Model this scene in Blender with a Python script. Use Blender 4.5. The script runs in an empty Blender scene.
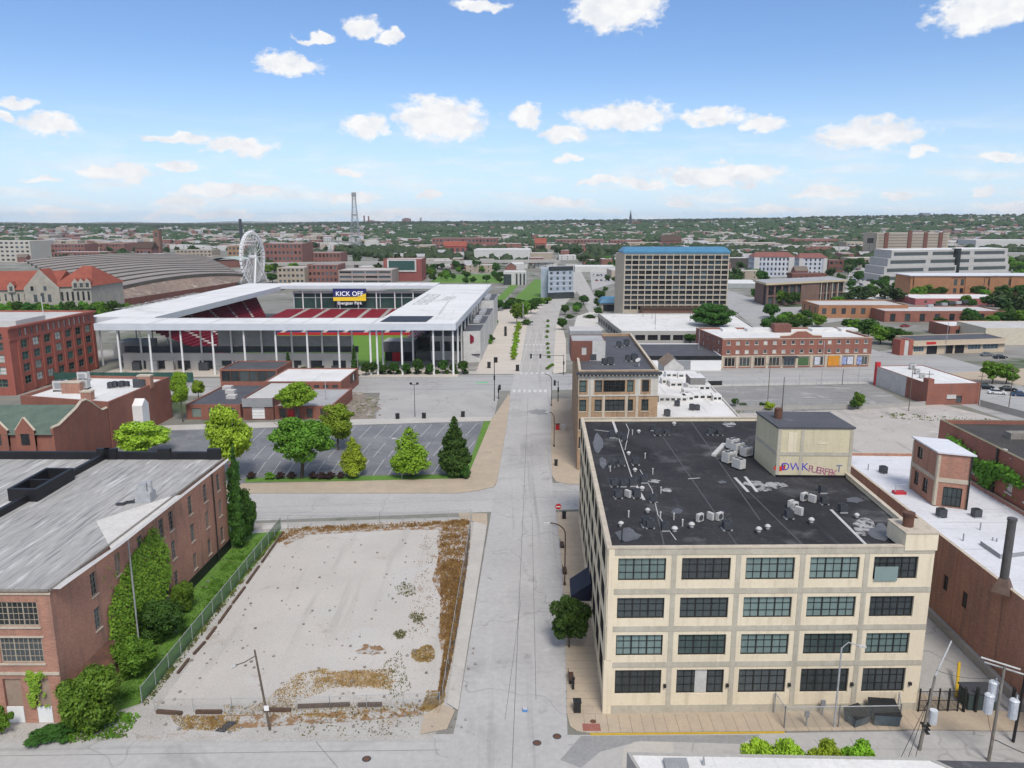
import bpy, math, random
import numpy as np
from math import sin, cos, tan, atan, atan2, sqrt, pi, radians
S = bpy.context.scene
COL = S.collection
RND = random.Random(7)
# ---------------------------------------------------------------- survey of the site
# The camera stands at the origin, 47.5 m up.  Ground plans were surveyed from the air:
# G() turns a sighting into a point at height z, W() into (u, z) on a wall A-B.
F = 775.0; H = 47.5; PIT = atan(162 / F); CP = cos(PIT); SP = sin(PIT)
def ray(px, py):
    a = (px - 512) / F; b = (384 - py) / F
    return a, CP + b * SP, -SP + b * CP
def G(px, py, z=0.0):
    x, y, dz = ray(px, py); t = (z - H) / dz
    return (x * t, y * t)
def W(A, B, px, py):
    x, y, dz = ray(px, py)
    ex, ey = B[0] - A[0], B[1] - A[1]; L = sqrt(ex * ex + ey * ey)
    # solve [ex -x; ey -y][u t] = [-Ax, -Ay]
    det = -ex * y + x * ey
    u = (A[0] * y - x * A[1]) / det
    t = (-ex * A[1] + ey * A[0]) / det
    return u * L, H + dz * t
def ZT(p, py):
    v = (py - 384) / F
    return H - p[1] * (v * CP + SP) / (CP - v * SP)
def XY(px, Y, z=0.0):          # the point at distance Y and height z that is sighted at px
    d = Y * CP - (z - H) * SP
    return ((px - 512) / F * d, Y)
def add(p, q, k=1.0): return (p[0] + q[0] * k, p[1] + q[1] * k)
def unit(A, B):
    x, y = B[0] - A[0], B[1] - A[1]; L = sqrt(x * x + y * y); return (x / L, y / L), L
SD = (0.040, 0.9992)           # direction of the avenue
# ---------------------------------------------------------------- materials
MATS = {}
def nodes_of(name):
    m = bpy.data.materials.new(name); m.use_nodes = True
    nt = m.node_tree; nt.nodes.clear()
    out = nt.nodes.new('ShaderNodeOutputMaterial')
    b = nt.nodes.new('ShaderNodeBsdfPrincipled')
    nt.links.new(b.outputs[0], out.inputs[0])
    return m, nt, b, out
def nd(nt, t, **k):
    n = nt.nodes.new(t)
    for a, v in k.items():
        if a.startswith('i_'): n.inputs[int(a[2:])].default_value = v
        else: setattr(n, a, v)
    return n
def rgba(c): return (c[0], c[1], c[2], 1.0)
def pos(nt, scale=(1, 1, 1), rot=0.0):
    g = nd(nt, 'ShaderNodeNewGeometry'); mp = nd(nt, 'ShaderNodeMapping')
    mp.inputs['Scale'].default_value = scale; mp.inputs['Rotation'].default_value = (0, 0, rot)
    nt.links.new(g.outputs['Position'], mp.inputs[0]); return mp.outputs[0]
def noise(nt, vec, scale, detail=4, rough=.6, dist=0.0):
    n = nd(nt, 'ShaderNodeTexNoise'); n.inputs['Scale'].default_value = scale
    n.inputs['Detail'].default_value = detail; n.inputs['Roughness'].default_value = rough
    n.inputs['Distortion'].default_value = dist
    nt.links.new(vec, n.inputs['Vector']); return n.outputs[0]
def mrange(nt, v, a, b, c=0.0, d=1.0):
    n = nd(nt, 'ShaderNodeMapRange'); nt.links.new(v, n.inputs[0])
    for i, q in zip((1, 2, 3, 4), (a, b, c, d)): n.inputs[i].default_value = q
    return n.outputs[0]
def mix(nt, f, a, b, mode='MIX'):
    n = nd(nt, 'ShaderNodeMix', data_type='RGBA', blend_type=mode)
    for s, v in ((0, f), (6, a), (7, b)):
        if isinstance(v, (int, float)): n.inputs[s].default_value = v
        elif isinstance(v, tuple): n.inputs[s].default_value = rgba(v)
        else: nt.links.new(v, n.inputs[s])
    return n.outputs[2]
def mat(name, c1, c2=None, scale=.35, rough=.85, streak=None, fine=.25, fscale=(3, 3, 3), metallic=0.0,
        spec=.3, obj=0.0, crack=None, stains=None, rot=0.0, bump=0.0, lines=None):
    """weathered surface: c1/c2 blotches + fine grain (+ vertical streaks, cracks, stains, seams)"""
    if name in MATS: return MATS[name]
    m, nt, b, out = nodes_of(name)
    c2 = c2 or tuple(x * .75 for x in c1)
    p = pos(nt)
    col = mix(nt, mrange(nt, noise(nt, p, scale, 6, .65), .35, .68), c1, c2)
    if streak:
        s = mrange(nt, noise(nt, pos(nt, (1.3, 1.3, .09)), streak[0], 3), .5, .78)
        col = mix(nt, s, col, streak[1])
    if stains:
        for (sc, c, lo, hi) in stains:
            col = mix(nt, mrange(nt, noise(nt, p, sc, 5, .62, .6), lo, hi), col, c)
    if lines:       # long streaks along one direction
        for (sc, c, lo, hi) in lines:
            col = mix(nt, mrange(nt, noise(nt, pos(nt, sc, rot), 1.0, 4, .6), lo, hi), col, c)
    if crack:
        v = nd(nt, 'ShaderNodeTexVoronoi', feature='DISTANCE_TO_EDGE'); v.inputs['Scale'].default_value = crack[0]
        w = nd(nt, 'ShaderNodeVectorMath', operation='ADD'); nt.links.new(p, w.inputs[0])
        nn = nd(nt, 'ShaderNodeTexNoise'); nn.inputs['Scale'].default_value = .25; nt.links.new(p, nn.inputs['Vector'])
        sc_ = nd(nt, 'ShaderNodeVectorMath', operation='SCALE'); nt.links.new(nn.outputs[1], sc_.inputs[0]); sc_.inputs[3].default_value = 5.0
        nt.links.new(sc_.outputs[0], w.inputs[1]); nt.links.new(w.outputs[0], v.inputs['Vector'])
        col = mix(nt, mrange(nt, v.outputs[0], 0.0, crack[1], crack[3] if len(crack) > 3 else .8, 0.0), col, crack[2])
    if fine:
        n = noise(nt, pos(nt, fscale), 1.0, 5, .7)
        col = mix(nt, 1.0, col, mix(nt, mrange(nt, n, .25, .75), (1 - fine,) * 3, (1 + fine * .6,) * 3), 'MULTIPLY')
    if obj:
        oi = nd(nt, 'ShaderNodeObjectInfo')
        hs = nd(nt, 'ShaderNodeHueSaturation'); nt.links.new(col, hs.inputs['Color'])
        nt.links.new(mrange(nt, oi.outputs['Random'], 0, 1, .5 - obj * .06, .5 + obj * .06), hs.inputs['Hue'])
        nt.links.new(mrange(nt, oi.outputs['Random'], 0, 1, 1 - obj * .4, 1 + obj * .4), hs.inputs['Value'])
        col = hs.outputs[0]
    nt.links.new(col, b.inputs['Base Color'])
    b.inputs['Roughness'].default_value = rough; b.inputs['Metallic'].default_value = metallic
    b.inputs['Specular IOR Level'].default_value = spec
    if bump:
        bp = nd(nt, 'ShaderNodeBump'); bp.inputs['Strength'].default_value = bump
        nt.links.new(noise(nt, p, 6, 5, .7), bp.inputs['Height']); nt.links.new(bp.outputs[0], b.inputs['Normal'])
    MATS[name] = m; return m
def glass(name, c1, c2, rough=.12):
    if name in MATS: return MATS[name]
    m, nt, b, out = nodes_of(name)
    oi = nd(nt, 'ShaderNodeObjectInfo')
    n = mix(nt, .5, noise(nt, pos(nt, (.8, .8, .9)), 1.0, 3), noise(nt, pos(nt, (5, 5, .35)), 1.0, 2))
    ad = nd(nt, 'ShaderNodeMath', operation='ADD'); nt.links.new(n, ad.inputs[0]); nt.links.new(oi.outputs['Random'], ad.inputs[1])
    nt.links.new(mix(nt, mrange(nt, ad.outputs[0], .45, 1.35), c1, c2), b.inputs['Base Color'])
    b.inputs['Roughness'].default_value = rough; b.inputs['Specular IOR Level'].default_value = .5
    MATS[name] = m; return m
def leafmat(name, c, var=.5, trans=.25, tint=None):
    if name in MATS: return MATS[name]
    m, nt, b, out = nodes_of(name)
    p = pos(nt)
    lo = tuple(x * (1 - var) for x in c); hi = tint or (c[0] * (1 + var), c[1] * (1 + var * .8), c[2] * (1 + var * .3))
    col = mix(nt, mrange(nt, noise(nt, p, .8, 3), .3, .7), lo, hi)
    col = mix(nt, mrange(nt, noise(nt, p, 3.1, 2), .3, .7, 0, .6), col, c)
    oi = nd(nt, 'ShaderNodeObjectInfo')
    hs = nd(nt, 'ShaderNodeHueSaturation'); nt.links.new(col, hs.inputs['Color'])
    nt.links.new(mrange(nt, oi.outputs['Random'], 0, 1, .485, .52), hs.inputs['Hue'])
    nt.links.new(mrange(nt, oi.outputs['Random'], 0, 1, .8, 1.25), hs.inputs['Value'])
    nt.links.new(hs.outputs[0], b.inputs['Base Color'])
    b.inputs['Roughness'].default_value = .6; b.inputs['Specular IOR Level'].default_value = .25
    t = nd(nt, 'ShaderNodeBsdfTranslucent'); nt.links.new(hs.outputs[0], t.inputs[0])
    ms = nd(nt, 'ShaderNodeMixShader'); ms.inputs[0].default_value = trans
    nt.links.new(b.outputs[0], ms.inputs[1]); nt.links.new(t.outputs[0], ms.inputs[2]); nt.links.new(ms.outputs[0], out.inputs[0])
    MATS[name] = m; return m
def meshmat(name, c, cell, wire):
    """woven wire: thin crossed wires with open holes between them"""
    m, nt, b, out = nodes_of(name)
    b.inputs['Base Color'].default_value = rgba(c); b.inputs['Roughness'].default_value = .6
    tr = nd(nt, 'ShaderNodeBsdfTransparent'); ms = nd(nt, 'ShaderNodeMixShader')
    g = nd(nt, 'ShaderNodeNewGeometry'); sx = nd(nt, 'ShaderNodeSeparateXYZ'); nt.links.new(g.outputs['Position'], sx.inputs[0])
    def w(a, bb, s):
        n1 = nd(nt, 'ShaderNodeMath', operation='MULTIPLY_ADD'); nt.links.new(a, n1.inputs[0]); n1.inputs[1].default_value = s; nt.links.new(bb, n1.inputs[2])
        n2 = nd(nt, 'ShaderNodeMath', operation='PINGPONG'); nt.links.new(n1.outputs[0], n2.inputs[0]); n2.inputs[1].default_value = cell
        n3 = nd(nt, 'ShaderNodeMath', operation='LESS_THAN'); nt.links.new(n2.outputs[0], n3.inputs[0]); n3.inputs[1].default_value = wire
        return n3.outputs[0]
    xy = nd(nt, 'ShaderNodeMath', operation='ADD'); nt.links.new(sx.outputs[0], xy.inputs[0]); nt.links.new(sx.outputs[1], xy.inputs[1])
    mx = nd(nt, 'ShaderNodeMath', operation='MAXIMUM'); nt.links.new(w(xy.outputs[0], sx.outputs[2], 1.0), mx.inputs[0]); nt.links.new(w(xy.outputs[0], sx.outputs[2], -1.0), mx.inputs[1])
    nt.links.new(mx.outputs[0], ms.inputs[0]); nt.links.new(tr.outputs[0], ms.inputs[1]); nt.links.new(b.outputs[0], ms.inputs[2])
    nt.links.new(ms.outputs[0], out.inputs[0]); MATS[name] = m; return m
# ---------------------------------------------------------------- mesh builder
OFF = {}
class MB:
    def __init__(s): s.v = []; s.f = []; s.m = []
    def face(s, pts, m=0):
        i = len(s.v); s.v += [tuple(p) for p in pts]; s.f.append(tuple(range(i, i + len(pts)))); s.m.append(m)
    def prism(s, poly, z0, z1, m=0, mt=None, bottom=True):
        n = len(poly)
        for i in range(n):
            a, b = poly[i], poly[(i + 1) % n]
            s.face([(a[0], a[1], z0), (b[0], b[1], z0), (b[0], b[1], z1), (a[0], a[1], z1)], m)
        s.face([(p[0], p[1], z1) for p in poly], m if mt is None else mt)
        if bottom: s.face([(p[0], p[1], z0) for p in reversed(poly)], m)
    def box(s, x0, y0, z0, x1, y1, z1, m=0):
        s.prism([(x0, y0), (x1, y0), (x1, y1), (x0, y1)], z0, z1, m)
    def wbox(s, A, d, u0, u1, n0, n1, z0, z1, m=0):
        """box in the frame of a wall: u along d from A, n outwards (right of d)"""
        nx, ny = d[1], -d[0]
        q = lambda u, n: (A[0] + d[0] * u + nx * n, A[1] + d[1] * u + ny * n)
        s.prism([q(u0, n1), q(u1, n1), q(u1, n0), q(u0, n0)], z0, z1, m)
    def tube(s, p0, p1, r0, r1=None, n=8, m=0, cap=True):
        r1 = r0 if r1 is None else r1
        a = np.array(p0, float); b = np.array(p1, float); d = b - a; L = np.linalg.norm(d)
        if L < 1e-6: return
        d /= L; t = np.array((0, 0, 1.)) if abs(d[2]) < .9 else np.array((1., 0, 0))
        u = np.cross(d, t); u /= np.linalg.norm(u); w = np.cross(d, u)
        i0 = len(s.v)
        for c, r in ((a, r0), (b, r1)):
            for k in range(n):
                an = 2 * pi * k / n; s.v.append(tuple(c + (u * cos(an) + w * sin(an)) * r))
        for k in range(n):
            k2 = (k + 1) % n; s.f.append((i0 + k2, i0 + k, i0 + n + k, i0 + n + k2)); s.m.append(m)
        if cap:
            s.f.append(tuple(i0 + k for k in range(n))); s.m.append(m)
            s.f.append(tuple(i0 + n + k for k in reversed(range(n)))); s.m.append(m)
    def path(s, pts, r, n=6, m=0):
        for a, b in zip(pts, pts[1:]): s.tube(a, b, r, r, n, m)
    def disc(s, c, r, z0, z1, n=16, m=0):
        s.prism([(c[0] + r * cos(2 * pi * k / n), c[1] + r * sin(2 * pi * k / n)) for k in range(n)], z0, z1, m)
    def mesh(s, name, mats, off=(0, 0, 0), smooth=False):
        me = bpy.data.meshes.new(name)
        v = np.array(s.v, float) - np.array(off, float) if s.v else np.zeros((0, 3))
        me.from_pydata(v.tolist(), [], s.f)
        for mm in (mats if isinstance(mats, (list, tuple)) else [mats]): me.materials.append(mm)
        me.polygons.foreach_set('material_index', s.m)
        if smooth: me.polygons.foreach_set('use_smooth', [True] * len(s.f))
        me.update(); return me
    def build(s, name, mats, parent=None, smooth=False):
        off = OFF.get(parent.name, (0, 0, 0)) if parent else (0, 0, 0)
        o = bpy.data.objects.new(name, s.mesh(name, mats, off, smooth)); COL.objects.link(o)
        if parent: o.parent = parent; OFF[o.name] = off
        return o
def tag(o, label=None, cat=None, group=None, kind=None):
    for k, v in (('label', label), ('category', cat), ('group', group), ('kind', kind)):
        if v: o[k] = v
    return o
def thing(name, label, cat, loc=(0, 0, 0), group=None, rz=0.0):
    """an Empty at the thing's base; parts built in world coordinates hang from it"""
    o = bpy.data.objects.new(name, None); COL.objects.link(o); o.empty_display_size = .5
    o.location = loc; o.rotation_euler = (0, 0, rz); OFF[o.name] = tuple(loc); return tag(o, label, cat, group)
def one(name, mb, mats, label, cat, group=None, loc=None, smooth=False):
    """a thing that is a single mesh, its origin at its base"""
    if loc is None:
        v = np.array(mb.v); loc = (float(v[:, 0].mean()), float(v[:, 1].mean()), float(v[:, 2].min()))
    o = bpy.data.objects.new(name, mb.mesh(name, mats, loc, smooth)); COL.objects.link(o); o.location = loc
    return tag(o, label, cat, group)
def copy_tree(o, loc, rz=0.0, sc=1.0, label=None, group=None):
    c = o.copy(); COL.objects.link(c); c.location = loc; c.rotation_euler = (0, 0, rz)
    c.scale = (sc, sc, sc) if isinstance(sc, (int, float)) else sc
    if label: c['label'] = label
    if group: c['group'] = group
    for ch in o.children:
        k = ch.copy(); COL.objects.link(k); k.parent = c
        for g in ch.children:
            q = g.copy(); COL.objects.link(q); q.parent = k
    return c
def text(body, parent, name, m, p, d, size, ext=.02, align='CENTER', flat=False, roll=0.0):
    cu = bpy.data.curves.new(name, 'FONT'); cu.body = body; cu.size = size; cu.extrude = ext; cu.align_x = align; cu.align_y = 'CENTER'
    t = bpy.data.objects.new('lettering_curve', cu); me = bpy.data.meshes.new_from_object(t)
    bpy.data.objects.remove(t); bpy.data.curves.remove(cu); me.name = name; me.materials.clear(); me.materials.append(m)
    o = bpy.data.objects.new(name, me); COL.objects.link(o)
    off = OFF.get(parent.name, (0, 0, 0)); o.parent = parent
    o.location = (p[0] - off[0], p[1] - off[1], p[2] - off[2])
    o.rotation_euler = (0 if flat else pi / 2, roll, atan2(d[1], d[0])); return o
# ---------------------------------------------------------------- walls, windows, buildings
def wall(mb, A, B, z0, z1, ops, depth=.25, m=0, mr=0):
    d, L = unit(A, B); nx, ny = d[1], -d[0]
    q = lambda u, z, n=0.0: (A[0] + d[0] * u + nx * n, A[1] + d[1] * u + ny * n, z)
    us = sorted({0.0, L} | {round(min(max(o[k], 0), L), 3) for o in ops for k in (0, 1)})
    zs = sorted({z0, z1} | {round(min(max(o[k], z0), z1), 3) for o in ops for k in (2, 3)})
    for i in range(len(us) - 1):
        run = None
        for j in range(len(zs) - 1):
            uc, zc = (us[i] + us[i + 1]) / 2, (zs[j] + zs[j + 1]) / 2
            if any(o[0] < uc < o[1] and o[2] < zc < o[3] for o in ops): continue
            mb.face([q(us[i], zs[j]), q(us[i + 1], zs[j]), q(us[i + 1], zs[j + 1]), q(us[i], zs[j + 1])], m)
    for (u0, u1, a, b) in [o[:4] for o in ops]:
        for (p, r) in (((u0, a), (u1, a)), ((u1, a), (u1, b)), ((u1, b), (u0, b)), ((u0, b), (u0, a))):
            mb.face([q(*p), q(*p, -depth), q(*r, -depth), q(*r)], mr)
WIN = {}
def winmesh(w, h, st):
    key = (round(w, 2), round(h, 2), st['n'])
    if key in WIN: return WIN[key]
    fw = st.get('fw', .07); mw = st.get('mw', .04); nx, nz = st.get('div', (2, 2)); thick = st.get('bars', ())
    fr = MB(); dp = .08
    for (x0, x1, z0, z1) in ((0, fw, 0, h), (w - fw, w, 0, h), (fw, w - fw, 0, fw), (fw, w - fw, h - fw, h)):
        fr.box(x0, -dp, z0, x1, .02, z1)
    for i in range(1, nx):
        x = w * i / nx; k = mw * (2.6 if i in thick else 1); fr.box(x - k / 2, -dp * .8, fw, x + k / 2, .01, h - fw)
    for j in range(1, nz):
        z = h * j / nz; fr.box(fw, -dp * .7, z - mw / 2, w - fw, .012, z + mw / 2)
    gl = MB(); gl.face([(fw, 0, fw), (w - fw, 0, fw), (w - fw, 0, h - fw), (fw, 0, h - fw)])
    if st.get('single'):
        for p in range(len(gl.f)): fr.face([gl.v[i] for i in gl.f[p]], 1)
        r = (fr.mesh('window', [st['frame'], st['glass']]), None)
    else: r = (fr.mesh('window', [st['frame']]), gl.mesh('pane', [st['glass']]))
    WIN[key] = r; return r
def window(parent, A, d, op, st, depth, name='window', glassmat=None, label=None):
    u0, u1, a, b = op[:4]; nx, ny = d[1], -d[0]
    fm, gm = winmesh(u1 - u0, b - a, st)
    o = bpy.data.objects.new(name, fm); COL.objects.link(o); o.parent = parent
    off = OFF[parent.name]; k = depth - .02
    o.location = (A[0] + d[0] * u0 - nx * k - off[0], A[1] + d[1] * u0 - ny * k - off[1], a - off[2]); o.rotation_euler = (0, 0, atan2(d[1], d[0]))
    if gm:
        g = bpy.data.objects.new('pane', gm); COL.objects.link(g); g.parent = o
        if glassmat: g.material_slots[0].link = 'OBJECT'; g.material_slots[0].material = glassmat
    elif glassmat and len(o.material_slots) > 1: o.material_slots[1].link = 'OBJECT'; o.material_slots[1].material = glassmat
    if label: o['label'] = label
    return o
def inset(poly, k):
    n = len(poly); out = []
    for i in range(n):
        p, a, b = poly[i], poly[i - 1], poly[(i + 1) % n]
        d1, _ = unit(a, p); d2, _ = unit(p, b)
        n1 = (-d1[1], d1[0]); n2 = (-d2[1], d2[0]); c = 1 + n1[0] * n2[0] + n1[1] * n2[1]
        out.append((p[0] + (n1[0] + n2[0]) * k / c, p[1] + (n1[1] + n2[1]) * k / c))
    return out
def rect(A, B, depth, back=None):
    """ground plan with front edge A-B and the given depth away from the viewer (or along back)"""
    d, _ = unit(A, B); n = back or (-d[1], d[0])
    return [A, B, add(B, n, depth), add(A, n, depth)]
def grid(L, n, w, rows, m0=None, m1=None):
    """n evenly spaced openings of width w in a wall of length L, for each (z0, z1) row"""
    m0 = m0 or 0; m1 = m1 or 0; st = (L - m0 - m1) / n
    return [(m0 + st * (i + .5) - w / 2, m0 + st * (i + .5) + w / 2, a, b) for (a, b) in rows for i in range(n)]
FOOT = []
def building(name, label, cat, poly, z1, wm, rm, wins=None, parapet=.7, z0=0.0, group=None, pt=.35, cap=None, depth=.2, r=None, limit=100):
    cx = sum(p[0] for p in poly) / len(poly); cy = sum(p[1] for p in poly) / len(poly)
    r = r or thing(name, label, cat, (cx, cy, z0), group)
    FOOT.append(poly)
    wins = wins or {}; mb = MB(); n = len(poly); made = 0; extra = MB(); est = None
    for i in range(n):
        A, B = poly[i], poly[(i + 1) % n]; ops = [o for (os_, st) in wins.get(i, []) for o in os_]
        wall(mb, A, B, z0, z1, ops, depth)
        d, L = unit(A, B)
        for (os_, st) in wins.get(i, []):
            for op in os_:
                g = None
                if 'glasses' in st: g = RND.choice(st['glasses'])
                if made < limit: window(r, A, d, op, st, depth, st.get('part', 'window'), g); made += 1
                else:
                    nx, ny = d[1], -d[0]; k = -depth + .02; q = lambda u, z: (A[0] + d[0] * u + nx * k, A[1] + d[1] * u + ny * k, z)
                    fm, gm = winmesh(op[1] - op[0], op[3] - op[2], st); est = st
                    for me, mi in ((fm, 0), (gm, 1)):
                        if me is None: continue
                        for pl in me.polygons:
                            extra.face([(A[0] + d[0] * (op[0] + me.vertices[v].co.x) - nx * (me.vertices[v].co.y - k), A[1] + d[1] * (op[0] + me.vertices[v].co.x) - ny * (me.vertices[v].co.y - k), op[2] + me.vertices[v].co.z) for v in pl.vertices], pl.material_index if gm is None else mi)
    ins = inset(poly, pt)
    for i in range(n):
        j = (i + 1) % n; a, b, c, e = poly[i], poly[j], ins[j], ins[i]
        mb.face([(a[0], a[1], z1), (b[0], b[1], z1), (c[0], c[1], z1), (e[0], e[1], z1)], 1 if cap else 0)
        mb.face([(e[0], e[1], z1), (c[0], c[1], z1), (c[0], c[1], z1 - parapet - .3), (e[0], e[1], z1 - parapet - .3)], 0)
    mb.build('wall', [wm, cap] if cap else [wm], r)
    rb = MB(); rb.face([(p[0], p[1], z1 - parapet) for p in ins]); rb.build('roof', [rm], r)
    if extra.f:
        o = extra.build('window_field', [est['frame'], est['glass']], r); o['kind'] = 'stuff'
    return r
# ---------------------------------------------------------------- palette
BRICK = mat('red_brick', (.31, .13, .092), (.24, .10, .075), .25, streak=(1.0, (.21, .11, .09)), fine=.3, fscale=(2.2, 2.2, 9))
BRICKW = mat('weathered_brick', (.45, .24, .17), (.36, .185, .135), .22, streak=(.8, (.24, .15, .12)), fine=.35, fscale=(2, 2, 8), stains=[(.5, (.40, .27, .21), .62, .8)])
BRICKD = mat('dark_brick', (.20, .085, .065), (.15, .07, .055), .25, fine=.3, fscale=(2, 2, 8))
BRICKT = mat('tan_brick', (.42, .29, .18), (.34, .23, .145), .3, streak=(1, (.2, .13, .085)), fine=.25, fscale=(2, 2, 8))
BRICKO = mat('orange_brick', (.38, .19, .10), (.30, .15, .085), .3, fine=.2)
BRICKR = mat('bright_red_brick', (.36, .115, .085), (.29, .095, .072), .3, streak=(1.2, (.24, .085, .066)), fine=.25, fscale=(2, 2, 8))
CREAM = mat('cream_paint', (.74, .65, .49), (.69, .60, .45), .2, streak=(1.2, (.58, .50, .37)), fine=.08, stains=[(.35, (.62, .54, .41), .62, .78)], rough=.7)
CREAMD = mat('cream_band', (.50, .46, .38), (.42, .385, .31), .4, fine=.15, streak=(1, (.36, .33, .27)), rough=.75)
CREAMY = mat('pale_yellow_paint', (.62, .55, .38), (.56, .49, .34), .3, streak=(1.2, (.50, .45, .32)), fine=.1)
STONE = mat('grey_stone', (.42, .39, .33), (.33, .31, .27), .4, fine=.3)
LIME = mat('limestone', (.55, .48, .38), (.46, .40, .32), .4, fine=.15, streak=(1, (.38, .33, .27)))
CONC = mat('concrete', (.40, .385, .36), (.33, .32, .30), .15, fine=.15)
TAR = mat('black_roof', (.036, .036, .040), (.056, .056, .060), .12, rough=.9, fine=.3, spec=.06,
          stains=[(.16, (.12, .12, .125), .56, .72), (.9, (.09, .09, .095), .60, .76), (.05, (.022, .022, .025), .56, .7)], lines=[((.8, .05, 1), (.06, .062, .07), .62, .72)])
TARG = mat('grey_black_roof', (.075, .078, .088), (.10, .10, .11), .2, rough=.7, fine=.25, stains=[(.3, (.16, .16, .17), .62, .75)])
TARD = mat('old_tar_roof', (.055, .05, .048), (.075, .07, .065), .2, fine=.35, stains=[(.25, (.18, .16, .15), .64, .74)])
WROOF = mat('white_roof', (.72, .71, .69), (.60, .595, .58), .12, rough=.7, fine=.14, stains=[(.16, (.42, .41, .39), .58, .78), (.9, (.50, .49, .47), .64, .76)], lines=[((1.1, .04, 1), (.55, .545, .53), .6, .68)])
WROOFB = mat('bluish_white_roof', (.68, .69, .72), (.58, .59, .62), .12, rough=.7, fine=.14, stains=[(.2, (.42, .43, .45), .58, .76), (.9, (.5, .5, .52), .64, .76)], lines=[((.06, 1.0, 1), (.52, .53, .55), .6, .66)])
GROOF = mat('grey_roof', (.40, .40, .40), (.30, .30, .31), .15, fine=.2, stains=[(.3, (.2, .2, .2), .62, .8)])
PROOF = mat('pale_grey_roof', (.53, .52, .50), (.45, .44, .43), .15, fine=.15, stains=[(.2, (.36, .35, .34), .6, .78)])
METALR = mat('ribbed_sheet_roof', (.40, .39, .375), (.34, .335, .325), .1, rough=.8, spec=.1, fine=.25, fscale=(1.5, .3, 1), rot=.04,
             lines=[((2.2, .07, 1), (.22, .22, .22), .56, .66), ((1.1, .08, 1), (.55, .54, .525), .57, .66), ((4.5, .15, 1), (.22, .22, .22), .57, .64)], stains=[(.2, (.42, .40, .38), .64, .75)])
BLACK = mat('black_membrane', (.012, .012, .015), (.02, .02, .022), .5, rough=.5, fine=.1)
BLACKM = mat('black_metal', (.018, .019, .02), (.03, .03, .03), .8, rough=.5, fine=.1)
DKBLUE = mat('dark_blue_canvas', (.012, .014, .03), (.018, .02, .04), .8, rough=.7, fine=.1)
WHITE = mat('white_paint', (.78, .78, .77), (.70, .70, .69), .4, rough=.5, fine=.05)
OFFW = mat('off_white_panel', (.55, .54, .52), (.45, .445, .43), .6, rough=.6, fine=.16)
FASCIA = mat('pale_metal_fascia', (.58, .61, .65), (.52, .55, .59), .3, rough=.4, fine=.05)
GREY = mat('grey_metal', (.30, .31, .32), (.24, .25, .26), .6, rough=.5, fine=.15)
GALV = mat('galvanised_metal', (.42, .43, .44), (.33, .34, .35), 1.2, rough=.45, fine=.2)
DGREY = mat('dark_grey_metal', (.07, .075, .085), (.05, .053, .06), .6, rough=.5, fine=.15)
RUST = mat('rusty_steel', (.16, .075, .045), (.09, .05, .04), 1.0, rough=.8, fine=.3)
WOOD = mat('weathered_wood', (.15, .12, .09), (.10, .08, .065), .7, fine=.3, fscale=(3, 3, .6))
WOODG = mat('grey_wood', (.27, .25, .22), (.19, .175, .155), .7, fine=.3, fscale=(3, 3, .6))
BROWN = mat('brown_paint', (.085, .05, .035), (.06, .037, .028), .6, rough=.6, fine=.1)
REDP = mat('red_paint', (.50, .03, .035), (.42, .025, .03), .6, rough=.45, fine=.06)
REDTILE = mat('red_clay_tiles', (.31, .095, .065), (.24, .075, .055), .3, rough=.8, fine=.25, fscale=(2, 2, 2), spec=.1)
GREENR = mat('green_shingles', (.12, .165, .13), (.085, .12, .10), .4, fine=.25)
BLUER = mat('blue_metal_roof', (.07, .22, .36), (.06, .18, .30), .3, rough=.45, fine=.08)
TEAL = mat('teal_fabric', (.10, .33, .25), (.08, .26, .20), .6, fine=.1)
YELLOW = mat('yellow_paint', (.60, .40, .03), (.52, .34, .03), .8, fine=.1, rough=.5)
ORANGE = mat('orange_paint', (.62, .27, .03), (.52, .22, .03), .8, fine=.1, rough=.6)
CONCW = mat('pale_concrete', (.60, .58, .54), (.52, .50, .46), .2, fine=.1)
NAVY = mat('navy_screen', (.015, .02, .10), (.015, .03, .14), .4, rough=.4, fine=.05)
GL_DARK = glass('dark_glass', (.008, .010, .012), (.075, .09, .095))
GL_TEAL = glass('curtained_glass', (.10, .145, .14), (.22, .29, .28), .25)
GL_TEALD = glass('half_curtained_glass', (.015, .02, .022), (.10, .14, .135), .18)
GL_PALE = glass('pale_blind_glass', (.30, .31, .29), (.62, .61, .57), .3)
GL_BLUE = glass('blue_glass', (.03, .055, .075), (.10, .15, .18))
GL_GREEN = glass('green_glass', (.02, .05, .05), (.08, .16, .14))
BOARD = mat('plywood_board', (.34, .25, .19), (.27, .20, .155), .8, fine=.15)
# ground surfaces
ROADM = mat('worn_concrete_road', (.45, .44, .425), (.385, .375, .365), .06, rough=.9, fine=.14, fscale=(1.4, 1.4, 1), rot=-.04, crack=(.055, .007, (.24, .235, .23), .6),
            stains=[(.05, (.27, .265, .26), .54, .74), (.35, (.50, .49, .47), .64, .74), (.8, (.2, .2, .2), .68, .80), (.2, (.30, .295, .285), .62, .72)], lines=[((.55, .012, 1), (.27, .265, .26), .56, .74), ((.9, .02, 1), (.44, .43, .42), .58, .72)])
ROADX = mat('worn_cross_street', (.44, .43, .415), (.385, .375, .365), .07, rough=.9, fine=.14, fscale=(1.4, 1.4, 1), crack=(.05, .007, (.25, .245, .24), .6),
            stains=[(.06, (.25, .245, .24), .58, .75), (.9, (.2, .2, .2), .72, .82)], lines=[((.012, .45, 1), (.27, .265, .26), .56, .74), ((.02, .8, 1), (.44, .435, .42), .58, .72)])
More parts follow.
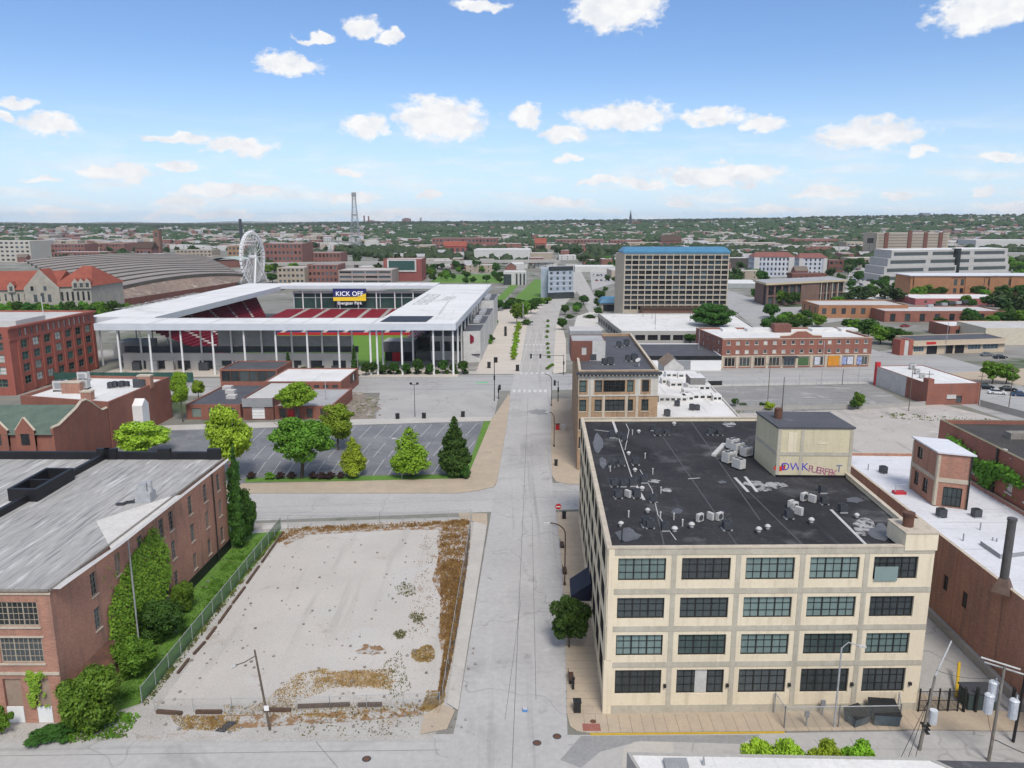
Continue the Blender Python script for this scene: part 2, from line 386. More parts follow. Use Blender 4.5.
ROADG = mat('grey_asphalt', (.39, .385, .375), (.33, .325, .32), .05, rough=.9, fine=.12, crack=(.06, .01, (.16, .16, .16), .6), lines=[((.012, .5, 1), (.20, .20, .20), .56, .72)])
LOTM = mat('dark_asphalt', (.15, .155, .17), (.22, .225, .235), .1, rough=.9, fine=.2, crack=(.14, .012, (.33, .33, .33), .7), stains=[(.12, (.25, .25, .255), .56, .72), (.6, (.09, .09, .10), .64, .75)])
LOTG = mat('grey_lot', (.42, .41, .39), (.35, .34, .33), .08, rough=.95, fine=.18, crack=(.09, .012, (.2, .2, .19), .7), stains=[(.1, (.42, .40, .37), .58, .7), (.5, (.22, .215, .2), .68, .78)])
LOTD = mat('worn_dark_lot', (.27, .265, .255), (.21, .205, .20), .08, rough=.95, fine=.2, crack=(.12, .01, (.40, .39, .37), .7), stains=[(.12, (.36, .35, .33), .56, .7), (.5, (.15, .15, .145), .64, .76)], lines=[((.06, .4, 1), (.42, .41, .39), .6, .68)])
LOTP = mat('pinkish_concrete_lot', (.47, .435, .40), (.41, .38, .35), .07, rough=.95, fine=.15, crack=(.1, .010, (.25, .235, .22), .6), stains=[(.10, (.33, .305, .28), .54, .72), (.5, (.29, .27, .25), .62, .74), (.25, (.54, .51, .47), .62, .72)], lines=[((.35, .03, 1), (.33, .31, .29), .58, .68)])
WALKM = mat('tan_pavement', (.46, .375, .28), (.39, .325, .25), .35, rough=.9, fine=.1, stains=[(.5, (.36, .30, .245), .62, .75)])
WALKP = mat('pale_pavement', (.50, .475, .435), (.43, .41, .38), .25, rough=.9, fine=.12, stains=[(.4, (.33, .32, .30), .64, .76)])
PLAZAM = mat('plaza_paving', (.57, .51, .44), (.50, .455, .395), .1, rough=.9, fine=.1, lines=[((.03, .4, 1), (.46, .42, .37), .56, .66)])
GRAVM = mat('pale_gravel', (.52, .49, .45), (.46, .435, .40), .09, rough=1, fine=.22, fscale=(5, 5, 4), stains=[(.10, (.50, .485, .465), .55, .7), (.16, (.35, .30, .25), .62, .76), (1.1, (.33, .31, .28), .68, .78)], lines=[((.5, .04, 1), (.43, .41, .375), .56, .7)])
DEBRM = mat('gravelly_verge', (.47, .45, .42), (.39, .37, .34), .3, rough=1, fine=.35, fscale=(5, 5, 4), stains=[(.5, (.28, .24, .19), .62, .72), (.25, (.36, .28, .20), .6, .72)])
DIRTM = mat('brown_dirt', (.30, .255, .21), (.20, .17, .14), .3, rough=1, fine=.4, stains=[(.25, (.40, .37, .33), .54, .64), (.6, (.12, .10, .085), .62, .72)])
LAWNM = mat('mown_lawn', (.13, .25, .04), (.10, .20, .035), .3, rough=.95, fine=.35, stains=[(.5, (.13, .17, .05), .62, .75)])
PITCHM = mat('football_turf', (.12, .24, .03), (.105, .215, .028), .1, rough=.9, fine=.1)
STRIPE = mat('road_paint', (.62, .62, .60), (.48, .48, .46), .9, fine=.25)
KERBM = mat('kerb_stone', (.33, .31, .28), (.25, .235, .215), .6, fine=.2)
# ---------------------------------------------------------------- ground
def hill(x, y):
    """gentle rise of the city towards the far south-west, low wooded ridges on the horizon"""
    r = sqrt(x * x + y * y); a = math.degrees(atan2(x, y))
    s = lambda t: max(0., min(1., t)) ** 2 * (3 - 2 * max(0., min(1., t)))
    z = s((r - 1500) / 2800) * (34 + 34 * s((a + 8) / 45) - 14 * s((-a - 8) / 12))
    z += s((r - 7000) / 3500) * (18 * s((-a - 5) / 10) + 10 * sin(a * .9) * s((-a - 5) / 10) + 14 * math.exp(-((a + 17) / 3.2) ** 2))
    return z * (1 + .06 * sin(x * .004) * cos(y * .003))
def lin(a, b, n): return [a + (b - a) * i / n for i in range(n + 1)]
xs = sorted(set([-x for x in lin(400, 2000, 16)] + [-x for x in lin(2000, 14000, 24)] + lin(400, 2000, 16) + lin(2000, 14000, 24) + lin(-400, 400, 8)))
ys = sorted(set(lin(-400, 1400, 6) + lin(1400, 5000, 36) + lin(5000, 15000, 30)))
mb = MB(); nx_ = len(xs)
for y in ys:
    for x in xs: mb.v.append((x, y, hill(x, y) if y > 0 else 0))
for j in range(len(ys) - 1):
    for i in range(nx_ - 1):
        k = j * nx_ + i; mb.f.append((k, k + 1, k + nx_ + 1, k + nx_)); mb.m.append(0)
GROUNDM = mat('city_ground', (.26, .25, .235), (.17, .17, .13), .012, rough=1, fine=.3, fscale=(.05, .05, .05), stains=[(.03, (.36, .35, .33), .56, .66), (.018, (.07, .10, .045), .56, .64)])
tag(mb.build('ground', [GROUNDM], smooth=True), kind='structure')
def sheet(name, pts, z, m, kind='structure', raw=False):
    mb = MB(); P_ = pts if raw else [G(*p) for p in pts]
    ar = sum(P_[i - 1][0] * P_[i][1] - P_[i][0] * P_[i - 1][1] for i in range(len(P_)))
    if ar < 0: P_ = P_[::-1]
    mb.face([(p[0], p[1], z) for p in P_]); return tag(mb.build(name, [m]), kind=kind)
def slab(name, pts, z, m, raw=False, z0=-.05, edge=None):
    mb = MB(); P_ = pts if raw else [G(*p) for p in pts]
    ar = sum(P_[i - 1][0] * P_[i][1] - P_[i][0] * P_[i - 1][1] for i in range(len(P_)))
    if ar < 0: P_ = P_[::-1]
    mb.prism(P_, z0, z, 1, 0); return tag(mb.build(name, [m, edge or KERBM]), kind='structure')
# avenue: kerb lines surveyed near and far
AVL = [(440, 800), (458, 712), (486.5, 540), (496, 484), (510.5, 391), (513, 380), (528, 302)]
AVR = [(556, 302), (552, 380), (551, 398), (551, 444), (552, 478), (556, 512), (560, 545), (565, 610), (567, 715), (569, 800)]
sheet('road', AVL + AVR, .012, ROADM)
# cross streets
sheet('road', [(-160, 745), (119, 738), (304, 739), (445, 734), (580, 735), (784, 733), (925, 731), (1250, 735), (1600, 900), (-600, 900)], .008, ROADX)
sheet('road', [(-40, 503), (260, 491), (476, 486), (610, 481), (640, 481), (640, 508), (556, 510), (458, 513), (248, 521), (-40, 536)], .008, ROADX)
sheet('road', [(90, 379), (300, 377.5), (560, 374), (720, 369), (880, 366), (1200, 420), (1200, 452), (870, 383), (720, 385), (560, 390), (300, 394), (90, 397)], .008, ROADG)
# street on the right that runs up past the brick shops, and the one that crosses it
sheet('road', [(868, 384), (904, 372), (880, 352), (858, 344), (800, 332), (757, 300), (722, 288), (700, 292), (735, 312), (778, 345), (845, 366)], .018, ROADG)
sheet('road', [(730, 372), (880, 352), (912, 388), (1060, 438), (1060, 410), (1000, 372), (930, 352), (890, 350)], .004, ROADG)
# boulevard beyond the crossing
AVM = mat('avenue_concrete', (.43, .41, .38), (.37, .355, .33), .08, rough=.9, fine=.12, lines=[((.6, .02, 1), (.33, .315, .295), .55, .7), ((.02, .5, 1), (.50, .48, .44), .58, .68)])
sheet('road', [(519, 372), (553, 372), (556, 330), (560, 310), (577, 291), (599, 330), (612, 330), (590, 288), (577, 264), (566, 264), (560, 290), (545, 303), (528, 318)], .02, AVM)
sheet('pavement', [(475, 374), (519, 374), (528, 318), (546, 305), (530, 305), (509, 309), (498, 311), (486, 345)], .028, PLAZAM)
sheet('pavement', [(553, 374), (566, 372), (566, 340), (560, 318), (556, 326)], .028, PLAZAM)
# raised pavements
slab('pavement', [(262, 526), (458, 518.5), (470, 521), (262, 530.5)], .12, WALKP)
slab('pavement', [(487, 526), (474, 521.5), (447, 704), (458, 711)], .12, WALKP)
slab('pavement', [(442, 705), (455, 711), (447, 730), (420, 735), (424, 716)], .128, WALKM)
slab('pavement', [(458, 513.5), (487, 514), (487.5, 526), (470, 521), (460, 519.5)], .128, WALKM)
slab('pavement', [(556, 513), (582, 512), (640, 512), (680, 640), (1000, 712), (1300, 726), (1300, 736), (925, 730.5), (784, 732), (590, 734), (577, 732), (570, 727), (567, 715), (565, 610), (560, 545)], .12, WALKM)
slab('pavement', [(551, 399), (551, 444), (552, 476), (556, 482), (569, 484.5), (640, 484), (640, 398)], .12, WALKM)
slab('pavement', [(246, 484), (463, 479), (468, 476), (491, 421), (509, 394), (510, 400), (506.7, 424), (497, 482), (494, 487), (478, 491), (457, 493.5), (258, 493.5), (80, 499), (80, 489)], .12, WALKM)
slab('pavement', [(160, 426), (376, 419), (493, 417), (491, 421), (480, 421.5), (160, 431)], .10, WALKP)
sheet('pavement', [(300, 377), (475, 374), (480, 371), (300, 373)], .03, WALKP)
slab('pavement', [(655, 384.8), (720, 384.5), (868, 382), (868, 384), (720, 387), (655, 387.5)], .10, WALKP)
slab('pavement', [(720, 367), (868, 361), (868, 365.5), (720, 369)], .10, WALKP)
# lots
sheet('parking_lot', [(90, 431), (160, 430), (491, 420.5), (466, 478), (245, 483), (60, 490)], .016, LOTM)
sheet('vacant_lot', [(380, 391.5), (500, 390), (494, 417), (376, 418.5)], .020, LOTG)
sheet('vacant_lot', [(300, 393), (362, 392), (366, 396), (380, 399), (374, 404), (382, 409), (372, 413), (377, 418.5), (330, 420)], .024, DIRTM)
sheet('vacant_lot', [(640, 386.5), (868, 383), (905, 402), (860, 412), (640, 416)], .024, LOTD)
sheet('vacant_lot', [(640, 417), (870, 409), (940, 404), (1120, 450), (1100, 520), (640, 520)], .030, LOTP)
sheet('gravel_lot', [(240, 524), (487, 516), (452, 712), (430, 741), (120, 742), (100, 720), (200, 560)], .016, DEBRM)
sheet('gravel_lot', [(288, 530), (472, 522), (441, 703), (153, 714)], .024, GRAVM)
sheet('lawn', [(235, 535), (283, 531), (140, 704), (60, 730), (60, 700)], .020, LAWNM)
sheet('verge', [(-60, 700), (146, 700), (150, 714), (135, 736), (118, 739), (-160, 746)], .012, DEBRM)
sheet('alley', [(905, 735), (918, 712), (925, 600), (1010, 600), (1020, 735)], .016, LOTG)
sheet('forecourt', [(905, 376), (1030, 368), (1060, 388), (1000, 384), (920, 384)], .024, WALKM)
# lane joints of the avenue, kerb edges, crossings, parking bays
def strip(mbx, a, b, w, z, m=0):
    A, B = G(*a), G(*b); d, L = unit(A, B); n = (d[1] * w / 2, -d[0] * w / 2)
    mbx.face([(A[0] + n[0], A[1] + n[1], z), (B[0] + n[0], B[1] + n[1], z), (B[0] - n[0], B[1] - n[1], z), (A[0] - n[0], A[1] - n[1], z)], m)
SEAM = mat('tar_seam', (.17, .17, .17), (.22, .22, .22), .8, fine=.3)
seam = MB()
strip(seam, (528, 398), (512, 768), .07, .018); strip(seam, (521, 600), (505, 720), .05, .018); strip(seam, (532, 512), (536, 700), .06, .018)
strip(seam, (248, 508), (556, 497), .06, .018); strip(seam, (0, 756), (440, 750), .06, .018); strip(seam, (316, 742), (338, 768), .06, .018)
tag(seam.build('road_joints', [SEAM]), kind='structure')
mk = MB()
for i in range(7): strip(mk, (514.2 + i * 5.2, 392.3), (514.2 + i * 5.2, 389.6), .9, .018)
for i in range(6): strip(mk, (521 + i * 5.4, 374), (521 + i * 5.4, 372.2), .9, .024)
for i in range(9): strip(mk, (519 + i * 3.6, 345.3), (519 + i * 3.6, 344.0), .6, .03)
for i in range(3): strip(mk, (520 + i * 9, 372), (531 + i * 6.5, 332), .15, .026)
strip(mk, (497, 383.5), (380, 386.5), .15, .018); strip(mk, (497, 379.5), (380, 382), .15, .018); strip(mk, (560, 381.5), (860, 376), .15, .018)
tag(mk.build('road_markings', [STRIPE]), kind='structure')
gb = MB(); strip(gb, (476, 382.8), (488, 382.4), 1.7, .022); tag(gb.build('cycle_lane_marking', [mat('green_lane_paint', (.12, .50, .22), (.2, .45, .25), .8)]), kind='structure')
bays = MB()
for row, (ya, yb) in enumerate(((423.5, 436), (441, 455), (457, 475))):
    for i in range(15):
        t = i / 14; xa = 262 + t * 205; xb = xa - 12 + 3 * t - 1
        strip(bays, (xa + (478 - ya) * .10 * (t * 1.2 - .1) + 4, ya + (1 - t) * 5), (xb + (478 - yb) * .10 * (t * 1.2 - .1) + 4, yb + (1 - t) * 5), .10, .022)
tag(bays.build('parking_bay_lines', [STRIPE]), kind='structure')
pb = MB()
A0, A1 = G(585, 733), G(925, 730)
for i in range(30):      # slab joints in the pavement by the cream building
    p = add(A0, (A1[0] - A0[0], A1[1] - A0[1]), i / 29.)
    pb.face([(p[0], p[1] - .2, .123), (p[0] + .05, p[1] - .2, .123), (p[0] + .12, p[1] + 2.6, .123), (p[0] + .07, p[1] + 2.6, .123)])
for i in range(26):
    a, b = G(566 - i * .32, 715 - i * 7.6), G(603 - i * .8, 714 - i * 7.5); pb.face([(a[0], a[1], .123), (b[0], a[1], .123), (b[0], a[1] + .05, .123), (a[0], a[1] + .05, .123)])
tag(pb.build('pavement_joints', [mat('joint_dirt', (.28, .22, .17), (.22, .18, .14), .8)]), kind='structure')
yk = MB(); A0, A1 = G(590, 734.3), G(784, 732.3); d, L = unit(A0, A1); yk.wbox(A0, d, 0, L, .02, .16, -.04, .123); tag(yk.build('yellow_kerb', [YELLOW]), kind='structure')
dp = MB(); 
for (x, y, w) in ((593, 728, 1.6),): 
    p = G(x, y); dp.box(p[0] - 1, p[1] - .6, .121, p[0] + .7, p[1] + .5, .127)
tag(dp.build('tactile_paving', [mat('brick_red_pad', (.33, .13, .10), (.28, .11, .09), 1)]), kind='structure')
# ================================================================ cream loft building
def pxop(A, B, x0, y0, x1, y1):
    a = W(A, B, x0, y1); b = W(A, B, x1, y0); c = W(A, B, x0, y0); d = W(A, B, x1, y1)
    return ((a[0] + c[0]) / 2, (b[0] + d[0]) / 2, (a[1] + d[1]) / 2, (b[1] + c[1]) / 2)
cA, cB = G(603.5, 714), G(916, 711)
cZ = W(cA, cB, 760, 548)[1]
cD = add(cA, (.036, .9994), 49.6); cC = add(cB, (.045, .999), 49.6)
LOFT = dict(n='loft', frame=BLACKM, glass=GL_DARK, div=(6, 3), bars=(2, 4), mw=.05, fw=.10)
cols = [(616.5, 663.5), (679, 727), (742, 790), (805, 853.5), (867.5, 911)]
rows = [(557.5, 580), (597, 618), (634, 655), (669, 693)]
ops = []
for (y0, y1) in rows:
    for i, (x0, x1) in enumerate(cols):
        o = pxop(cA, cB, x0, y0, x1, y1); ops.append(o)
uc = [sum(ops[r * 5 + i][0] for r in range(4)) / 4 for i in range(5)]; ud = [sum(ops[r * 5 + i][1] for r in range(4)) / 4 for i in range(5)]
rz = [(sum(ops[r * 5 + i][2] for i in range(5)) / 5, sum(ops[r * 5 + i][3] for i in range(5)) / 5) for r in range(4)]
kind = ['tdttD', 'ddttd', 'ththt', 'ddddd']
gmap = dict(t=GL_TEAL, d=GL_DARK, D=GL_DARK, h=GL_TEALD)
L0 = unit(cA, cB)[1]; Ls = unit(cD, cA)[1]
cream = thing('loft_building', 'four storey cream loft building with black gridded windows and a dark flat roof', 'building', (cA[0] + 15, cA[1] + 25, 0))
front = [(uc[i], ud[i], rz[r][0], rz[r][1]) for r in range(4) for i in range(5)]
side = [o for r in range(4) for o in grid(Ls, 9, 4.4, [rz[r]], .6, 1.2)]
mb = MB(); poly = [cA, cB, cC, cD]
wall(mb, cA, cB, 0, cZ, front, .3); wall(mb, cB, cC, 0, cZ, grid(L0 * 1.5, 7, 2.6, rz, 2, 2), .3); wall(mb, cC, cD, 0, cZ, [], .3); wall(mb, cD, cA, 0, cZ, side, .08)
ins = inset(poly, .35)
for i in range(4):
    j = (i + 1) % 4; a, b, c, e = poly[i], poly[j], ins[j], ins[i]
    mb.face([(a[0], a[1], cZ), (b[0], b[1], cZ), (c[0], c[1], cZ), (e[0], e[1], cZ)])
    mb.face([(e[0], e[1], cZ), (c[0], c[1], cZ), (c[0], c[1], cZ - .9), (e[0], e[1], cZ - .9)])
mb.build('wall', [CREAM], cream)
rZ = cZ - .45
rb = MB(); rb.face([(p[0], p[1], rZ) for p in ins]); rb.build('roof', [TAR], cream)
dF = unit(cA, cB)[0]
for k, op in enumerate(front):
    r, i = divmod(k, 5); window(cream, cA, dF, op, LOFT, .3, 'window', gmap[kind[r][i]])
for k, op in enumerate(side): window(cream, cD, unit(cD, cA)[0], op, LOFT, .08, 'window', RND.choice([GL_DARK, GL_TEALD]))
for k, op in enumerate(grid(L0 * 1.5, 7, 2.6, rz, 2, 2)): window(cream, cB, unit(cB, cC)[0], op, LOFT, .3, 'window', RND.choice([GL_DARK, GL_TEALD]))
bd = MB()     # concrete frame showing between the panels, 5 cm proud
zb = [0.0] + [(rz[r][0] * .40 + rz[r + 1][1] * .60) for r in range(3)][::-1] + [cZ - .55]
ub = [(ud[i] + uc[i + 1]) / 2 for i in range(4)]
for u in ub: bd.wbox(cA, dF, u - .24, u + .24, .004, .05, .02, cZ - .62)
for z in zb[1:4]: bd.wbox(cA, dF, .02, L0 - .02, .004, .066, z - .27, z + .27)
bd.wbox(cA, dF, .02, L0 - .02, .004, .066, cZ - .6, cZ - .04); bd.wbox(cA, dF, .75, L0, .004, .066, .02, .95)
bd.build('concrete_frame', [CREAMD], cream)
cp = MB(); cp.wbox(cA, dF, -.06, L0 + .05, -.42, .11, cZ + .002, cZ + .16); dS = unit(cD, cA)[0]
cp.wbox(cD, dS, .4, Ls - .43, -.42, .09, cZ + .002, cZ + .16); cp.wbox(cC, unit(cC, cD)[0], 0, unit(cC, cD)[1], -.42, .05, cZ + .002, cZ + .16); cp.wbox(cB, unit(cB, cC)[0], .43, unit(cB, cC)[1] - .05, -.42, .05, cZ + .002, cZ + .16)
cp.build('coping', [LIME], cream)
pl = MB()     # corner pier and side piers
pl.wbox(cA, dF, 0.10, .62, .004, .16, 5.9, cZ - .02); pl.wbox(cA, dF, -.12, .7, .004, .10, .02, 5.85)
st = (Ls - 1.8) / 9
for i in range(10): pl.wbox(cD, dS, max(.05, .6 + st * i - .26), .6 + st * i + .26, .004, .09, .02, cZ - .05)
for z in zb[1:4]: pl.wbox(cD, dS, .1, Ls - .1, .004, .06, z - .3, z + .3)
pl.build('pier', [CREAM], cream)
blk = MB(); b0 = W(cA, cB, 905, 540)[0]; blk.wbox(cA, dF, b0, L0 + .10, -3.4, .14, cZ - .3, cZ + 1.35); blk.wbox(cA, dF, b0 - .05, L0 + .15, -3.45, .19, cZ + 1.352, cZ + 1.48, 1)
blk.build('corner_parapet', [CREAM, LIME], cream)
fl = MB(); q = add(add(cA, dF, L0 - 2.0), (0, 1), 1.6); fl.tube((q[0], q[1], cZ + 1.3), (q[0], q[1], cZ + 2.8), .5, .5, 14); fl.tube((q[0], q[1], cZ + 2.6), (q[0], q[1], cZ + 2.85), .56, .56, 14); fl.build('flue', [RUST], cream)
lt = MB()
for u in [ud[0] + .35, ud[1] + .35, ud[2] + .35, ud[3] + .35, ud[4] + .5]: lt = MB(); lt.wbox(cA, dF, u - .13, u + .13, .01, .24, 2.95, 3.25); lt.build('wall_lamp', [BLACKM], cream)
vp = MB(); o = front[4]; vp.wbox(cA, dF, o[0] + .1, o[0] + 2.3, .12, .17, o[2] - .1, o[2] + 1.35); vp.build('open_window_vent', [GL_TEAL], cream)
wp = MB(); o = front[16]; wp.wbox(cA, dF, o[0] + 1.85, o[0] + 3.0, -.22, -.17, o[2] + .05, o[3] - .05); wp.build('white_blind', [OFFW], cream)
aw = MB(); a0 = W(cD, cA, 586, 566)[0]; uaw = Ls - 21.5
A3 = lambda u, n, z: (cD[0] + dS[0] * u + dS[1] * n, cD[1] + dS[1] * u - dS[0] * n, z)
for (u0, u1) in ((uaw, uaw + 4.6),):
    a, b = (A3(u0, .25, 5.6), A3(u1, .25, 5.6)), (A3(u0, 2.6, 3.9), A3(u1, 2.6, 3.9)); c = (A3(u0, 2.6, 3.3), A3(u1, 2.6, 3.3))
    aw.face([a[0], b[0], b[1], a[1]]); aw.face([b[0], c[0], c[1], b[1]]); aw.face([a[0], A3(u0, .25, 3.3), c[0], b[0]]); aw.face([a[1], b[1], c[1], A3(u1, .25, 3.3)]); aw.face([a[0], a[1], A3(u1, .25, 3.3), A3(u0, .25, 3.3)])
aw.build('entrance_awning', [DKBLUE], cream)
# seams and weathering lying on the roof membrane
sm = MB(); 
def roofpatch(mbx, pts, z, m=0): mbx.face([(*G(x, y, z), z) for (x, y) in pts][::-1], m)
for (a, b) in (((663, 437), (737, 545)), ((690, 420), (760, 520)), ((655, 505), (664, 545)), ((735, 478), (805, 547))):
    A_, B_ = G(*a, rZ), G(*b, rZ); d, L = unit(A_, B_); sm.wbox(A_, d, 0, L, -.07, .07, rZ, rZ + .012)
sm.build('roof_seam', [mat('seam_grey', (.10, .10, .105), (.075, .075, .08), 1)], cream)
z = rZ + .014; PTM = [mat('roof_puddle_stain', (.085, .088, .095), (.15, .15, .155), .4, rough=.5, fine=.2), mat('roof_white_coating', (.28, .28, .28), (.42, .42, .42), .8, fine=.3, stains=[(1.2, (.05, .05, .055), .48, .58)])]
for (x, y, rx, ry, m) in ((598, 443, 5, 10, 0), (603, 462, 4, 6, 0), (627, 535, 13, 8, 0), (677, 511, 6, 3, 0), (655, 481, 7, 2.0, 1), (667, 490, 6, 2.4, 1), (752, 483, 12, 3, 1), (775, 485, 14, 3.5, 1), (863, 527, 13, 10, 1), (880, 533, 12, 9, 0), (729, 424, 7, 3, 1), (765, 489, 10, 3, 1), (855, 500, 10, 3, 0), (722, 482, 5, 1.6, 0)):
    rr = random.Random(x); ptc = MB(); roofpatch(ptc, [(x + cos(-t) * rx * rr.uniform(.65, 1.15), y + sin(-t) * ry * rr.uniform(.65, 1.15)) for t in [2 * pi * k / 14 for k in range(14)]], z, 0); z += .004; ptc.build('roof_patch', [PTM[m]], cream)
for (a, b, w) in (((612, 419), (618, 436), .35), ((618, 436), (632, 478), .12), ((632, 478), (644, 500), .3), ((626, 424), (629, 430), .1), ((629, 430), (625, 450), .08), ((640, 470), (652, 490), .08), ((652, 490), (658, 515), .08), ((658, 515), (676, 540), .08), ((735, 478), (748, 492), .35), ((745, 477), (757, 492), .35), ((831, 510), (868, 547), .3), ((700, 478), (688, 479), .1), ((612, 432), (595, 430), .1)):
    A_, B_ = G(*a, rZ), G(*b, rZ); d, L = unit(A_, B_); wl = MB(); wl.wbox(A_, d, 0, L, -w / 2, w / 2, rZ + .001, rZ + .03 + w * .1); wl.build('roof_conduit', [OFFW], cream)
# penthouse
pA, pB = G(775, 477, rZ), G(850, 477.5, rZ); pz = ZT(pA, 428.5)
dP = unit(pA, pB)[0]; pD = add(pA, (-.03, 1), 7.6); pC = add(pB, (-.01, 1), 7.6)
mb = MB(); pp = [pA, pB, pC, pD]; 
pent = MB(); pent.prism(pp, rZ - .1, pz, 0, 0); ph = pent.build('penthouse', [CREAMY], cream)
pr = MB(); pr.prism(inset(pp, -.12), pz + .002, pz + .22); pr.build('penthouse_roof', [TARG], ph)
pb_ = MB(); Lp = unit(pA, pB)[1]
for u in (0.02, Lp * .305, Lp - .42): pb_.wbox(pA, dP, u, u + .4, .003, .05, rZ + .3, pz - .03)
pb_.wbox(pA, dP, .02, Lp - .02, .003, .065, rZ + 2.75, rZ + 3.2); pb_.wbox(pA, dP, 0, Lp, .003, .09, rZ, rZ + .28, 1)
e4 = unit(pD, pA); pb_.wbox(pD, e4[0], .02, e4[1] - .02, .003, .05, rZ + 2.75, rZ + 3.2)
pb_.build('concrete_frame', [CREAMD, BLACK], ph)
pn = MB()
for u0, u1, z0_, z1_ in ((Lp * .14, Lp * .14 + 1.0, pz - 3.0, pz - .5), (Lp * .53, Lp * .53 + 1.3, pz - 1.9, pz - 1.78)): pn.wbox(pA, dP, u0, u1, .004, .04, z0_, z1_)
pn.build('blocked_opening', [CREAM], ph)
ch = MB(); q = G(789, 428, pz); ch.tube((q[0], q[1] + 4, pz), (q[0], q[1] + 4, pz + 1.5), .5, .5, 12); ch.build('flue', [RUST], ph)
gP = lambda px, py: (lambda u, z: (pA[0] + dP[0] * u + dP[1] * .012, pA[1] + dP[1] * u - dP[0] * .012, z))(*W(pA, pB, px, py))
PURP = mat('purple_spray_paint', (.10, .08, .50), (.08, .06, .42), 1, fine=.1); PINKP = mat('faded_red_spray_paint', (.42, .13, .20), (.30, .13, .24), .8, fine=.2); BLUEP = mat('blue_spray_paint', (.14, .20, .34), (.12, .16, .28), 1)
text('DWK', ph, 'graffiti_lettering', PURP, gP(795, 467), dP, 1.35, .012)
for i, c in enumerate('PUERFEK'): text(c, ph, 'graffiti_lettering', PINKP, gP(810.5 + i * 3.95, 469 + i * .75), dP, 1.2, .012, roll=.05)
text('T', ph, 'graffiti_lettering', BLUEP, gP(839, 469), dP, 1.3, .012)
gb = MB(); gq = gP(780, 468)
for (x, z_, r_, m_) in ((-.35, 0, .42, 0), (.35, .02, .42, 0), (0, -.1, .4, 0)):
    c = (gq[0] + x, gq[1], gq[2] + z_); gb.face([(c[0] + r_ * cos(t), c[1] - .001 * (x + 1), c[2] + r_ * .8 * sin(t)) for t in [2 * pi * k / 12 for k in range(12)]], m_)
for k in range(4): gb.face([(gq[0] - .6 + k * .35, gq[1] - .006, gq[2] + .25), (gq[0] - .4 + k * .35, gq[1] - .006, gq[2] + .25), (gq[0] - .55 + k * .38, gq[1] - .006, gq[2] + .62)], 1)
gb.build('graffiti_blot', [mat('red_spray_paint', (.62, .05, .02), (.5, .04, .02), 1), BLACKM], ph)
# ---- roof plant: condensers, fan hoods
def condenser():
    r = thing('air_conditioner', 'x', 'air conditioner')
    m = MB(); m.box(-.42, -.42, .12, .42, .42, .98); m.build('cabinet', [DGREY], r)
    m = MB(); m.disc((0, 0), .36, .982, 1.03, 14); m.build('fan_grille', [BLACKM], r)
    m = MB(); m.box(-.5, -.45, 0, -.3, .45, .12); m.box(.3, -.45, 0, .5, .45, .12); m.build('feet', [GALV], r); return r
def condenser_white():
    r = thing('air_conditioner', 'x', 'air conditioner')
    m = MB(); m.box(-.5, -.22, .1, .5, .22, 1.1); m.build('cabinet', [OFFW], r)
    m = MB()
    for s in (0,): m.tube((0, -.222, .6), (0, -.25, .6), .38, .38, 14)
    m.build('fan_grille', [DGREY], r)
    m = MB(); m.box(-.45, -.25, 0, -.3, .25, .1); m.box(.3, -.25, 0, .45, .25, .1); m.build('feet', [BLACKM], r); return r
def big_ac():
    r = thing('rooftop_unit', 'x', 'air conditioner')
    m = MB(); m.box(-.9, -.6, .25, .9, .6, 1.7); m.build('cabinet', [OFFW], r)
    m = MB(); m.disc((-.42, 0), .36, 1.702, 1.78, 14); m.disc((.42, 0), .36, 1.702, 1.78, 14); m.build('fan_grille', [DGREY], r)
    m = MB(); m.box(-.6, -.622, .5, .6, -.603, 1.4); m.build('louvre_panel', [GREY], r)
    m = MB(); m.box(-.9, -.6, 0, -.75, .6, .25); m.box(.75, -.6, 0, .9, .6, .25); m.build('feet', [BLACKM], r); return r
def fanhood():
    r = thing('roof_ventilator', 'x', 'vent')
    m = MB(); m.box(-.35, -.35, 0, .35, .35, .35); m.build('kerb_base', [DGREY], r)
    m = MB(); m.tube((0, 0, .35), (0, 0, .7), .3, .3, 14); m.tube((0, 0, .7), (0, 0, .8), .3, .5, 14); m.tube((0, 0, .8), (0, 0, 1.02), .5, .36, 14); m.tube((0, 0, 1.02), (0, 0, 1.15), .36, .12, 14); m.build('hood', [OFFW], r); return r
def place(proto, spots, z, label, group, sc=1.0, rz=0.04):
    first = proto()
    for i, p in enumerate(spots):
        q = G(p[0], p[1], z); s_ = sc * (p[2] if len(p) > 2 else RND.uniform(.92, 1.12)); ro = rz + RND.choice([0, 0, pi / 2, RND.uniform(-.1, .1)])
        lab = label if isinstance(label, str) else label[i]
        if i == 0:
            first.location = (q[0], q[1], z); first.rotation_euler = (0, 0, ro); first.scale = (s_,) * 3; first['label'] = lab
            if group: first['group'] = group
        else: copy_tree(first, (q[0], q[1], z), ro, s_, lab, group)
c3 = lambda x, y: (480 + x / 3.938, 360 + y / 3.938)
c4 = lambda x, y: (720 + x / 3.368, 400 + y / 3.368)
place(condenser, [c3(*p) for p in ((520, 305), (548, 308), (567, 318), (697, 296), (735, 295), (680, 277), (518, 420), (556, 415), (612, 412), (527, 497), (563, 497), (602, 495), (543, 543), (617, 541), (682, 558), (645, 482), (728, 670), (972, 668), (923, 286), (943, 296), (905, 294), (668, 660), (655, 655))] + [c4(*p) for p in ((350, 350), (345, 312), (231, 398), (412, 377), (22, 436), (3, 400))],
      rZ, 'small dark condenser unit standing on the black roof of the cream loft building', 'dark condensers on the loft roof', sc=.88)
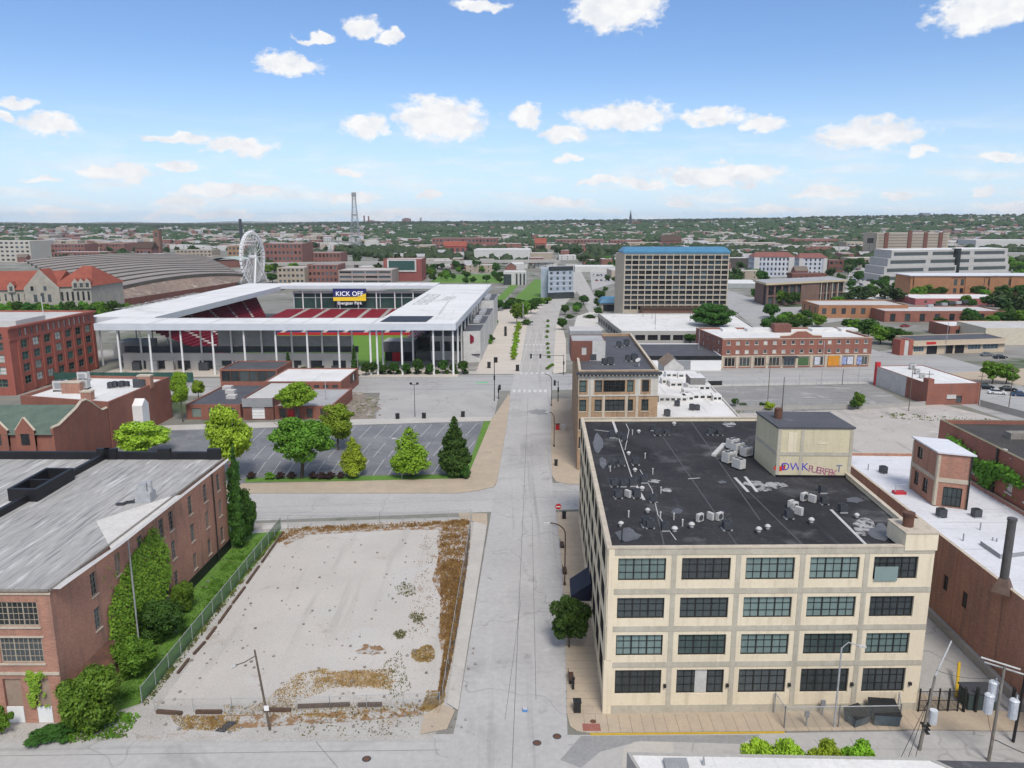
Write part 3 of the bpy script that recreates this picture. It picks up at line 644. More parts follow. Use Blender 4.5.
place(condenser_white, [c3(*p) for p in ((865, 637), (907, 630), (942, 632), (582, 541))] + [c4(*p) for p in ((238, 362), (250, 372), (265, 388), (282, 340), (310, 345))], rZ, 'slim white condenser unit with round grille on the black loft roof', 'white condensers on the loft roof', sc=.8, rz=.6)
place(big_ac, [c4(*p) for p in ((42, 165), (58, 180), (88, 190), (30, 212), (62, 232))], rZ, 'large white rooftop unit in the cluster beside the graffiti penthouse', 'large units beside the penthouse', sc=.82, rz=.5)
place(fanhood, [c3(*p) for p in ((625, 292), (764, 262), (585, 378), (610, 445), (555, 660), (833, 665), (638, 520), (766, 682), (660, 605))] + [c4(*p) for p in ((160, 440), (307, 418), (460, 400), (130, 300 + 150))], rZ, 'white mushroom ventilator on the black roof of the cream loft building', 'mushroom vents on the loft roof', sc=.6)
pv = MB()
for i, (x, y) in enumerate([c3(*p) for p in ((650, 388), (680, 450), (712, 525), (763, 630), (585, 620), (797, 655), (513, 440), (600, 295), (710, 625))]):
    q = G(x, y, rZ); m = MB(); m.tube((q[0], q[1], rZ), (q[0], q[1], rZ + .7), .07, .07, 8); m.tube((q[0], q[1], rZ + .7), (q[0], q[1], rZ + .8), .11, .06, 8)
    one('vent_pipe', m, [OFFW], 'thin pale vent pipe standing on the black roof of the cream loft building', 'vent pipe', 'vent pipes on the loft roof')
m = MB(); a = G(*c3(920, 380), rZ); b = G(*c3(962, 335), rZ); d, L = unit(a, b); m.wbox(a, d, 0, L, -.3, .3, rZ + .02, rZ + .3); one('duct', m, [OFFW], 'pale sheet metal duct lying on the loft roof left of the large units', 'duct')
m = MB(); q = G(*c3(558, 715), rZ); m.path([(q[0], q[1], rZ), (q[0], q[1], rZ + 1.7), (q[0] + .9, q[1] + .3, rZ + 2.2)], .06); m.tube((q[0], q[1], rZ), (q[0], q[1], rZ + .06), .25, .25, 10); one('roof_davit', m, [BLACKM], 'dark bent pipe mast on the front left corner of the loft roof', 'mast')

# ================================================================ old brick warehouse on the left
wR = G(66.5, 723); wZ = ZT(wR, 589.5); wC = add(wR, (.032, 1), 41.2)
wL = (wR[0] - 48, wR[1] + .1); wD = (wC[0] - 48, wC[1] + .3)
IND = dict(n='ind', frame=mat('tan_window_frame', (.42, .36, .28), (.34, .29, .23), 1), glass=GL_DARK, div=(9, 4), bars=(3, 6), mw=.04, fw=.12, glasses=[GL_DARK])
NAR = dict(n='nar', frame=WOODG, glass=GL_DARK, div=(2, 4), mw=.05, fw=.09, glasses=[GL_DARK, GL_DARK, GL_TEALD, BOARD])
fo = [pxop(wL, wR, -8, 602, 38, 626.5), pxop(wL, wR, 0, 637.5, 43, 663)]
arch = [pxop(wL, wR, 5.5, 679, 23, 723), pxop(wL, wR, 36, 679, 51.5, 723), pxop(wL, wR, -25, 679, -7, 723)]
arch = [(a[0], a[1], .05, a[3]) for a in arch]
more = [(o[0] - 8.5 * k, o[1] - 8.5 * k, o[2], o[3]) for o in fo for k in (1, 2)]
wh = thing('brick_warehouse', 'old red brick warehouse with ribbed grey roof and ivy on its side wall', 'warehouse', (wR[0] - 20, wR[1] + 20, 0))
sidep = [(93.5, 581.6), (117, 558), (140, 542), (161, 525), (171, 518.5), (190, 502), (205, 491), (218, 480.6), (231.2, 469)]
us = [W(wR, wC, *p)[0] for p in sidep]
so = [(u - .55, u + .55, a, b) for (a, b) in ((9.9, 12.4), (6.1, 8.5)) for u in us] + [(u - .5, u + .5, 2.2, 4.4) for u in us[3:]]
building(None, None, None, [wL, wR, wC, wD], wZ, BRICKW, METALR, {0: [(fo + more, IND), (arch, dict(n='ar', frame=BRICKD, glass=BOARD, div=(1, 1), part='boarded_arch'))], 1: [(so, NAR)]}, parapet=.1, r=wh, pt=.12, cap=WOODG)
dW, LW = unit(wL, wR); dS2, LS2 = unit(wR, wC)
t = MB(); zl = W(wL, wR, 40, 673)[1]
t.wbox(wL, dW, 0, LW, .004, .14, zl - .15, zl + .12); t.wbox(wL, dW, 0, LW + .1, .004, .12, wZ - .5, wZ - .32)
for o in fo + more: t.wbox(wL, dW, o[0] - .15, o[1] + .15, .003, .12, o[2] - .18, o[2] - .003)
for o in fo[1:]: t.wbox(wL, dW, o[0] - .3, o[1] + .3, .003, .1, o[3] + .003, o[3] + .16)
t.build('stone_sill', [LIME], wh)
for a in arch: t = MB(); t.wbox(wL, dW, a[0] + .04, a[1] - .04, -.1, .02, .06, 1.75); t.build('white_hoarding', [WHITE], wh)
t = MB(); t.wbox(wR, dS2, 2.0, LS2, .004, .05, .0, 1.5); t.build('plinth', [BLACK], wh)
for o in so: t = MB(); t.wbox(wR, dS2, o[0] - .1, o[1] + .1, .003, .1, o[2] - .14, o[2] - .003); t.build('window_sill', [LIME], wh)
t = MB(); t.wbox(wR, dS2, 0, LS2, .004, .16, wZ - .16, wZ + .05); t.wbox(wL, dW, 0, LW, .004, .16, wZ - .16, wZ + .05); t.build('eaves', [WOODG], wh)
t = MB()       # fire wall, far parapet with stepped caps, light well
fwx = G(54, 480, wZ + .3)
f0 = (fwx[0] - .3, wR[1] + .6); f1 = (fwx[0] + .9, wC[1] - .1)
t.prism([(f0[0], f0[1]), (f0[0] + .55, f0[1]), (f1[0] + .55, f1[1]), (f1[0], f1[1])], wZ - .3, wZ + .75)
dB, LB = unit(wC, wD); t.wbox(wC, dB, .4, LB, -.6, -.05, wZ - .3, wZ + 1.0)
for k in (.3, 7.5, 15.3, f1 and (wC[0] - f1[0]) - 1.2): t.wbox(wC, dB, k, k + 1.8, -.7, .0, wZ - .3, wZ + 1.5)
t.build('parapet', [BLACK], wh)
t = MB(); zt = wZ + 1.5
q = [G(7, 489, zt), G(36, 489.5, zt), G(73.5, 468, zt), G(46, 467.5, zt)]; qi = inset(q, .45)
for i in range(4):
    j = (i + 1) % 4; t.prism([q[i], q[j], qi[j], qi[i]], wZ - .2, zt)
m1, m2 = add(qi[0], (qi[3][0] - qi[0][0], qi[3][1] - qi[0][1]), .45), add(qi[1], (qi[2][0] - qi[1][0], qi[2][1] - qi[1][1]), .45)
t.prism([m1, m2, add(m2, (0, 1), .3), add(m1, (0, 1), .3)], wZ - .15, zt - .1)
t.build('light_well', [BLACK], wh)
t = MB(); roofpatch(t, [(96, 521), (111, 549), (152, 519), (183, 494.5), (168, 497), (140, 506)], wZ - .07); t.build('roof_membrane', [mat('torn_white_membrane', (.62, .60, .56), (.52, .50, .47), .5, fine=.15, stains=[(.9, (.3, .29, .27), .62, .72)])], wh)
t = MB(); roofpatch(t, [(228, 458), (150, 519), (111, 549), (50, 589), (60, 589), (120, 546), (158, 516), (229, 460)], wZ - .06); t.build('roof_flashing', [PROOF], wh)
t = MB(); q = G(147, 500, wZ); t.box(q[0] - 1.1, q[1] - .8, wZ - .2, q[0] + .8, q[1] + .8, wZ + 1.2); t.box(q[0] - .8, q[1] - .3, wZ + 1.2, q[0] + .2, q[1] + .6, wZ + 2.2); t.tube((q[0] + .5, q[1], wZ + 1.2), (q[0] + .5, q[1], wZ + 2.5), .3, .3, 10); one('rooftop_unit', t, [GALV], 'grey exhaust unit alone on the ribbed warehouse roof beside the torn white membrane', 'exhaust unit')
t = MB()
for k in range(14):
    q = G(118 + k * 2.2, 505 - k * .5 + RND.uniform(-1, 1), wZ); t.box(q[0] - .2, q[1] - .2, wZ - .15, q[0] + .2, q[1] + .25, wZ + .15)
tag(t.build('roof_debris', [DGREY]), kind='stuff')
ps = MB(); u = W(wR, wC, 149, 600)[0]; A3 = lambda u, n, z: (wR[0] + dS2[0] * u + dS2[1] * n, wR[1] + dS2[1] * u - dS2[0] * n, z)
for u, m_ in ((W(wR, wC, 130, 600)[0], 0), (W(wR, wC, 213, 500)[0], 1)): ps.tube(A3(u, .5 if m_ == 0 else .15, .2), A3(u, .5 if m_ == 0 else .15, wZ - .2), .09, .09, 8, m_)
ps.build('downpipe', [GALV, BLACKM], wh)
# low lean-to with a broken brown roof at the foot of the side wall
lt = MB(); a = A3(.6, .02, 0); an = thing('lean_to', 'low red brick lean-to with brown roof at the foot of the warehouse side wall', 'lean-to', A3(4.5, .8, 0))
lt.wbox(wR, dS2, .4, 8.5, .01, 1.5, 0, 2.7); lt.build('wall', [BRICKW], an)
lt = MB(); q4 = [A3(.3, .01, 4.0), A3(.3, 1.75, 2.75), A3(8.7, 1.75, 2.75), A3(8.7, .01, 4.0)]; lt.face(q4); lt.face([(p[0], p[1], p[2] - .18) for p in q4[::-1]])
for i in range(4): a, b = q4[i], q4[(i + 1) % 4]; lt.face([a, (a[0], a[1], a[2] - .18), (b[0], b[1], b[2] - .18), b])
lt.build('roof', [RUST], an)

# ================================================================ long brick building on the right with bluish white roof
rA = (50.6, 56.0); rB = (66.0, 55.7); rC = (67.4, 121.5); rD = (52.6, 122)
rz_ = 10.6
rb_ = thing('brick_building', 'long red brick building with bluish white flat roof beside the alley', 'building', (58, 88, 0))
uw = [W(rD, rA, 945.5, 583), W(rD, rA, 964.5, 600)]
NB = dict(n='nb', frame=BROWN, glass=GL_DARK, div=(2, 3), glasses=[GL_DARK])
so = [(u - .5, u + .5, z - .95, z + .95) for (u, z) in uw]
building(None, None, None, [rA, rB, rC, rD], rz_, BRICKW, WROOFB, {3: [(so, NB)]}, parapet=.45, r=rb_, pt=.4, cap=LIME)
dd, LL = unit(rD, rA)
t = MB(); t.wbox(rD, dd, 0, LL, .004, .5, 0, 1.0); t.build('plinth', [CONC], rb_)
t = MB()
for k in range(5): t.wbox(rD, dd, 20 + k * 9, 20.6 + k * 9, .004, .05, 1.2, rz_ - .4)
t.build('pilaster', [BRICKW], rb_)
t = MB(); t.wbox(rD, dd, 0, LL, -.5, -.42, rz_ - .5, rz_ - .1); t.build('flashing', [GREY], rb_)
sk = MB(); q = G(1003, 586, rz_); sk.tube((q[0], q[1], rz_ - .6), (q[0], q[1], 18.0), .43, .41, 16); sk.tube((q[0], q[1], 17.8), (q[0], q[1], 18.05), .47, .47, 16); stk = sk.build('chimney_stack', [mat('dark_grey_steel', (.10, .095, .095), (.07, .065, .065), .6, rough=.6)], rb_)
sk = MB(); sk.tube((q[0], q[1], rz_ - .6), (q[0], q[1], rz_ + .9), 1.25, .6, 4); sk.build('stack_base', [mat('brown_steel', (.16, .11, .09), (.11, .075, .06), .8)], stk)
# tower on that roof
tA, tB = G(933, 505.5, rz_ - .4), G(967, 509.5, rz_ - .4); tD = G(909, 487.5, rz_ - .4); tC = (tB[0] + tD[0] - tA[0], tB[1] + tD[1] - tA[1]); tz = ZT(tA, 453)
dT, LT = unit(tA, tB); dT3, LT3 = unit(tD, tA)
TW = dict(n='tw', frame=BROWN, glass=GL_DARK, div=(2, 3), glasses=[GL_DARK]); TD = dict(n='td', frame=BLACKM, glass=GL_TEALD, div=(4, 2), part='door')
tw = building('roof_tower', 'brown brick lift tower with tan bands standing on the bluish white roof', 'tower', [tA, tB, tC, tD], tz, BRICKW, WROOFB,
     {0: [([(LT * .24, LT * .80, rz_ - .3, rz_ + 2.4)], TD)], 3: [([(LT3 * .16, LT3 * .34, rz_ + .7, rz_ + 2.6), (LT3 * .52, LT3 * .72, rz_ + .5, rz_ + 2.5), (LT3 * .18, LT3 * .40, rz_ + 4.6, rz_ + 6.2)], TW)]}, parapet=.03, z0=rz_ - .4, pt=.2)
t = MB()
t.wbox(tA, dT, -.03, LT + .03, .004, .08, rz_ + 3.0, rz_ + 3.6); t.wbox(tD, dT3, 0, LT3, .004, .08, rz_ + 3.0, rz_ + 3.6); t.wbox(tA, dT, 0, .3, .004, .1, rz_ - .3, tz - .3); t.wbox(tD, dT3, LT3 - .3, LT3, .004, .1, rz_ - .3, tz - .3); t.wbox(tD, dT3, 0, .3, .004, .1, rz_ - .3, tz - .3)
t.build('tan_band', [LIME], tw)
t = MB(); t.prism(inset([tA, tB, tC, tD], -.25), tz + .002, tz + .2); t.build('roof_slab', [WROOFB], tw)
t = MB(); t.wbox(tA, dT, LT - .2, LT - .02, .01, .2, rz_ - .4, tz); t.build('downpipe', [BLACKM], tw)
place(condenser, [(941, 517), (976, 517)], rz_ - .45, ['grey condenser on the white roof in front of the lift tower door', 'grey condenser on the white roof right of the lift tower'], None, 1.1)
t = MB(); q = G(941 - 42, 493.5, rz_ - .45)
t.box(q[0] - .8, q[1] - .5, rz_ - .45, q[0] + .8, q[1] + .5, rz_ - .1); t.path([(q[0] - .8, q[1] - .5, rz_), (q[0] - .8, q[1] - .5, rz_ + 1), (q[0] + .8, q[1] - .5, rz_ + 1), (q[0] + .8, q[1] - .5, rz_)], .05, 6, 1); one('roof_hatch', t, [REDP, GALV], 'red roof hatch with a railing on the bluish white roof', 'roof hatch')
place(condenser, [(883, 473)], rz_ - .45, ['lone grey condenser on the white roof behind the penthouse'], None, 1.0)
for (x, y) in ((963, 541), (992, 545), (996, 546), (980, 530), (868, 470)):
    q = G(x, y, rz_ - .45); m = MB(); m.tube((q[0], q[1], rz_ - .5), (q[0], q[1], rz_ + .5), .08, .08, 8); one('vent_pipe', m, [GREY], 'thin grey vent pipe on the bluish white roof of the long brick building', 'vent pipe', 'vent pipes on the bluish white roof')
t = MB(); a, b = G(980, 545, rz_ - .45), G(1000, 559, rz_ - .45); t.prism([a, b, add(b, (1, .25), 6), add(a, (1, .25), 6)], rz_ - .5, rz_ + .1, 0, 1); one('roof_platform', t, [GREY, WROOFB], 'low grey edged platform on the bluish white roof beside the chimney stack', 'platform')
# dark roofed neighbour
kA = (66.4, 80.0); kB = (96, 79.4); kC = (97, 118); kD = (67.8, 119); kz = 16.9
NW = dict(n='nw', frame=OFFW, glass=GL_DARK, div=(2, 2), fw=.12, glasses=[GL_DARK, GL_PALE, BOARD])
kb = building('brick_building', 'tall brick building with old dark tar roof and ivy under its coping', 'building', [kA, kB, kC, kD], kz, BRICK, TARD, {3: [(grid(39, 9, 1.3, [(11.7, 13.7)], 1, 1) + grid(39, 9, 1.3, [(7.2, 9.2)], 1, 1), NW)]}, parapet=.6, pt=.5, cap=mat('mossy_coping', (.22, .20, .14), (.14, .15, .09), .8, fine=.3))
d3, L3 = unit(kD, kA); t = MB()
for o in grid(39, 9, 1.3, [(11.7, 13.7)], 1, 1): t.wbox(kD, d3, o[0] - .15, o[1] + .15, .003, .14, o[2] - .2, o[2] - .003)
t.build('window_sill', [OFFW], kb)
t = MB(); t.wbox(kD, d3, 16, 16.25, .01, .25, 10.3, kz); t.build('downpipe', [BLACKM], kb)
pt_ = MB(); z = kz - .585
for (x, y, rx, ry) in ((1003, 450, 5, 1.6), (990, 446, 3, 1), (1015, 458, 6, 1.6), (982, 440, 3, 1), (1020, 434, 5, 1.5)): roofpatch(pt_, [(x + cos(-t) * rx, y + sin(-t) * ry) for t in [2 * pi * k / 10 for k in range(10)]], z); z += .004
pt_.build('roof_patch', [PROOF], kb)
q = G(1018, 434, kz); m = MB(); m.box(q[0] - 1.5, q[1] - .8, kz - .7, q[0] + 1.5, q[1] + .8, kz + .3); one('roof_hatch', m, [WOODG], 'pale flat hatch box on the old dark tar roof', 'roof hatch')
# white roof at the bottom edge
bA = (14.5, 38.0); bz = 6.2
bp_ = [(14.0, 36), (50, 36), G(930, 757.5, bz), G(627, 752, bz)]
bb = building('white_roofed_building', 'low building with bright white flat roof at the bottom edge', 'building', bp_, bz, CONC, WROOF, parapet=.1, pt=.25)
t = MB(); q = G(676, 766, bz); t.box(q[0] - .9, q[1] - .5, bz - .2, q[0] + .9, q[1] + .5, bz + .35); t.tube((q[0] + 2.2, q[1] + .3, bz - .1), (q[0] + 2.2, q[1] + .3, bz + .6), .15, .05, 8); one('roof_ventilator', t, [GREY], 'low grey vent box on the bright white roof at the bottom edge', 'vent')
t = MB(); a, b = G(930, 760, 2.6), G(1080, 766, 2.6); t.prism([(a[0], a[1] - 9), (b[0] + 6, a[1] - 9), (b[0] + 6, b[1]), a], 0, 2.6, 0, 1); one('low_shed', t, [DGREY, TARG], 'low shed with dark grey roof at the bottom right corner', 'shed')

# ================================================================ brown office block
oA, oB = G(577, 470.5), None
oB = XY(656.5, oA[1] + .6, 8); oz = ZT(oA, 370.5); oD = add(oA, (.055, .9985), 50); oC = add(oB, (.045, .999), 50)
dO, LO = unit(oA, oB)
OW = dict(n='ow', frame=BLACKM, glass=GL_DARK, div=(1, 2), mw=.08, fw=.1, glasses=[GL_DARK, GL_DARK, GL_TEALD])
OW4 = dict(n='ow4', frame=BLACKM, glass=GL_DARK, div=(4, 2), mw=.1, fw=.1, glasses=[GL_DARK])
zr = [W(oA, oB, 620, y)[1] for y in (392, 380.3)], [W(oA, oB, 620, y)[1] for y in (411, 399.5)]
zs_ = [(zr[0][0], zr[0][1]), (zr[1][0], zr[1][1]), (zr[1][0] - 3.7, zr[1][1] - 3.7), (zr[1][0] - 7.4, zr[1][1] - 7.4)]
u1 = [W(oA, oB, x, 388)[0] for x in (579.5, 586.5, 595, 602, 603.5, 625, 627, 633.5, 642, 649)]
one_ = [(u1[0], u1[1], a, b) for a, b in zs_] + [(u1[2], u1[3], a, b) for a, b in zs_] + [(u1[6], u1[7], a, b) for a, b in zs_] + [(u1[8], u1[9], a, b) for a, b in zs_]
four_ = [(u1[4], u1[5], a, b) for a, b in zs_]
ob = building('office_block', 'tan brick office block with white terracotta top storey and grey flat roof', 'office block', [oA, oB, oC, oD], oz, BRICKT, TARG, {0: [(one_, OW), (four_, OW4)], 3: [(grid(50, 11, 1.6, zs_, 1, 1), OW)]}, parapet=.7, pt=.5, cap=LIME, depth=.3)
t = MB(); t.wbox(oA, dO, -.5, LO + .5, .004, .75, oz - .75, oz - .28); t.wbox(oA, dO, -.3, LO + .3, .004, .4, oz - 1.05, oz - .752); t.build('cornice', [DGREY], ob)
t = MB()
for k in range(22): t.wbox(oA, dO, -.2 + k * (LO + .2) / 21.5, -.2 + k * (LO + .2) / 21.5 + .3, .41, .65, oz - 1.0, oz - .76)
t.build('cornice_bracket', [LIME], ob)
t = MB(); z0_, z1_ = zr[0][0] - .5, oz - 1.06
for (a, b) in ((0.02, u1[0] - .25), (u1[1] + .25, u1[2] - .25), (u1[7] + .3, u1[8] - .3), (u1[9] + .3, LO - .02)): t.wbox(oA, dO, a, b, .004, .09, z0_, z1_)
t.wbox(oA, dO, 0, LO, .004, .14, z0_ - .3, z0_ - .01); t.wbox(oA, dO, .02, LO - .02, .004, .06, zr[0][1] + .15, oz - 1.06)
t.build('terracotta_facing', [mat('white_terracotta', (.58, .55, .49), (.48, .45, .40), .5, streak=(1, (.36, .33, .29)), fine=.12)], ob)
t = MB()
for (a, b) in zs_[1:]:
    for (p, q_) in ((u1[0], u1[1]), (u1[2], u1[3]), (u1[4], u1[5]), (u1[6], u1[7]), (u1[8], u1[9])): t.wbox(oA, dO, p - .1, q_ + .1, .003, .1, a - .2, a - .003)
for p in (u1[1] + .45, u1[3] + .12, u1[5] + .1, u1[7] + .5): t.wbox(oA, dO, p, p + .5, .004, .14, 2, z0_ - .32)
t.build('stone_pier', [LIME], ob)
# its roof structures
ph2 = MB(); a, b = G(571, 361, oz - .7), G(605, 361, oz - .7); hz = ZT(a, 341); b2 = G(592, 361, oz - .7)
hb = building('stair_house', 'brown brick stair house with a white end panel on the office block roof', 'stair house', [a, b, add(b, SD, 9), add(a, SD, 9)], hz, BRICKD, GROOF, {0: [([(2.2, 3.2, oz + .6, oz + 2.2)], dict(n='sh', frame=OFFW, glass=GL_PALE, div=(1, 1)))]}, parapet=.1, z0=oz - .7, pt=.2)
dh, Lh = unit(a, b); t = MB(); t.wbox(a, dh, Lh * .62, Lh + .02, .004, .06, oz - .68, hz + .02); t.build('white_panel', [OFFW], hb)
t = MB(); a2 = G(567, 346, oz - .7); t.prism([add(a, SD, 9.6), add(b, SD, 9.6), add(b, SD, 17), add(a, SD, 17)], oz - .7, hz + .8, 0, 1); one('water_tank_house', t, [GREY, PROOF], 'pale grey plant room behind the stair house on the office block roof', 'plant room')
place(condenser, [(626.5, 345.5), (619, 347), (593, 360.5), (599, 360), (604.5, 364.5), (610.5, 364.5), (628, 361), (634.5, 361)], oz - .68, 'dark condenser on the grey roof of the tan office block', 'condensers on the office block roof', 1.35)
place(fanhood, [(577, 355.5), (581, 355.5), (585, 355.5)], oz - .68, 'pale hood ventilator in the row on the office block roof', 'hood vents on the office block roof', 1.0)
dsh = MB(); q = G(639, 366, oz - .6); dsh.tube((q[0], q[1], oz - .68), (q[0], q[1], oz + .2), .08, .08, 8); dsh.tube((q[0], q[1], oz + .2), (q[0] - .3, q[1] - .3, oz + .7), .12, .55, 14); one('satellite_dish', dsh, [OFFW], 'pale satellite dish near the front right corner of the office block roof', 'satellite dish')

# ================================================================ low white industrial roofs beside it
lz = 7.0
lA = (oB[0] + .6, oA[1] - 12); lB = G(734, 418, lz); lC = G(698, 371, lz); lD = (oC[0] + .4, lC[1] + 1)
lb = building('workshop_building', 'low workshop with a bright white roof and small monitors behind the cream loft', 'workshop', [lA, (lB[0], lA[1]), lC, lD], lz, CONCW, WROOF, parapet=.35, pt=.3)
MON = dict(n='mon', frame=OFFW, glass=GL_DARK, div=(1, 1), glasses=[GL_DARK])
def monitor(px, py, w):
    a = G(px, py, lz - .3); t = MB(); t.prism([a, (a[0] + w, a[1]), (a[0] + w, a[1] + 3.2), (a[0], a[1] + 3.2)], lz - .4, lz + 1.0); return a, t, w
for (px, py, w) in ((662, 384, 2.2), (666, 377.5, 3), (678, 378, 5), (659, 402, 6.5), (688, 390.5, 5.5), (684, 395.5, 4), (670, 387, 3.2), (693, 399.5, 4.5), (683, 401, 2.5), (713, 401, 2)):
    a, t, w = monitor(px, py, w); o = t.build('roof_monitor', [WROOF], lb); t2 = MB(); n_ = max(2, int(w / 1.3))
    for i in range(n_): t2.box(a[0] + w * (i + .18) / n_, a[1] - .03, lz + .05, a[0] + w * (i + .82) / n_, a[1] + .02, lz + .6)
    t2.build('monitor_window', [GL_DARK], o)
t = MB(); a = G(690, 390, lz - .3); b = G(705, 390, lz - .3); t.prism([a, b, add(b, SD, 6), add(a, SD, 6)], lz - .4, ZT(a, 378), 0, 1); t.build('plant_room', [mat('grey_block', (.24, .235, .23), (.2, .195, .19), .6), WROOF], lb)
place(condenser, [(667, 416), (697, 410), (692, 410), (677, 406)], lz - .32, 'small grey unit on the bright white workshop roof', 'units on the workshop roof', 1.3)
t = MB(); a = G(664, 372, 6.6); hb2 = thing('gabled_house', 'small white gabled house with brown roof beside the workshop', 'house', (a[0] + 3, a[1] + 4, 0)); zz = ZT(a, 366)
t.box(a[0], a[1], 0, a[0] + 5.5, a[1] + 9, zz); t.face([(a[0], a[1], zz), (a[0] + 5.5, a[1], zz), (a[0] + 2.7, a[1], zz + 2.3)]); t.build('wall', [OFFW], hb2)
t = MB(); t.face([(a[0] - .3, a[1] - .3, zz - .1), (a[0] + 2.7, a[1] - .3, zz + 2.4), (a[0] + 2.7, a[1] + 9, zz + 2.4), (a[0] - .3, a[1] + 9, zz - .1)][::-1]); t.face([(a[0] + 5.8, a[1] - .3, zz - .1), (a[0] + 2.7, a[1] - .3, zz + 2.4), (a[0] + 2.7, a[1] + 9, zz + 2.4), (a[0] + 5.8, a[1] + 9, zz - .1)], 1); t.build('roof', [mat('brown_shingles', (.25, .19, .14), (.19, .14, .11), .6), WROOF], hb2)
# ================================================================ middle distance, left: brick blocks and the stadium
def bx(name, label, cat, x0, x1, yb, yt, depth, wm, rm, rows=(), cols=0, ww=1.2, st=None, group=None, side=0, back=None, parapet=.3, z1=None, sides=(0,), limit=100, cap=None):
    """a block surveyed by its front: left/right sighting, base and eaves line; rows = (z0,z1) as fractions of its height"""
    A, B = G(x0, yb), G(x1, yb); z1 = z1 or max(ZT(A, yt), 2.5); L = unit(A, B)[1]
    poly = rect(A, B, depth, back or SD); wins = {}
    if cols: 
        rr = [(a * z1, b * z1) for a, b in rows]; wins[0] = [(grid(L, cols, ww, rr, .4, .4), st)]
        if side: wins[3 if side > 0 else 1] = [(grid(depth, abs(side), ww, rr, .5, .5), st)]
    r = building(name, label, cat, poly, z1, wm, rm, wins, parapet=parapet, group=group, pt=.3, limit=limit, cap=cap); return r, poly, z1, L
W1 = dict(n='w1', frame=OFFW, glass=GL_DARK, div=(2, 2), single=True, glasses=[GL_DARK, GL_DARK, GL_PALE], fw=.12, mw=.08)
W2 = dict(n='w2', frame=BROWN, glass=GL_DARK, div=(2, 2), single=True, glasses=[GL_DARK, GL_DARK, GL_BLUE], fw=.1, mw=.08)
WG = dict(n='wg', frame=mat('green_frame', (.14, .24, .18), (.10, .18, .14), 1), glass=GL_DARK, div=(2, 2), fw=.14, mw=.12, glasses=[GL_DARK, GL_DARK, GL_PALE, GL_GREEN])
WB = dict(n='wb', frame=GREY, glass=GL_BLUE, div=(3, 1), single=True, glasses=[GL_BLUE, GL_DARK], fw=.08, mw=.08)
WD = dict(n='wd', frame=BROWN, glass=GL_DARK, div=(1, 1), single=True, glasses=[GL_DARK], fw=.08)
WP = dict(n='wp', frame=OFFW, glass=GL_DARK, div=(2, 2), single=True, fw=.3, mw=.1, glasses=[GL_PALE, GL_DARK, GL_DARK])
# seven storey red brick block
tA = (-138.6, 211.5); tB = (-137.0, 253.0); tz7 = 19.2
rws = [(12.6, 14.9), (9.2, 11.5), (5.8, 8.1), (2.3, 4.6)]
sl = grid(41.5, 14, 1.0, [(16.0, 18.1)], 3.5, 1.5); sl2 = grid(41.5, 7, 2.9, rws, 3.5, 1.5)
fr_ = grid(40, 7, 3.6, [(15.6, 17.4)] + rws, 1.0, 1.0)
rbk = building('red_brick_block', 'tall bright red brick block with green windows and corbelled cornice at the left edge', 'building', [(-178.6, 212), tA, tB, (-177, 253.5)], tz7, BRICKR, PROOF,
     {1: [(sl2, WG), (sl, dict(n='sl', frame=OFFW, glass=GL_PALE, div=(1, 1), fw=.12, glasses=[GL_PALE, GL_DARK, GL_PALE]))], 0: [(fr_, WG)]}, parapet=.5, depth=.35)
d, L = unit(tA, tB); t = MB(); t.wbox(tA, d, -.4, L + .4, .004, .7, tz7 - .55, tz7 - .02); t.wbox(tA, d, -.2, L + .2, .004, .35, tz7 - .95, tz7 - .56); t.wbox(tA, d, 0, L, .004, .2, 15.3, 15.7); t.build('cornice', [BRICKR], rbk)
t = MB()
for k in range(8): u = 3.5 + (L - 5.0) / 7 * k; t.wbox(tA, d, u - .55, u + .55, .004, .3, .5, 15.28)
t.build('brick_pier', [BRICKR], rbk)
t = MB(); t.wbox((-178, 212), (1, 0), 2, 39, -18, -4, tz7 - .5, tz7 + 1.2, 0); t.build('roof_upstand', [PROOF], rbk)
m = MB(); q = G(43, 312, tz7); m.tube((q[0], q[1], tz7 - .5), (q[0], q[1], tz7 + 5), .14, .1, 8); one('flagpole', m, [OFFW], 'bare white flagpole on the roof of the tall red brick block', 'flagpole')
# hall with green roof, stepped gable to the right
gx = -86.0; hall = thing('brick_hall', 'brick hall with green shingle roof and stone coped gable left of the car park', 'hall', (-110, 150, 0))
t = MB(); y0, y1, ym, ze, za = 141, 159.5, 151.5, 8.9, 12.0
prof = [(y0, 0), (y1, 0), (y1, ze), (y1 - 2, ze), (ym + 2.5, za - .6), (ym + .8, za + .3), (ym - .8, za + .3), (ym - 2.5, za - .6), (y0 + 2, ze + .6), (y0, ze + .6)]
for xx, rv in ((gx, 0), (gx - .5, 1)): t.face([(xx + (y - 150) * .04, y, z) for y, z in (prof[::-1] if rv else prof)])
for i in range(len(prof)): a, b = prof[i], prof[(i + 1) % len(prof)]; t.face([(gx + (a[0] - 150) * .04, a[0], a[1]), (gx - .5 + (a[0] - 150) * .04, a[0], a[1]), (gx - .5 + (b[0] - 150) * .04, b[0], b[1]), (gx + (b[0] - 150) * .04, b[0], b[1])])
t.prism([(-140, y0 + .3), (gx - .8, y0 + .3), (gx - .4, y1), (-140, y1)], 0, ze - .6); t.build('wall', [BRICK], hall)
t = MB(); t.face([(-140, y0 - .3, ze - .6), (gx - .5, y0 - .3, ze - .6), (gx - .5, ym, za - .4), (-140, ym, za - .4)]); t.face([(-140, y1 + .3, ze - .6), (-140, ym, za - .4), (gx - .5, ym, za - .4), (gx - .5, y1 + .3, ze - .6)]); t.build('roof', [GREENR], hall)
t = MB()
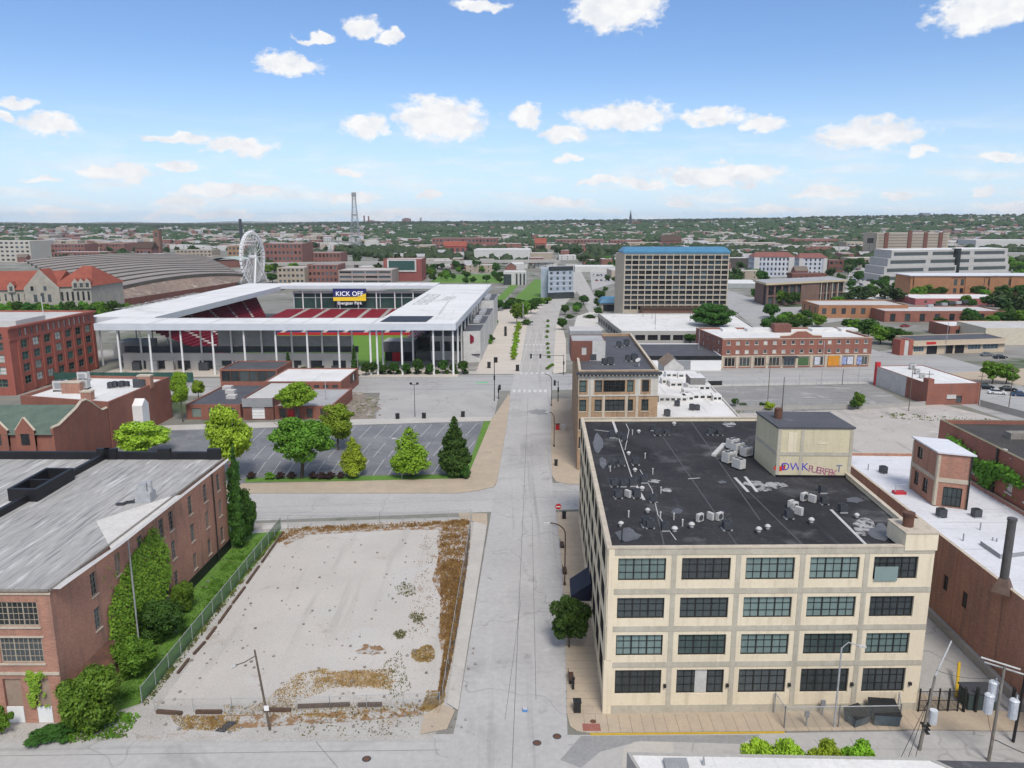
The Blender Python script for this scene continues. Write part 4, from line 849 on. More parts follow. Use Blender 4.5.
for i in range(2, 9): a, b = prof[i], prof[i + 1]; t.tube((gx - .25 + (a[0] - 150) * .04, a[0], a[1] + .1), (gx - .25 + (b[0] - 150) * .04, b[0], b[1] + .1), .34, .34, 4)
t.build('coping', [LIME], hall)
def roofq(x, y): return x, y, ze - .6 + (za - .2 - ze) * (y - y0) / (ym - y0) + .1
t = MB()
for xx in (-97.5, -92.2, -103): t.face([roofq(xx, y0 + .5), roofq(xx + .3, y0 + .5), roofq(xx + .3, ym - 1.5), roofq(xx, ym - 1.5)])
t.build('roof_rib', [PROOF], hall)
for (px, wd) in ((24.5, 3.6), (-4, 4.2)):
    X = XY(px, y0 - .2, 9)[0]; t = MB(); zc = ze + 2.6
    t.face([(X - wd / 2, y0 - .25, 0), (X + wd / 2, y0 - .25, 0), (X + wd / 2, y0 - .25, ze + .2), (X, y0 - .25, zc), (X - wd / 2, y0 - .25, ze + .2)]); t.face([(X - wd / 2, y0 + .3, 6), (X - wd / 2, y0 + .3, ze + .2), (X, y0 + .3, zc), (X + wd / 2, y0 + .3, ze + .2), (X + wd / 2, y0 + .3, 6)])
    dm = t.build('gable_dormer', [BRICK], hall); t = MB(); t.tube((X - wd / 2, y0, ze + .2), (X, y0, zc + .1), .25, .25, 4); t.tube((X + wd / 2, y0, ze + .2), (X, y0, zc + .1), .25, .25, 4); t.build('coping', [LIME], dm)
    t = MB(); t.box(X - .8, y0 - .3, ze - 2.6, X + .8, y0 - .26, ze - .4); t.build('window', [GL_DARK], dm)
# white roofed brick block behind it
hb3 = building('brick_block', 'brick block with white roof and chimneys behind the green roofed hall', 'building', [(-108, 166), (-85.4, 159.7), (-84.3, 187), (-106, 189)], 10.2, BRICK, WROOF, {}, parapet=.6, pt=.5)
for (px, py, w_, h_) in ((73, 392, 4.2, 2.2), (146, 386, 3.0, 2.4), (88, 399, 2.2, 1.6)):
    q = G(px, py, 9.8); t = MB(); t.box(q[0] - w_ / 2, q[1] - .8, 9.4, q[0] + w_ / 2, q[1] + .8, 10.2 + h_ - .4); t.box(q[0] - w_ / 2 - .1, q[1] - .9, 10.2 + h_ - .4, q[0] + w_ / 2 + .1, q[1] + .9, 10.2 + h_ - .1, 1); t.build('chimney', [BRICKW, LIME], hb3)
t = MB(); t.box(-88.5, 177, 9.6, -85.6, 181, 11.6); t.build('roof_plant', [DGREY], hb3)
place(condenser, [(111, 388), (115, 387.5), (122, 387), (127, 386.5)], 9.62, 'dark condenser in the row on the white roofed brick block', 'condensers on the white roofed brick block', 1.3)
place(big_ac, [(61, 391), (84, 389), (84, 381)], 9.62, ['pale rooftop unit left of the brick chimney on the white roofed block', 'pale rooftop unit right of the brick chimney on the white roofed block', 'pale rooftop unit at the back of the white roofed brick block'], None, 1.3)
t = MB(); q = (-84.6, 170.2); t.box(q[0] - .8, q[1] - 1.5, 0, q[0] + 1.8, q[1] + 1.7, 7.2); t.face([(q[0] + 1.82, q[1] - 1.5, 7.2), (q[0] + 1.82, q[1] + 1.7, 7.2), (q[0] + 1.82, q[1] + .1, 8.6)]); t.face([(q[0] - .8, q[1] - 1.5, 7.2), (q[0] + 1.82, q[1] - 1.5, 7.2), (q[0] + 1.82, q[1] + .1, 8.6), (q[0] - .8, q[1] + .1, 8.6)]); t.face([(q[0] - .8, q[1] + .1, 8.6), (q[0] + 1.82, q[1] + .1, 8.6), (q[0] + 1.82, q[1] + 1.7, 7.2), (q[0] - .8, q[1] + 1.7, 7.2)])
t.build('stair_annex', [WHITE], hb3)
# low shops between the car park and the stadium
SH = []
b1 = bx('low_brick_shop', 'low brick shop with dark seamed roof and small skylights beside the car park', 'shop', 187, 241, 419.5, 404.5, 24, BRICK, TARG, [(.15, .75)], 3, 2.4, dict(n='bw', frame=BRICKD, glass=BOARD, div=(1, 1), single=True, glasses=[mat('grey_green_shutter', (.22, .27, .24), (.18, .22, .2), .8)], part='shutter'))
for (px, py) in ((231, 392), (232, 397), (228, 388)):
    q = G(px, py, b1[2]); t = MB(); t.box(q[0] - 1.2, q[1] - 1, b1[2] - .4, q[0] + 1.2, q[1] + 1, b1[2] + .6); t.build('skylight', [PROOF], b1[0])
b2 = bx('brick_workshop', 'brick workshop with dark roof and a band of windows behind the low shop', 'workshop', 221, 278, 388, 377.5, 14, BRICK, TARG, [(.35, .9)], 6, 2.6, WD, z1=5.6)
b3 = bx('loading_shed', 'shed with grey metal front and white roller door under a pale roof', 'shed', 243.5, 274, 420, 398.5, 20, BRICKD, PROOF, [(.05, .62)], 1, 3.2, dict(n='rd', frame=GREY, glass=WHITE, div=(1, 4), single=True, part='roller_door'))
A = G(243.5, 420); d, L = unit(A, G(274, 420)); t = MB(); t.wbox(A, d, .02, L - .02, .004, .3, b3[2] * .62, b3[2] - .03); t.build('metal_fascia', [GREY], b3[0])
b4 = bx('white_roofed_shop', 'wide low brick shop with flat white roof and a round sign on its side', 'shop', 265, 341.8, 399, 384, 20, BRICK, WROOF, [(.3, .8)], 8, 1.5, WD, z1=4.9)
P1_ = b4[1][1]; P2_ = b4[1][2]; d, L = unit(P1_, P2_); t = MB(); t.wbox(P1_, d, L * .5, L * .86, .02, .12, 2.2, 4.6); sg = t.build('sign_panel', [BROWN], b4[0])
t = MB(); c = add(add(P1_, d, L * .68), (d[1], -d[0]), .13)
t.face([(c[0], c[1] + 1.0 * cos(k * pi / 8), 3.4 + 1.0 * sin(k * pi / 8)) for k in range(16)]); t.build('sign_disc', [WHITE], sg)
b5 = bx('low_annex', 'low brick annex with grey roof and a red door', 'annex', 274.5, 332, 419, 406, 21, BRICK, GROOF, [(.1, .8)], 4, 1.5, W2)
A = G(274.5, 419); d, L = unit(A, G(332, 419)); u = L * .24; t = MB(); t.wbox(A, d, u, u + 1.6, .005, .08, .05, 2.3); t.build('red_door', [REDP], b5[0])
m = MB(); q = G(326, 399, b5[2]); m.tube((q[0], q[1], 3), (q[0], q[1], 8), .12, .1, 8); one('flue_pipe', m, [GALV], 'tall thin flue pipe rising from the low brick annex roof', 'flue pipe')
t = MB()
for i in range(16):
    for k in range(2): t.tube((-146 + i * 3.3, 229, 0), (-146 + i * 3.3, 229, 3.4), .06, .06, 6)
t.box(-146, 228.95, .3, -96, 229.0, 3.2, 1); tag(one('screened_fence', t, [BLACKM, mat('green_screen_netting', (.03, .085, .07), (.05, .12, .10), .6, fine=.4)], 'green netted fence behind the white roofed brick block', 'fence'))
# ---------------------------------------------------------------- stadium
def STP(x, y): return (x + (y - 240) * .04, y)           # the stadium follows the avenue
stad = thing('football_stadium', 'open white roofed football stadium with slender columns and red seats', 'stadium', (-78, 320, 0))
zT, zB = 16.6, 14.5
SMAT = mat('stadium_roof_membrane', (.72, .715, .70), (.65, .645, .63), .06, rough=.7, fine=.08, stains=[(.05, (.48, .475, .46), .58, .75)], lines=[((.02, .9, 1), (.47, .465, .455), .6, .66), ((.7, .01, 1), (.50, .495, .485), .6, .66)])
def canopy(poly, z0=zB, z1=zT, parent=stad, name='canopy'):
    t = MB(); n = len(poly)
    t.face([(p[0], p[1], z1) for p in poly], 0); t.face([(p[0], p[1], z0) for p in poly[::-1]], 2)
    for i in range(n): a, b = poly[i], poly[(i + 1) % n]; t.face([(a[0], a[1], z0), (b[0], b[1], z0), (b[0], b[1], z1), (a[0], a[1], z1)], 1)
    return t.build(name, [SMAT, FASCIA, GREY], parent)
xL, xLi, xRi, xR = -141, -118, -43, -17.5
canopy([STP(-130, 239.5), STP(xR, 239.5), STP(xR, 254), STP(-130, 254)])
canopy([STP(xL, 254.02), STP(xLi, 254.02), STP(xLi, 397), STP(xL, 397)], zB + .3, zT + .3)
canopy([STP(xLi + .02, 378), STP(xRi - .02, 378), STP(xRi - .02, 397), STP(xLi + .02, 397)], zB + 1.2, zT + .7)
rc = canopy([STP(xRi, 254.02), STP(xR, 254.02), STP(xR + 1, 393), STP(xRi, 393)], zB + .1, zT + .12)
t = MB(); zz = zT + .14
t.face([(*G(*p, zz), zz) for p in ((380, 321.6), (426, 321.6), (434, 316), (390, 316))]); t.build('solar_panels', [BLACK], rc)
q = G(436, 299, zz); LET = mat('grey_roof_lettering', (.36, .36, .355), (.44, .44, .43), .5)
text('ENERGIZER', stad, 'roof_lettering', LET, (q[0] - 3, q[1], zT + .14), SD, 8.6, .01, flat=True); text('PARK', stad, 'roof_lettering', LET, (q[0] + 5.5, q[1] + 4, zT + .14), SD, 7, .01, flat=True)
q = G(168, 300, zT + .3); text('ENERGIZER PARK', stad, 'roof_lettering', LET, (q[0] - 1, q[1], zT + .33), SD, 8.5, .01, flat=True)
nb = 0; colm = MB(); colm.tube((0, 0, 0), (0, 0, zB), .34, .28, 8); cme = colm.mesh('column', [WHITE])
def column(x, y):
    o = bpy.data.objects.new('column', cme); COL.objects.link(o); o.parent = stad; p = STP(x, y); o.location = (p[0] + 78, p[1] - 320, 0)
for i in range(11): column(-123.8 + i * 9.9, 241)
column(-42.6, 241.5); column(-18.6, 241)
for i in range(11): column(-122 + i * 9.9, 251)
for i in range(12): column(-139, 258 + i * 11.5); column(xR - .8, 252 + i * 12)
for i in range(8): column(-108 + i * 9, 380)
# stands
def tier(poly_lo, poly_hi, z0, z1, n, m, name, aisles=0):
    """stepped seating between a low front edge and a high back edge"""
    t = MB()
    for k in range(n):
        f0, f1 = k / n, (k + 1) / n; za_, zb_ = z0 + (z1 - z0) * f0, z0 + (z1 - z0) * f1
        lo = [add(poly_lo[i], (poly_hi[i][0] - poly_lo[i][0], poly_hi[i][1] - poly_lo[i][1]), f0) for i in (0, 1)]
        hi = [add(poly_lo[i], (poly_hi[i][0] - poly_lo[i][0], poly_hi[i][1] - poly_lo[i][1]), f1) for i in (0, 1)]
        t.face([(*lo[0], za_), (*lo[1], za_), (*lo[1], zb_), (*lo[0], zb_)]); t.face([(*lo[0], zb_), (*lo[1], zb_), (*hi[1], zb_), (*hi[0], zb_)])
    o = t.build(name, [m], stad)
    if aisles:
        s = MB()
        for j in range(1, aisles):
            f = j / aisles
            for k in range(n):
                f0, f1 = k / n, (k + 1) / n; P0 = add(poly_lo[0], (poly_lo[1][0] - poly_lo[0][0], poly_lo[1][1] - poly_lo[0][1]), f); P1 = add(poly_hi[0], (poly_hi[1][0] - poly_hi[0][0], poly_hi[1][1] - poly_hi[0][1]), f); a, b = add(P0, (P1[0] - P0[0], P1[1] - P0[1]), f0), add(P0, (P1[0] - P0[0], P1[1] - P0[1]), f1)
                d, L = unit(poly_lo[0], poly_lo[1]); za_ = z0 + (z1 - z0) * (k + 1) / n
                s.prism([add(a, d, -.9), add(a, d, .9), add(b, d, .9), add(b, d, -.9)], za_ - .6, za_ + .06)
        s.build('aisle_steps', [CONCW], o)
    return o
SEAT = mat('red_seats', (.27, .02, .035), (.19, .016, .03), 1.5, rough=.5, fine=.2); SEATD = mat('maroon_seats', (.20, .012, .03), (.15, .01, .022), 1.5, rough=.5, fine=.2); SEATN = mat('navy_seats', (.03, .03, .09), (.05, .045, .12), 1.5, fine=.3)
tier([STP(-120, 353), STP(-45, 353)], [STP(-116, 381), STP(-45, 381)], 2.6, 5.6, 14, SEAT, 'seating', 7)
tier([STP(-112, 330), STP(-40, 330)], [STP(-112, 352.9), STP(-40, 352.9)], 0.4, 2.5, 10, SEATN, 'seating', 8)
tier([STP(-105, 328), STP(-105, 268)], [STP(-130, 376), STP(-130, 262)], 1, 13.5, 18, SEATD, 'seating', 6)
tier([STP(-46, 290), STP(-46, 328)], [STP(-36, 285), STP(-36, 328)], 1, 6, 10, SEAT, 'seating', 4)
t = MB(); a = STP(-113, 381.5); t.wbox(a, (1, .0), 0, 75, -6, .0, 6, 14.0); gw = t.build('glazed_terrace', [mat('dark_green_glazing', (.02, .045, .045), (.05, .09, .08), .15, rough=.25, fine=.2)], stad)
t = MB()
for k in range(8): t.box(a[0] + k * 10.6, a[1] - .3, 6.2, a[0] + k * 10.6 + .35, a[1] - .02, 14)
t.box(a[0], a[1] - .25, 11, a[0] + 75, a[1] - .03, 11.25); t.build('mullion', [FASCIA], gw)
t = MB(); t.box(a[0], a[1] - 1.0, 13.3, a[0] + 75, a[1] - .5, 14.3); t.build('gantry', [OFFW], stad)
t = MB(); t.prism([STP(-104, 258), STP(-44, 258), STP(-44, 329), STP(-104, 329)], -.02, .06); t.build('pitch', [PITCHM], stad)
t = MB(); Yr = 329.2; t.box(STP(-104, 329)[0], Yr, .06, STP(-44, 329)[0], Yr + .25, 1.25); t.build('advertising_board', [REDP], stad)
# scoreboard
sx0, sx1 = XY(334, 379.5, 13)[0], XY(367, 379.5, 13)[0]; zt_, zb_ = ZT((0, 377.5), 288.6), ZT((0, 377.5), 301)
t = MB(); t.box(sx0, 377.0, zb_, sx1, 377.9, zt_); sb_ = t.build('scoreboard', [BLACKM], stad)
def screen(name, col, em):
    m, nt, b, out = nodes_of(name); b.inputs['Base Color'].default_value = rgba(tuple(c * .5 for c in col)); b.inputs['Emission Color'].default_value = rgba(col); b.inputs['Emission Strength'].default_value = em; return m
SBN, SBY, SBW = screen('screen_navy', (.01, .012, .09), .6), screen('screen_yellow', (.8, .55, .03), .35), screen('screen_white', (.8, .8, .85), .6)
t = MB(); hh = zt_ - zb_; t.face([(sx0 + .1, 376.97, zb_ + hh * .32), (sx1 - .1, 376.97, zb_ + hh * .32), (sx1 - .1, 376.97, zt_ - .1), (sx0 + .1, 376.97, zt_ - .1)], 0); t.face([(sx0 + .1, 376.97, zb_ + .1), (sx1 - .1, 376.97, zb_ + .1), (sx1 - .1, 376.97, zb_ + hh * .38), (sx0 + .1, 376.97, zb_ + hh * .32)], 1); t.face([(sx1 - 4.5, 376.96, zb_ + hh * .35), (sx1 - .1, 376.96, zb_ + hh * .35), (sx1 - .1, 376.96, zb_ + hh * .62)], 1)
t.build('screen', [SBN, SBY], sb_)
text('KICK OFF', sb_, 'screen_lettering', SBW, ((sx0 + sx1) / 2, 376.9, zb_ + hh * .58), (1, 0), hh * .52, .02)
text('Energizer Park', sb_, 'screen_lettering', SBW, ((sx0 + sx1) / 2, 376.9, zb_ - 1.0), (1, 0), 2.0, .02)
# concourse under the front canopy
t = MB()
t.prism([STP(-97, 252), STP(-78, 252), STP(-78, 252.6), STP(-97, 252.6)], 7.6, 13.4); t.prism([STP(-77.98, 252), STP(-53, 252), STP(-53, 252.6), STP(-77.98, 252.6)], 7.6, 10.9); t.build('stand_back_wall', [GREY], stad)
t = MB(); a = STP(-128, 250.6)
ops = [(3 + k * 7.3, 7.3 + k * 7.3, .1, 3.0) for k in range(10)]; b_ = STP(-51, 250.6); wall(t, a, b_, 0, 5.4, ops, .6); t.face([(a[0], a[1], 5.4), (b_[0], b_[1], 5.4), (b_[0], b_[1] + 1.5, 5.4), (a[0], a[1] + 1.5, 5.4)]); t.build('concourse_wall', [CONCW], stad)
t = MB(); t.box(a[0], a[1] + .7, .05, b_[0], a[1] + .9, 3.1); t.box(a[0], a[1] + 1.6, 5.5, b_[0], a[1] + 1.8, 7.5); t.build('dark_glazing', [DGREY], stad)
rs = random.Random(5)
for k in range(14):
    t = MB(); x = a[0] + 4 + k * 5.4; t.box(x, a[1] - 2.8, 0, x + rs.uniform(1.2, 3.2), a[1] - 1.6, rs.uniform(1.4, 3.4)); t.build('kiosk_counter', [[DGREY, GREY, CONC, BLACKM][k % 4]], stad)
t = MB(); t.prism([STP(-134, 256), STP(-124, 256), STP(-124, 266), STP(-134, 266)], 3.6, 8.2); t.build('corner_block', [GREY], stad)
t = MB(); t.prism([STP(-131, 238), STP(-17, 238), STP(-17, 256), STP(-131, 256)], .02, .14); t.build('concourse_floor', [PLAZAM], stad)
# club box, red stall, corner entrance
k0, k1 = G(383.5, 361), G(414, 361); t = MB(); z0_, z1_ = ZT(k0, 352), ZT(k0, 341.5); t.prism(rect(k0, k1, 9, SD), z0_, z1_, 0, 1); cbx = t.build('club_box', [mat('ribbed_grey_cladding', (.16, .155, .17), (.12, .12, .13), .5), PROOF], stad)
t = MB(); t.prism(rect(add(k0, (1, .2), .6), add(k1, (-1, 0), .6), 8, SD), 0, z0_ - .01); t.build('undercroft', [BLACKM], cbx)
k0, k1 = G(392.5, 361.2), G(400.5, 361.2); t = MB(); t.prism(rect(k0, k1, 2.5, SD), .1, ZT(k0, 352.5)); t.build('red_stall', [REDP], stad)
e0, e1 = G(431, 360), G(463, 360); t = MB(); z1_ = ZT(e0, 336); t.prism(rect(e0, e1, 12, SD), 0, z1_, 0, 1); en = t.build('entrance_hall', [CONCW, GREY], stad)
d, L = unit(e0, e1); t = MB()
for (p, q_) in ((.02, .30), (.34, .62), (.66, .97)): t.wbox(e0, d, L * p, L * q_, .02, .1, 3.2, 6.6)
t.build('dark_window', [GL_DARK], en)
w0, w1 = G(463.5, 363), G(480.5, 362); zz = ZT(w0, 331.5); dpt = 95
t = MB(); t.prism(rect(w0, w1, 17, SD), 0, zz, 0, 1); cb_ = t.build('club_house', [OFFW, TARG], stad)
d, L = unit(w0, w1); hx = add(add(w0, d, L * .42), (d[1], -d[0]), .06); zc = ZT(w0, 339.5)
t = MB(); t.face([(hx[0] + 1.35 * cos(pi / 2 + k * pi / 3), hx[1], zc + 1.7 * sin(pi / 2 + k * pi / 3)) for k in range(6)]); em = t.build('crest', [mat('crest_maroon', (.22, .012, .04), (.18, .01, .03), 1)], cb_)
t = MB(); t.face([(hx[0] - .1, hx[1] - .03, zc - 1.2), (hx[0] + .1, hx[1] - .03, zc - 1.2), (hx[0] + .1, hx[1] - .03, zc + 1.2), (hx[0] - .1, hx[1] - .03, zc + 1.2)]); t.face([(hx[0] - .9, hx[1] - .035, zc + .1), (hx[0] + .9, hx[1] - .035, zc + .1), (hx[0] + .9, hx[1] - .035, zc + .35), (hx[0] - .9, hx[1] - .035, zc + .35)]); t.build('crest_bars', [SEAT], em)
z2 = zz
for k, (o, l, hh2) in enumerate(((19, 24, 1.0), (45, 26, 1.0), (73, 30, 1.3))):
    t = MB(); t.prism(rect(add(w0, SD, o), add(w1, SD, o), l, SD), 0, zz * hh2, 0, 1); t.build('club_house', [OFFW, TARG], stad)
    for j in range(3):
        t = MB(); q = add(add(w0, SD, o + 4 + j * 6), (1, 0), 1.5); t.box(q[0], q[1], zz * hh2, q[0] + 2.2, q[1] + 3, zz * hh2 + 1.2); t.build('roof_unit', [GALV], stad)
q = G(474, 361); t = MB(); t.box(q[0] - 2.4, q[1] - 3, 2.6, q[0] + 2.2, q[1] + 2, 2.9); t.tube((q[0] - .2, q[1] - .5, 0), (q[0] - .2, q[1] - .5, 2.6), .35, .35, 8); one('entrance_canopy', t, [BLACKM], 'small black canopy on a post outside the stadium corner', 'canopy')
t = MB(); a, b = G(372, 372), G(478, 369.5); d, L = unit(a, b); t.wbox(a, d, 0, L, -.5, 0, 0, .95); one('low_wall', t, [CONC], 'low concrete planter wall along the street in front of the stadium', 'wall')
# ================================================================ middle distance, right
# brick row of shops with two upper storeys
fA, fB = G(721, 368.6), G(870, 366.5)
fz = ZT(fA, 338.5); d, L = unit(fA, fB); k = fz
SHOP = dict(n='shop', frame=LIME, glass=GL_DARK, div=(3, 1), fw=.25, mw=.12, part='shop_window', glasses=[GL_DARK, GL_DARK, GL_BLUE])
UPW = dict(n='upw', frame=OFFW, glass=GL_DARK, div=(1, 2), fw=.14, glasses=[GL_DARK, GL_DARK, GL_PALE])
z1a, z1b, z2a, z2b = [W(fA, fB, 795, y)[1] for y in (353, 349.3, 344.3, 340.6)]
up = grid(L, 16, 1.35, [(z1a, z1b), (z2a, z2b)], .6, .6)
zs0, zs1 = .5, W(fA, fB, 795, 356.5)[1]
sh = [o for o in grid(L, 10, L / 10 - 1.2, [(zs0, zs1)], .3, .3)]
row_ = building('brick_shop_row', 'long red brick shop row with cream storefronts and a stepped central gable', 'shop row', [fA, fB, add(fB, (-.08, 1), 24), add(fA, (-.09, 1), 27)], fz, BRICK, WROOF, {0: [(up, UPW), (sh, SHOP)], 3: [(grid(27, 5, 1.4, [(z1a, z1b), (z2a, z2b)], 1, 1), UPW)]}, parapet=.6, cap=LIME)
t = MB(); t.wbox(fA, d, 0, L, .004, .12, zs1 + .15, zs1 + .55)
for i in range(11): u = .3 + (L - .6) / 10 * i; t.wbox(fA, d, max(0, u - .45), min(L, u + .45), .004, .12, .02, zs1 + .148)
t.build('storefront_surround', [LIME], row_)
t = MB(); t.wbox(fA, d, 0, L, .004, .10, z2b + .55, z2b + .8)
for o in up: t.wbox(fA, d, o[0] - .12, o[1] + .12, .003, .12, o[2] - .16, o[2] - .003)
t.build('stone_band', [LIME], row_)
um = L * .52; nx, ny = d[1], -d[0]; qp = lambda u, z, n: (fA[0] + d[0] * u + nx * n, fA[1] + d[1] * u + ny * n, z)
t = MB(); prof = [(um - 7, fz), (um + 7, fz), (um + 7, fz + .5), (um + 4, fz + .6), (um + 1.5, fz + 2.0), (um - 1.5, fz + 2.0), (um - 4, fz + .6), (um - 7, fz + .5)]
t.face([qp(u, z, .02) for u, z in prof]); t.face([qp(u, z, -.5) for u, z in prof[::-1]])
for i in range(8): a, b = prof[i], prof[(i + 1) % 8]; t.face([qp(a[0], a[1], .02), qp(a[0], a[1], -.5), qp(b[0], b[1], -.5), qp(b[0], b[1], .02)])
gb_ = t.build('central_gable', [BRICK], row_); t = MB()
for i in range(2, 7): a, b = prof[i], prof[i + 1]; t.tube(qp(a[0], a[1] + .1, -.24), qp(b[0], b[1] + .1, -.24), .3, .3, 4)
t.build('coping', [LIME], gb_)
t = MB(); t.wbox(fA, d, L * .40, L * .495, .13, 2.2, zs1 - .2, zs1 + .3); t.build('awning', [DGREY], row_)
t = MB(); t.wbox(fA, d, L * .71, L * .785, .13, .22, .4, zs1 + .1); t.build('orange_shopfront', [ORANGE], row_)
t = MB(); t.wbox(fA, d, L * .705, L * .91, .13, .3, .02, .6); t.build('orange_stall_riser', [BRICKO], row_)
POST = [mat('poster_blue', (.12, .16, .42), (.45, .5, .62), 1.2, fine=.2), mat('poster_white', (.62, .63, .66), (.42, .45, .55), 1.5)]
for i, (a, b, m_) in enumerate(((.805, .835, 0), (.84, .878, 1), (.905, .938, 0), (.62, .655, 1), (.50, .58, 2))):
    t = MB(); t.wbox(fA, d, L * a, L * b, .13 if i < 3 else -.1, .2 if i < 3 else .1, .9, zs1 - .3); t.build('window_poster', [POST[m_] if m_ < 2 else mat('shop_plants', (.05, .12, .04), (.10, .16, .08), 2)], row_)
pr_ = MB(); q = G(783, 331, fz); pr_.prism(rect((q[0] - 3, q[1]), (q[0] + 3, q[1] + .3), 5, SD), fz - .6, fz + 2.2); pr_.build('stair_head', [BRICKD], row_)
for (x, wq) in ((730, 5), (760, 9), (825, 9), (850, 6)):
    q = G(x, 331, fz - .4); t = MB(); t.prism(rect((q[0] - wq / 2, q[1]), (q[0] + wq / 2, q[1] + .3), 5, SD), fz - .6, fz + .25); t.build('roof_curb', [WROOF], row_)
# corner building with white side wall
A, B, D = G(926, 405), G(978.5, 404), G(874, 384.5); zc = ZT(A, 384); C_ = (B[0] + (D[0] - A[0]), B[1] + (D[1] - A[1]))
cw = building('corner_warehouse', 'low brick corner building with white painted side wall and flat white roof', 'warehouse', [A, B, C_, D], zc, BRICK, WROOF, {0: [([(8.2, 9.8, .4, 2.3)], WD)]}, parapet=.15, pt=.3)
d3, L3 = unit(D, A); t = MB(); t.wbox(D, d3, .3, L3 * .62, .004, .05, .02, zc - .1); t.build('white_wall_facing', [OFFW], cw)
t = MB(); t.wbox(D, d3, 0, .9, -1, .3, 0, zc + 1.2); t.build('red_pier', [REDP], cw)
t = MB(); t.wbox(A, unit(A, B)[0], -.1, 1.5, -2.2, .15, 0, zc + 1.3); t.build('chimney', [BRICK], cw)
t = MB(); t.wbox(A, unit(A, B)[0], 5.4, 8.0, .01, .2, 1.6, 2.7); t.build('wall_unit', [OFFW], cw)
place(big_ac, [(912, 369), (917, 374), (922, 378)], zc - .14, ['pale rooftop unit at the back of the corner warehouse roof', 'pale rooftop unit in the middle of the corner warehouse roof', 'pale rooftop unit nearest the chimney on the corner warehouse roof'], None, .8)
# dark roofed white fronted garage behind the office block
bq = bx('garage_building', 'low garage with dark grey roof and white front along the far street', 'garage', 640, 721, 370.5, 356, 27, WHITE, TARG, parapet=.3)
d, L = unit(bq[1][0], bq[1][1]); t = MB(); t.wbox(bq[1][0], d, 0, L, .004, .12, bq[2] - 1.3, bq[2] + .05); t.build('black_fascia', [BLACK], bq[0])
t = MB(); t.wbox(bq[1][0], d, L * .4, L * .62, .005, .09, .3, bq[2] - 1.5); t.build('grey_shutter', [GREY], bq[0])
# parking deck
A, B = G(621, 343), G(760, 343); pz = ZT(A, 331)
PD = dict(n='pd', frame=CONC, glass=GL_DARK, div=(1, 1), single=True, glasses=[BLACK], part='open_bay', fw=.05)
d, L = unit(A, B); pk = building('parking_deck', 'low concrete parking deck with a wide white top below the hotel', 'parking deck', [A, B, add(B, (.1, 1), 62), add(A, (-.04, 1), 62)], pz, CONC, WROOF, {0: [(grid(L, 11, L / 11 - 1.0, [(1.0, pz - 1.6)]), PD)], 3: [(grid(62, 9, 5.4, [(1.0, pz - 1.6)]), PD)]}, parapet=.5, pt=.5, depth=.6)
for (x, y) in ((652, 318), (655, 323), (643, 316), (690, 320)):
    q = G(x, y, pz); m = MB(); m.tube((q[0], q[1], pz - .5), (q[0], q[1], pz + 5.5), .09, .07, 6); m.box(q[0] - .5, q[1] - .15, pz + 5.5, q[0] + .5, q[1] + .15, pz + 5.7); one('deck_lamp', m, [DGREY], 'slender lamp post on the white top of the parking deck', 'lamp post', 'lamps on the parking deck')
# hotel
A = G(622.5, 320); B = XY(726, A[1] + .5, 0); hz_ = ZT(A, 253.5); d, L = unit(A, B)
HW = dict(n='hw', frame=BROWN, glass=GL_DARK, div=(2, 1), fw=.12, mw=.1, single=True, glasses=[GL_DARK, GL_DARK, GL_BLUE], bars=())
rows_ = []
zf = lambda y: ZT(A, y)
ys_ = [255.2 + 5.02 * i for i in range(11)]
rows_ = [(zf(y + 4.25), zf(y + .3)) for y in ys_]
hotel = building('hotel', 'twelve storey hotel slab with a pale concrete grid and blue metal roof', 'hotel', [A, B, add(B, SD, 17), add(A, (-.12, 1), 17)], hz_, mat('hotel_concrete', (.47, .41, .33), (.40, .35, .28), .4, fine=.1), PROOF, {0: [(grid(L, 15, L / 15 - .40, rows_[:], .4, .4), HW)]}, parapet=.3, depth=.9, limit=100)
t = MB()
for i in range(16): u = .4 + (L - .8) / 15 * i; t.wbox(A, d, u - .14, u + .14, .004, .35, 3, hz_ - .1)
for a, b in rows_: t.wbox(A, d, .05, L - .05, .004, .2, b + .10, b + .36)
t.build('balcony_grid', [mat('pale_precast', (.58, .52, .43), (.50, .45, .37), .5)], hotel)
t = MB(); t.wbox(A, d, -.5, L + .3, -17.5, .5, hz_ + .002, hz_ + .9); zz = hz_ + .9
q = lambda u, n, z: (A[0] + d[0] * u + d[1] * n, A[1] + d[1] * u - d[0] * n, z)
t.face([q(-.5, .5, zz), q(L + .3, .5, zz), q(L - 1, -4, zz + 2.0), q(1, -4, zz + 2.0)]); t.face([q(-.5, .5, zz), q(1, -4, zz + 2), q(1, -13, zz + 2), q(-.5, -17.5, zz)]); t.face([q(L + .3, .5, zz), q(L + .3, -17.5, zz), q(L - 1, -13, zz + 2), q(L - 1, -4, zz + 2)]); t.face([q(1, -4, zz + 2), q(L - 1, -4, zz + 2), q(L - 1, -13, zz + 2), q(1, -13, zz + 2)])
t.build('blue_roof', [BLUER], hotel)
A2, B2 = G(642, 322), G(727, 322); z2 = ZT(A2, 309.5); t = MB(); t.prism(rect(A2, B2, A[1] - A2[1] - .1), 0, z2); pod = t.build('podium', [mat('brown_podium', (.22, .12, .09), (.17, .10, .075), .5)], hotel); t = MB(); t.prism(inset(rect(A2, B2, A[1] - A2[1] - .1), -.4), z2 + .002, z2 + .7); t.build('podium_roof', [BROWN], pod)
t = MB(); t.wbox(A, d, .1, L * .2, .01, .3, 0, 3.0); t.build('ground_floor_wall', [BRICKD], hotel)
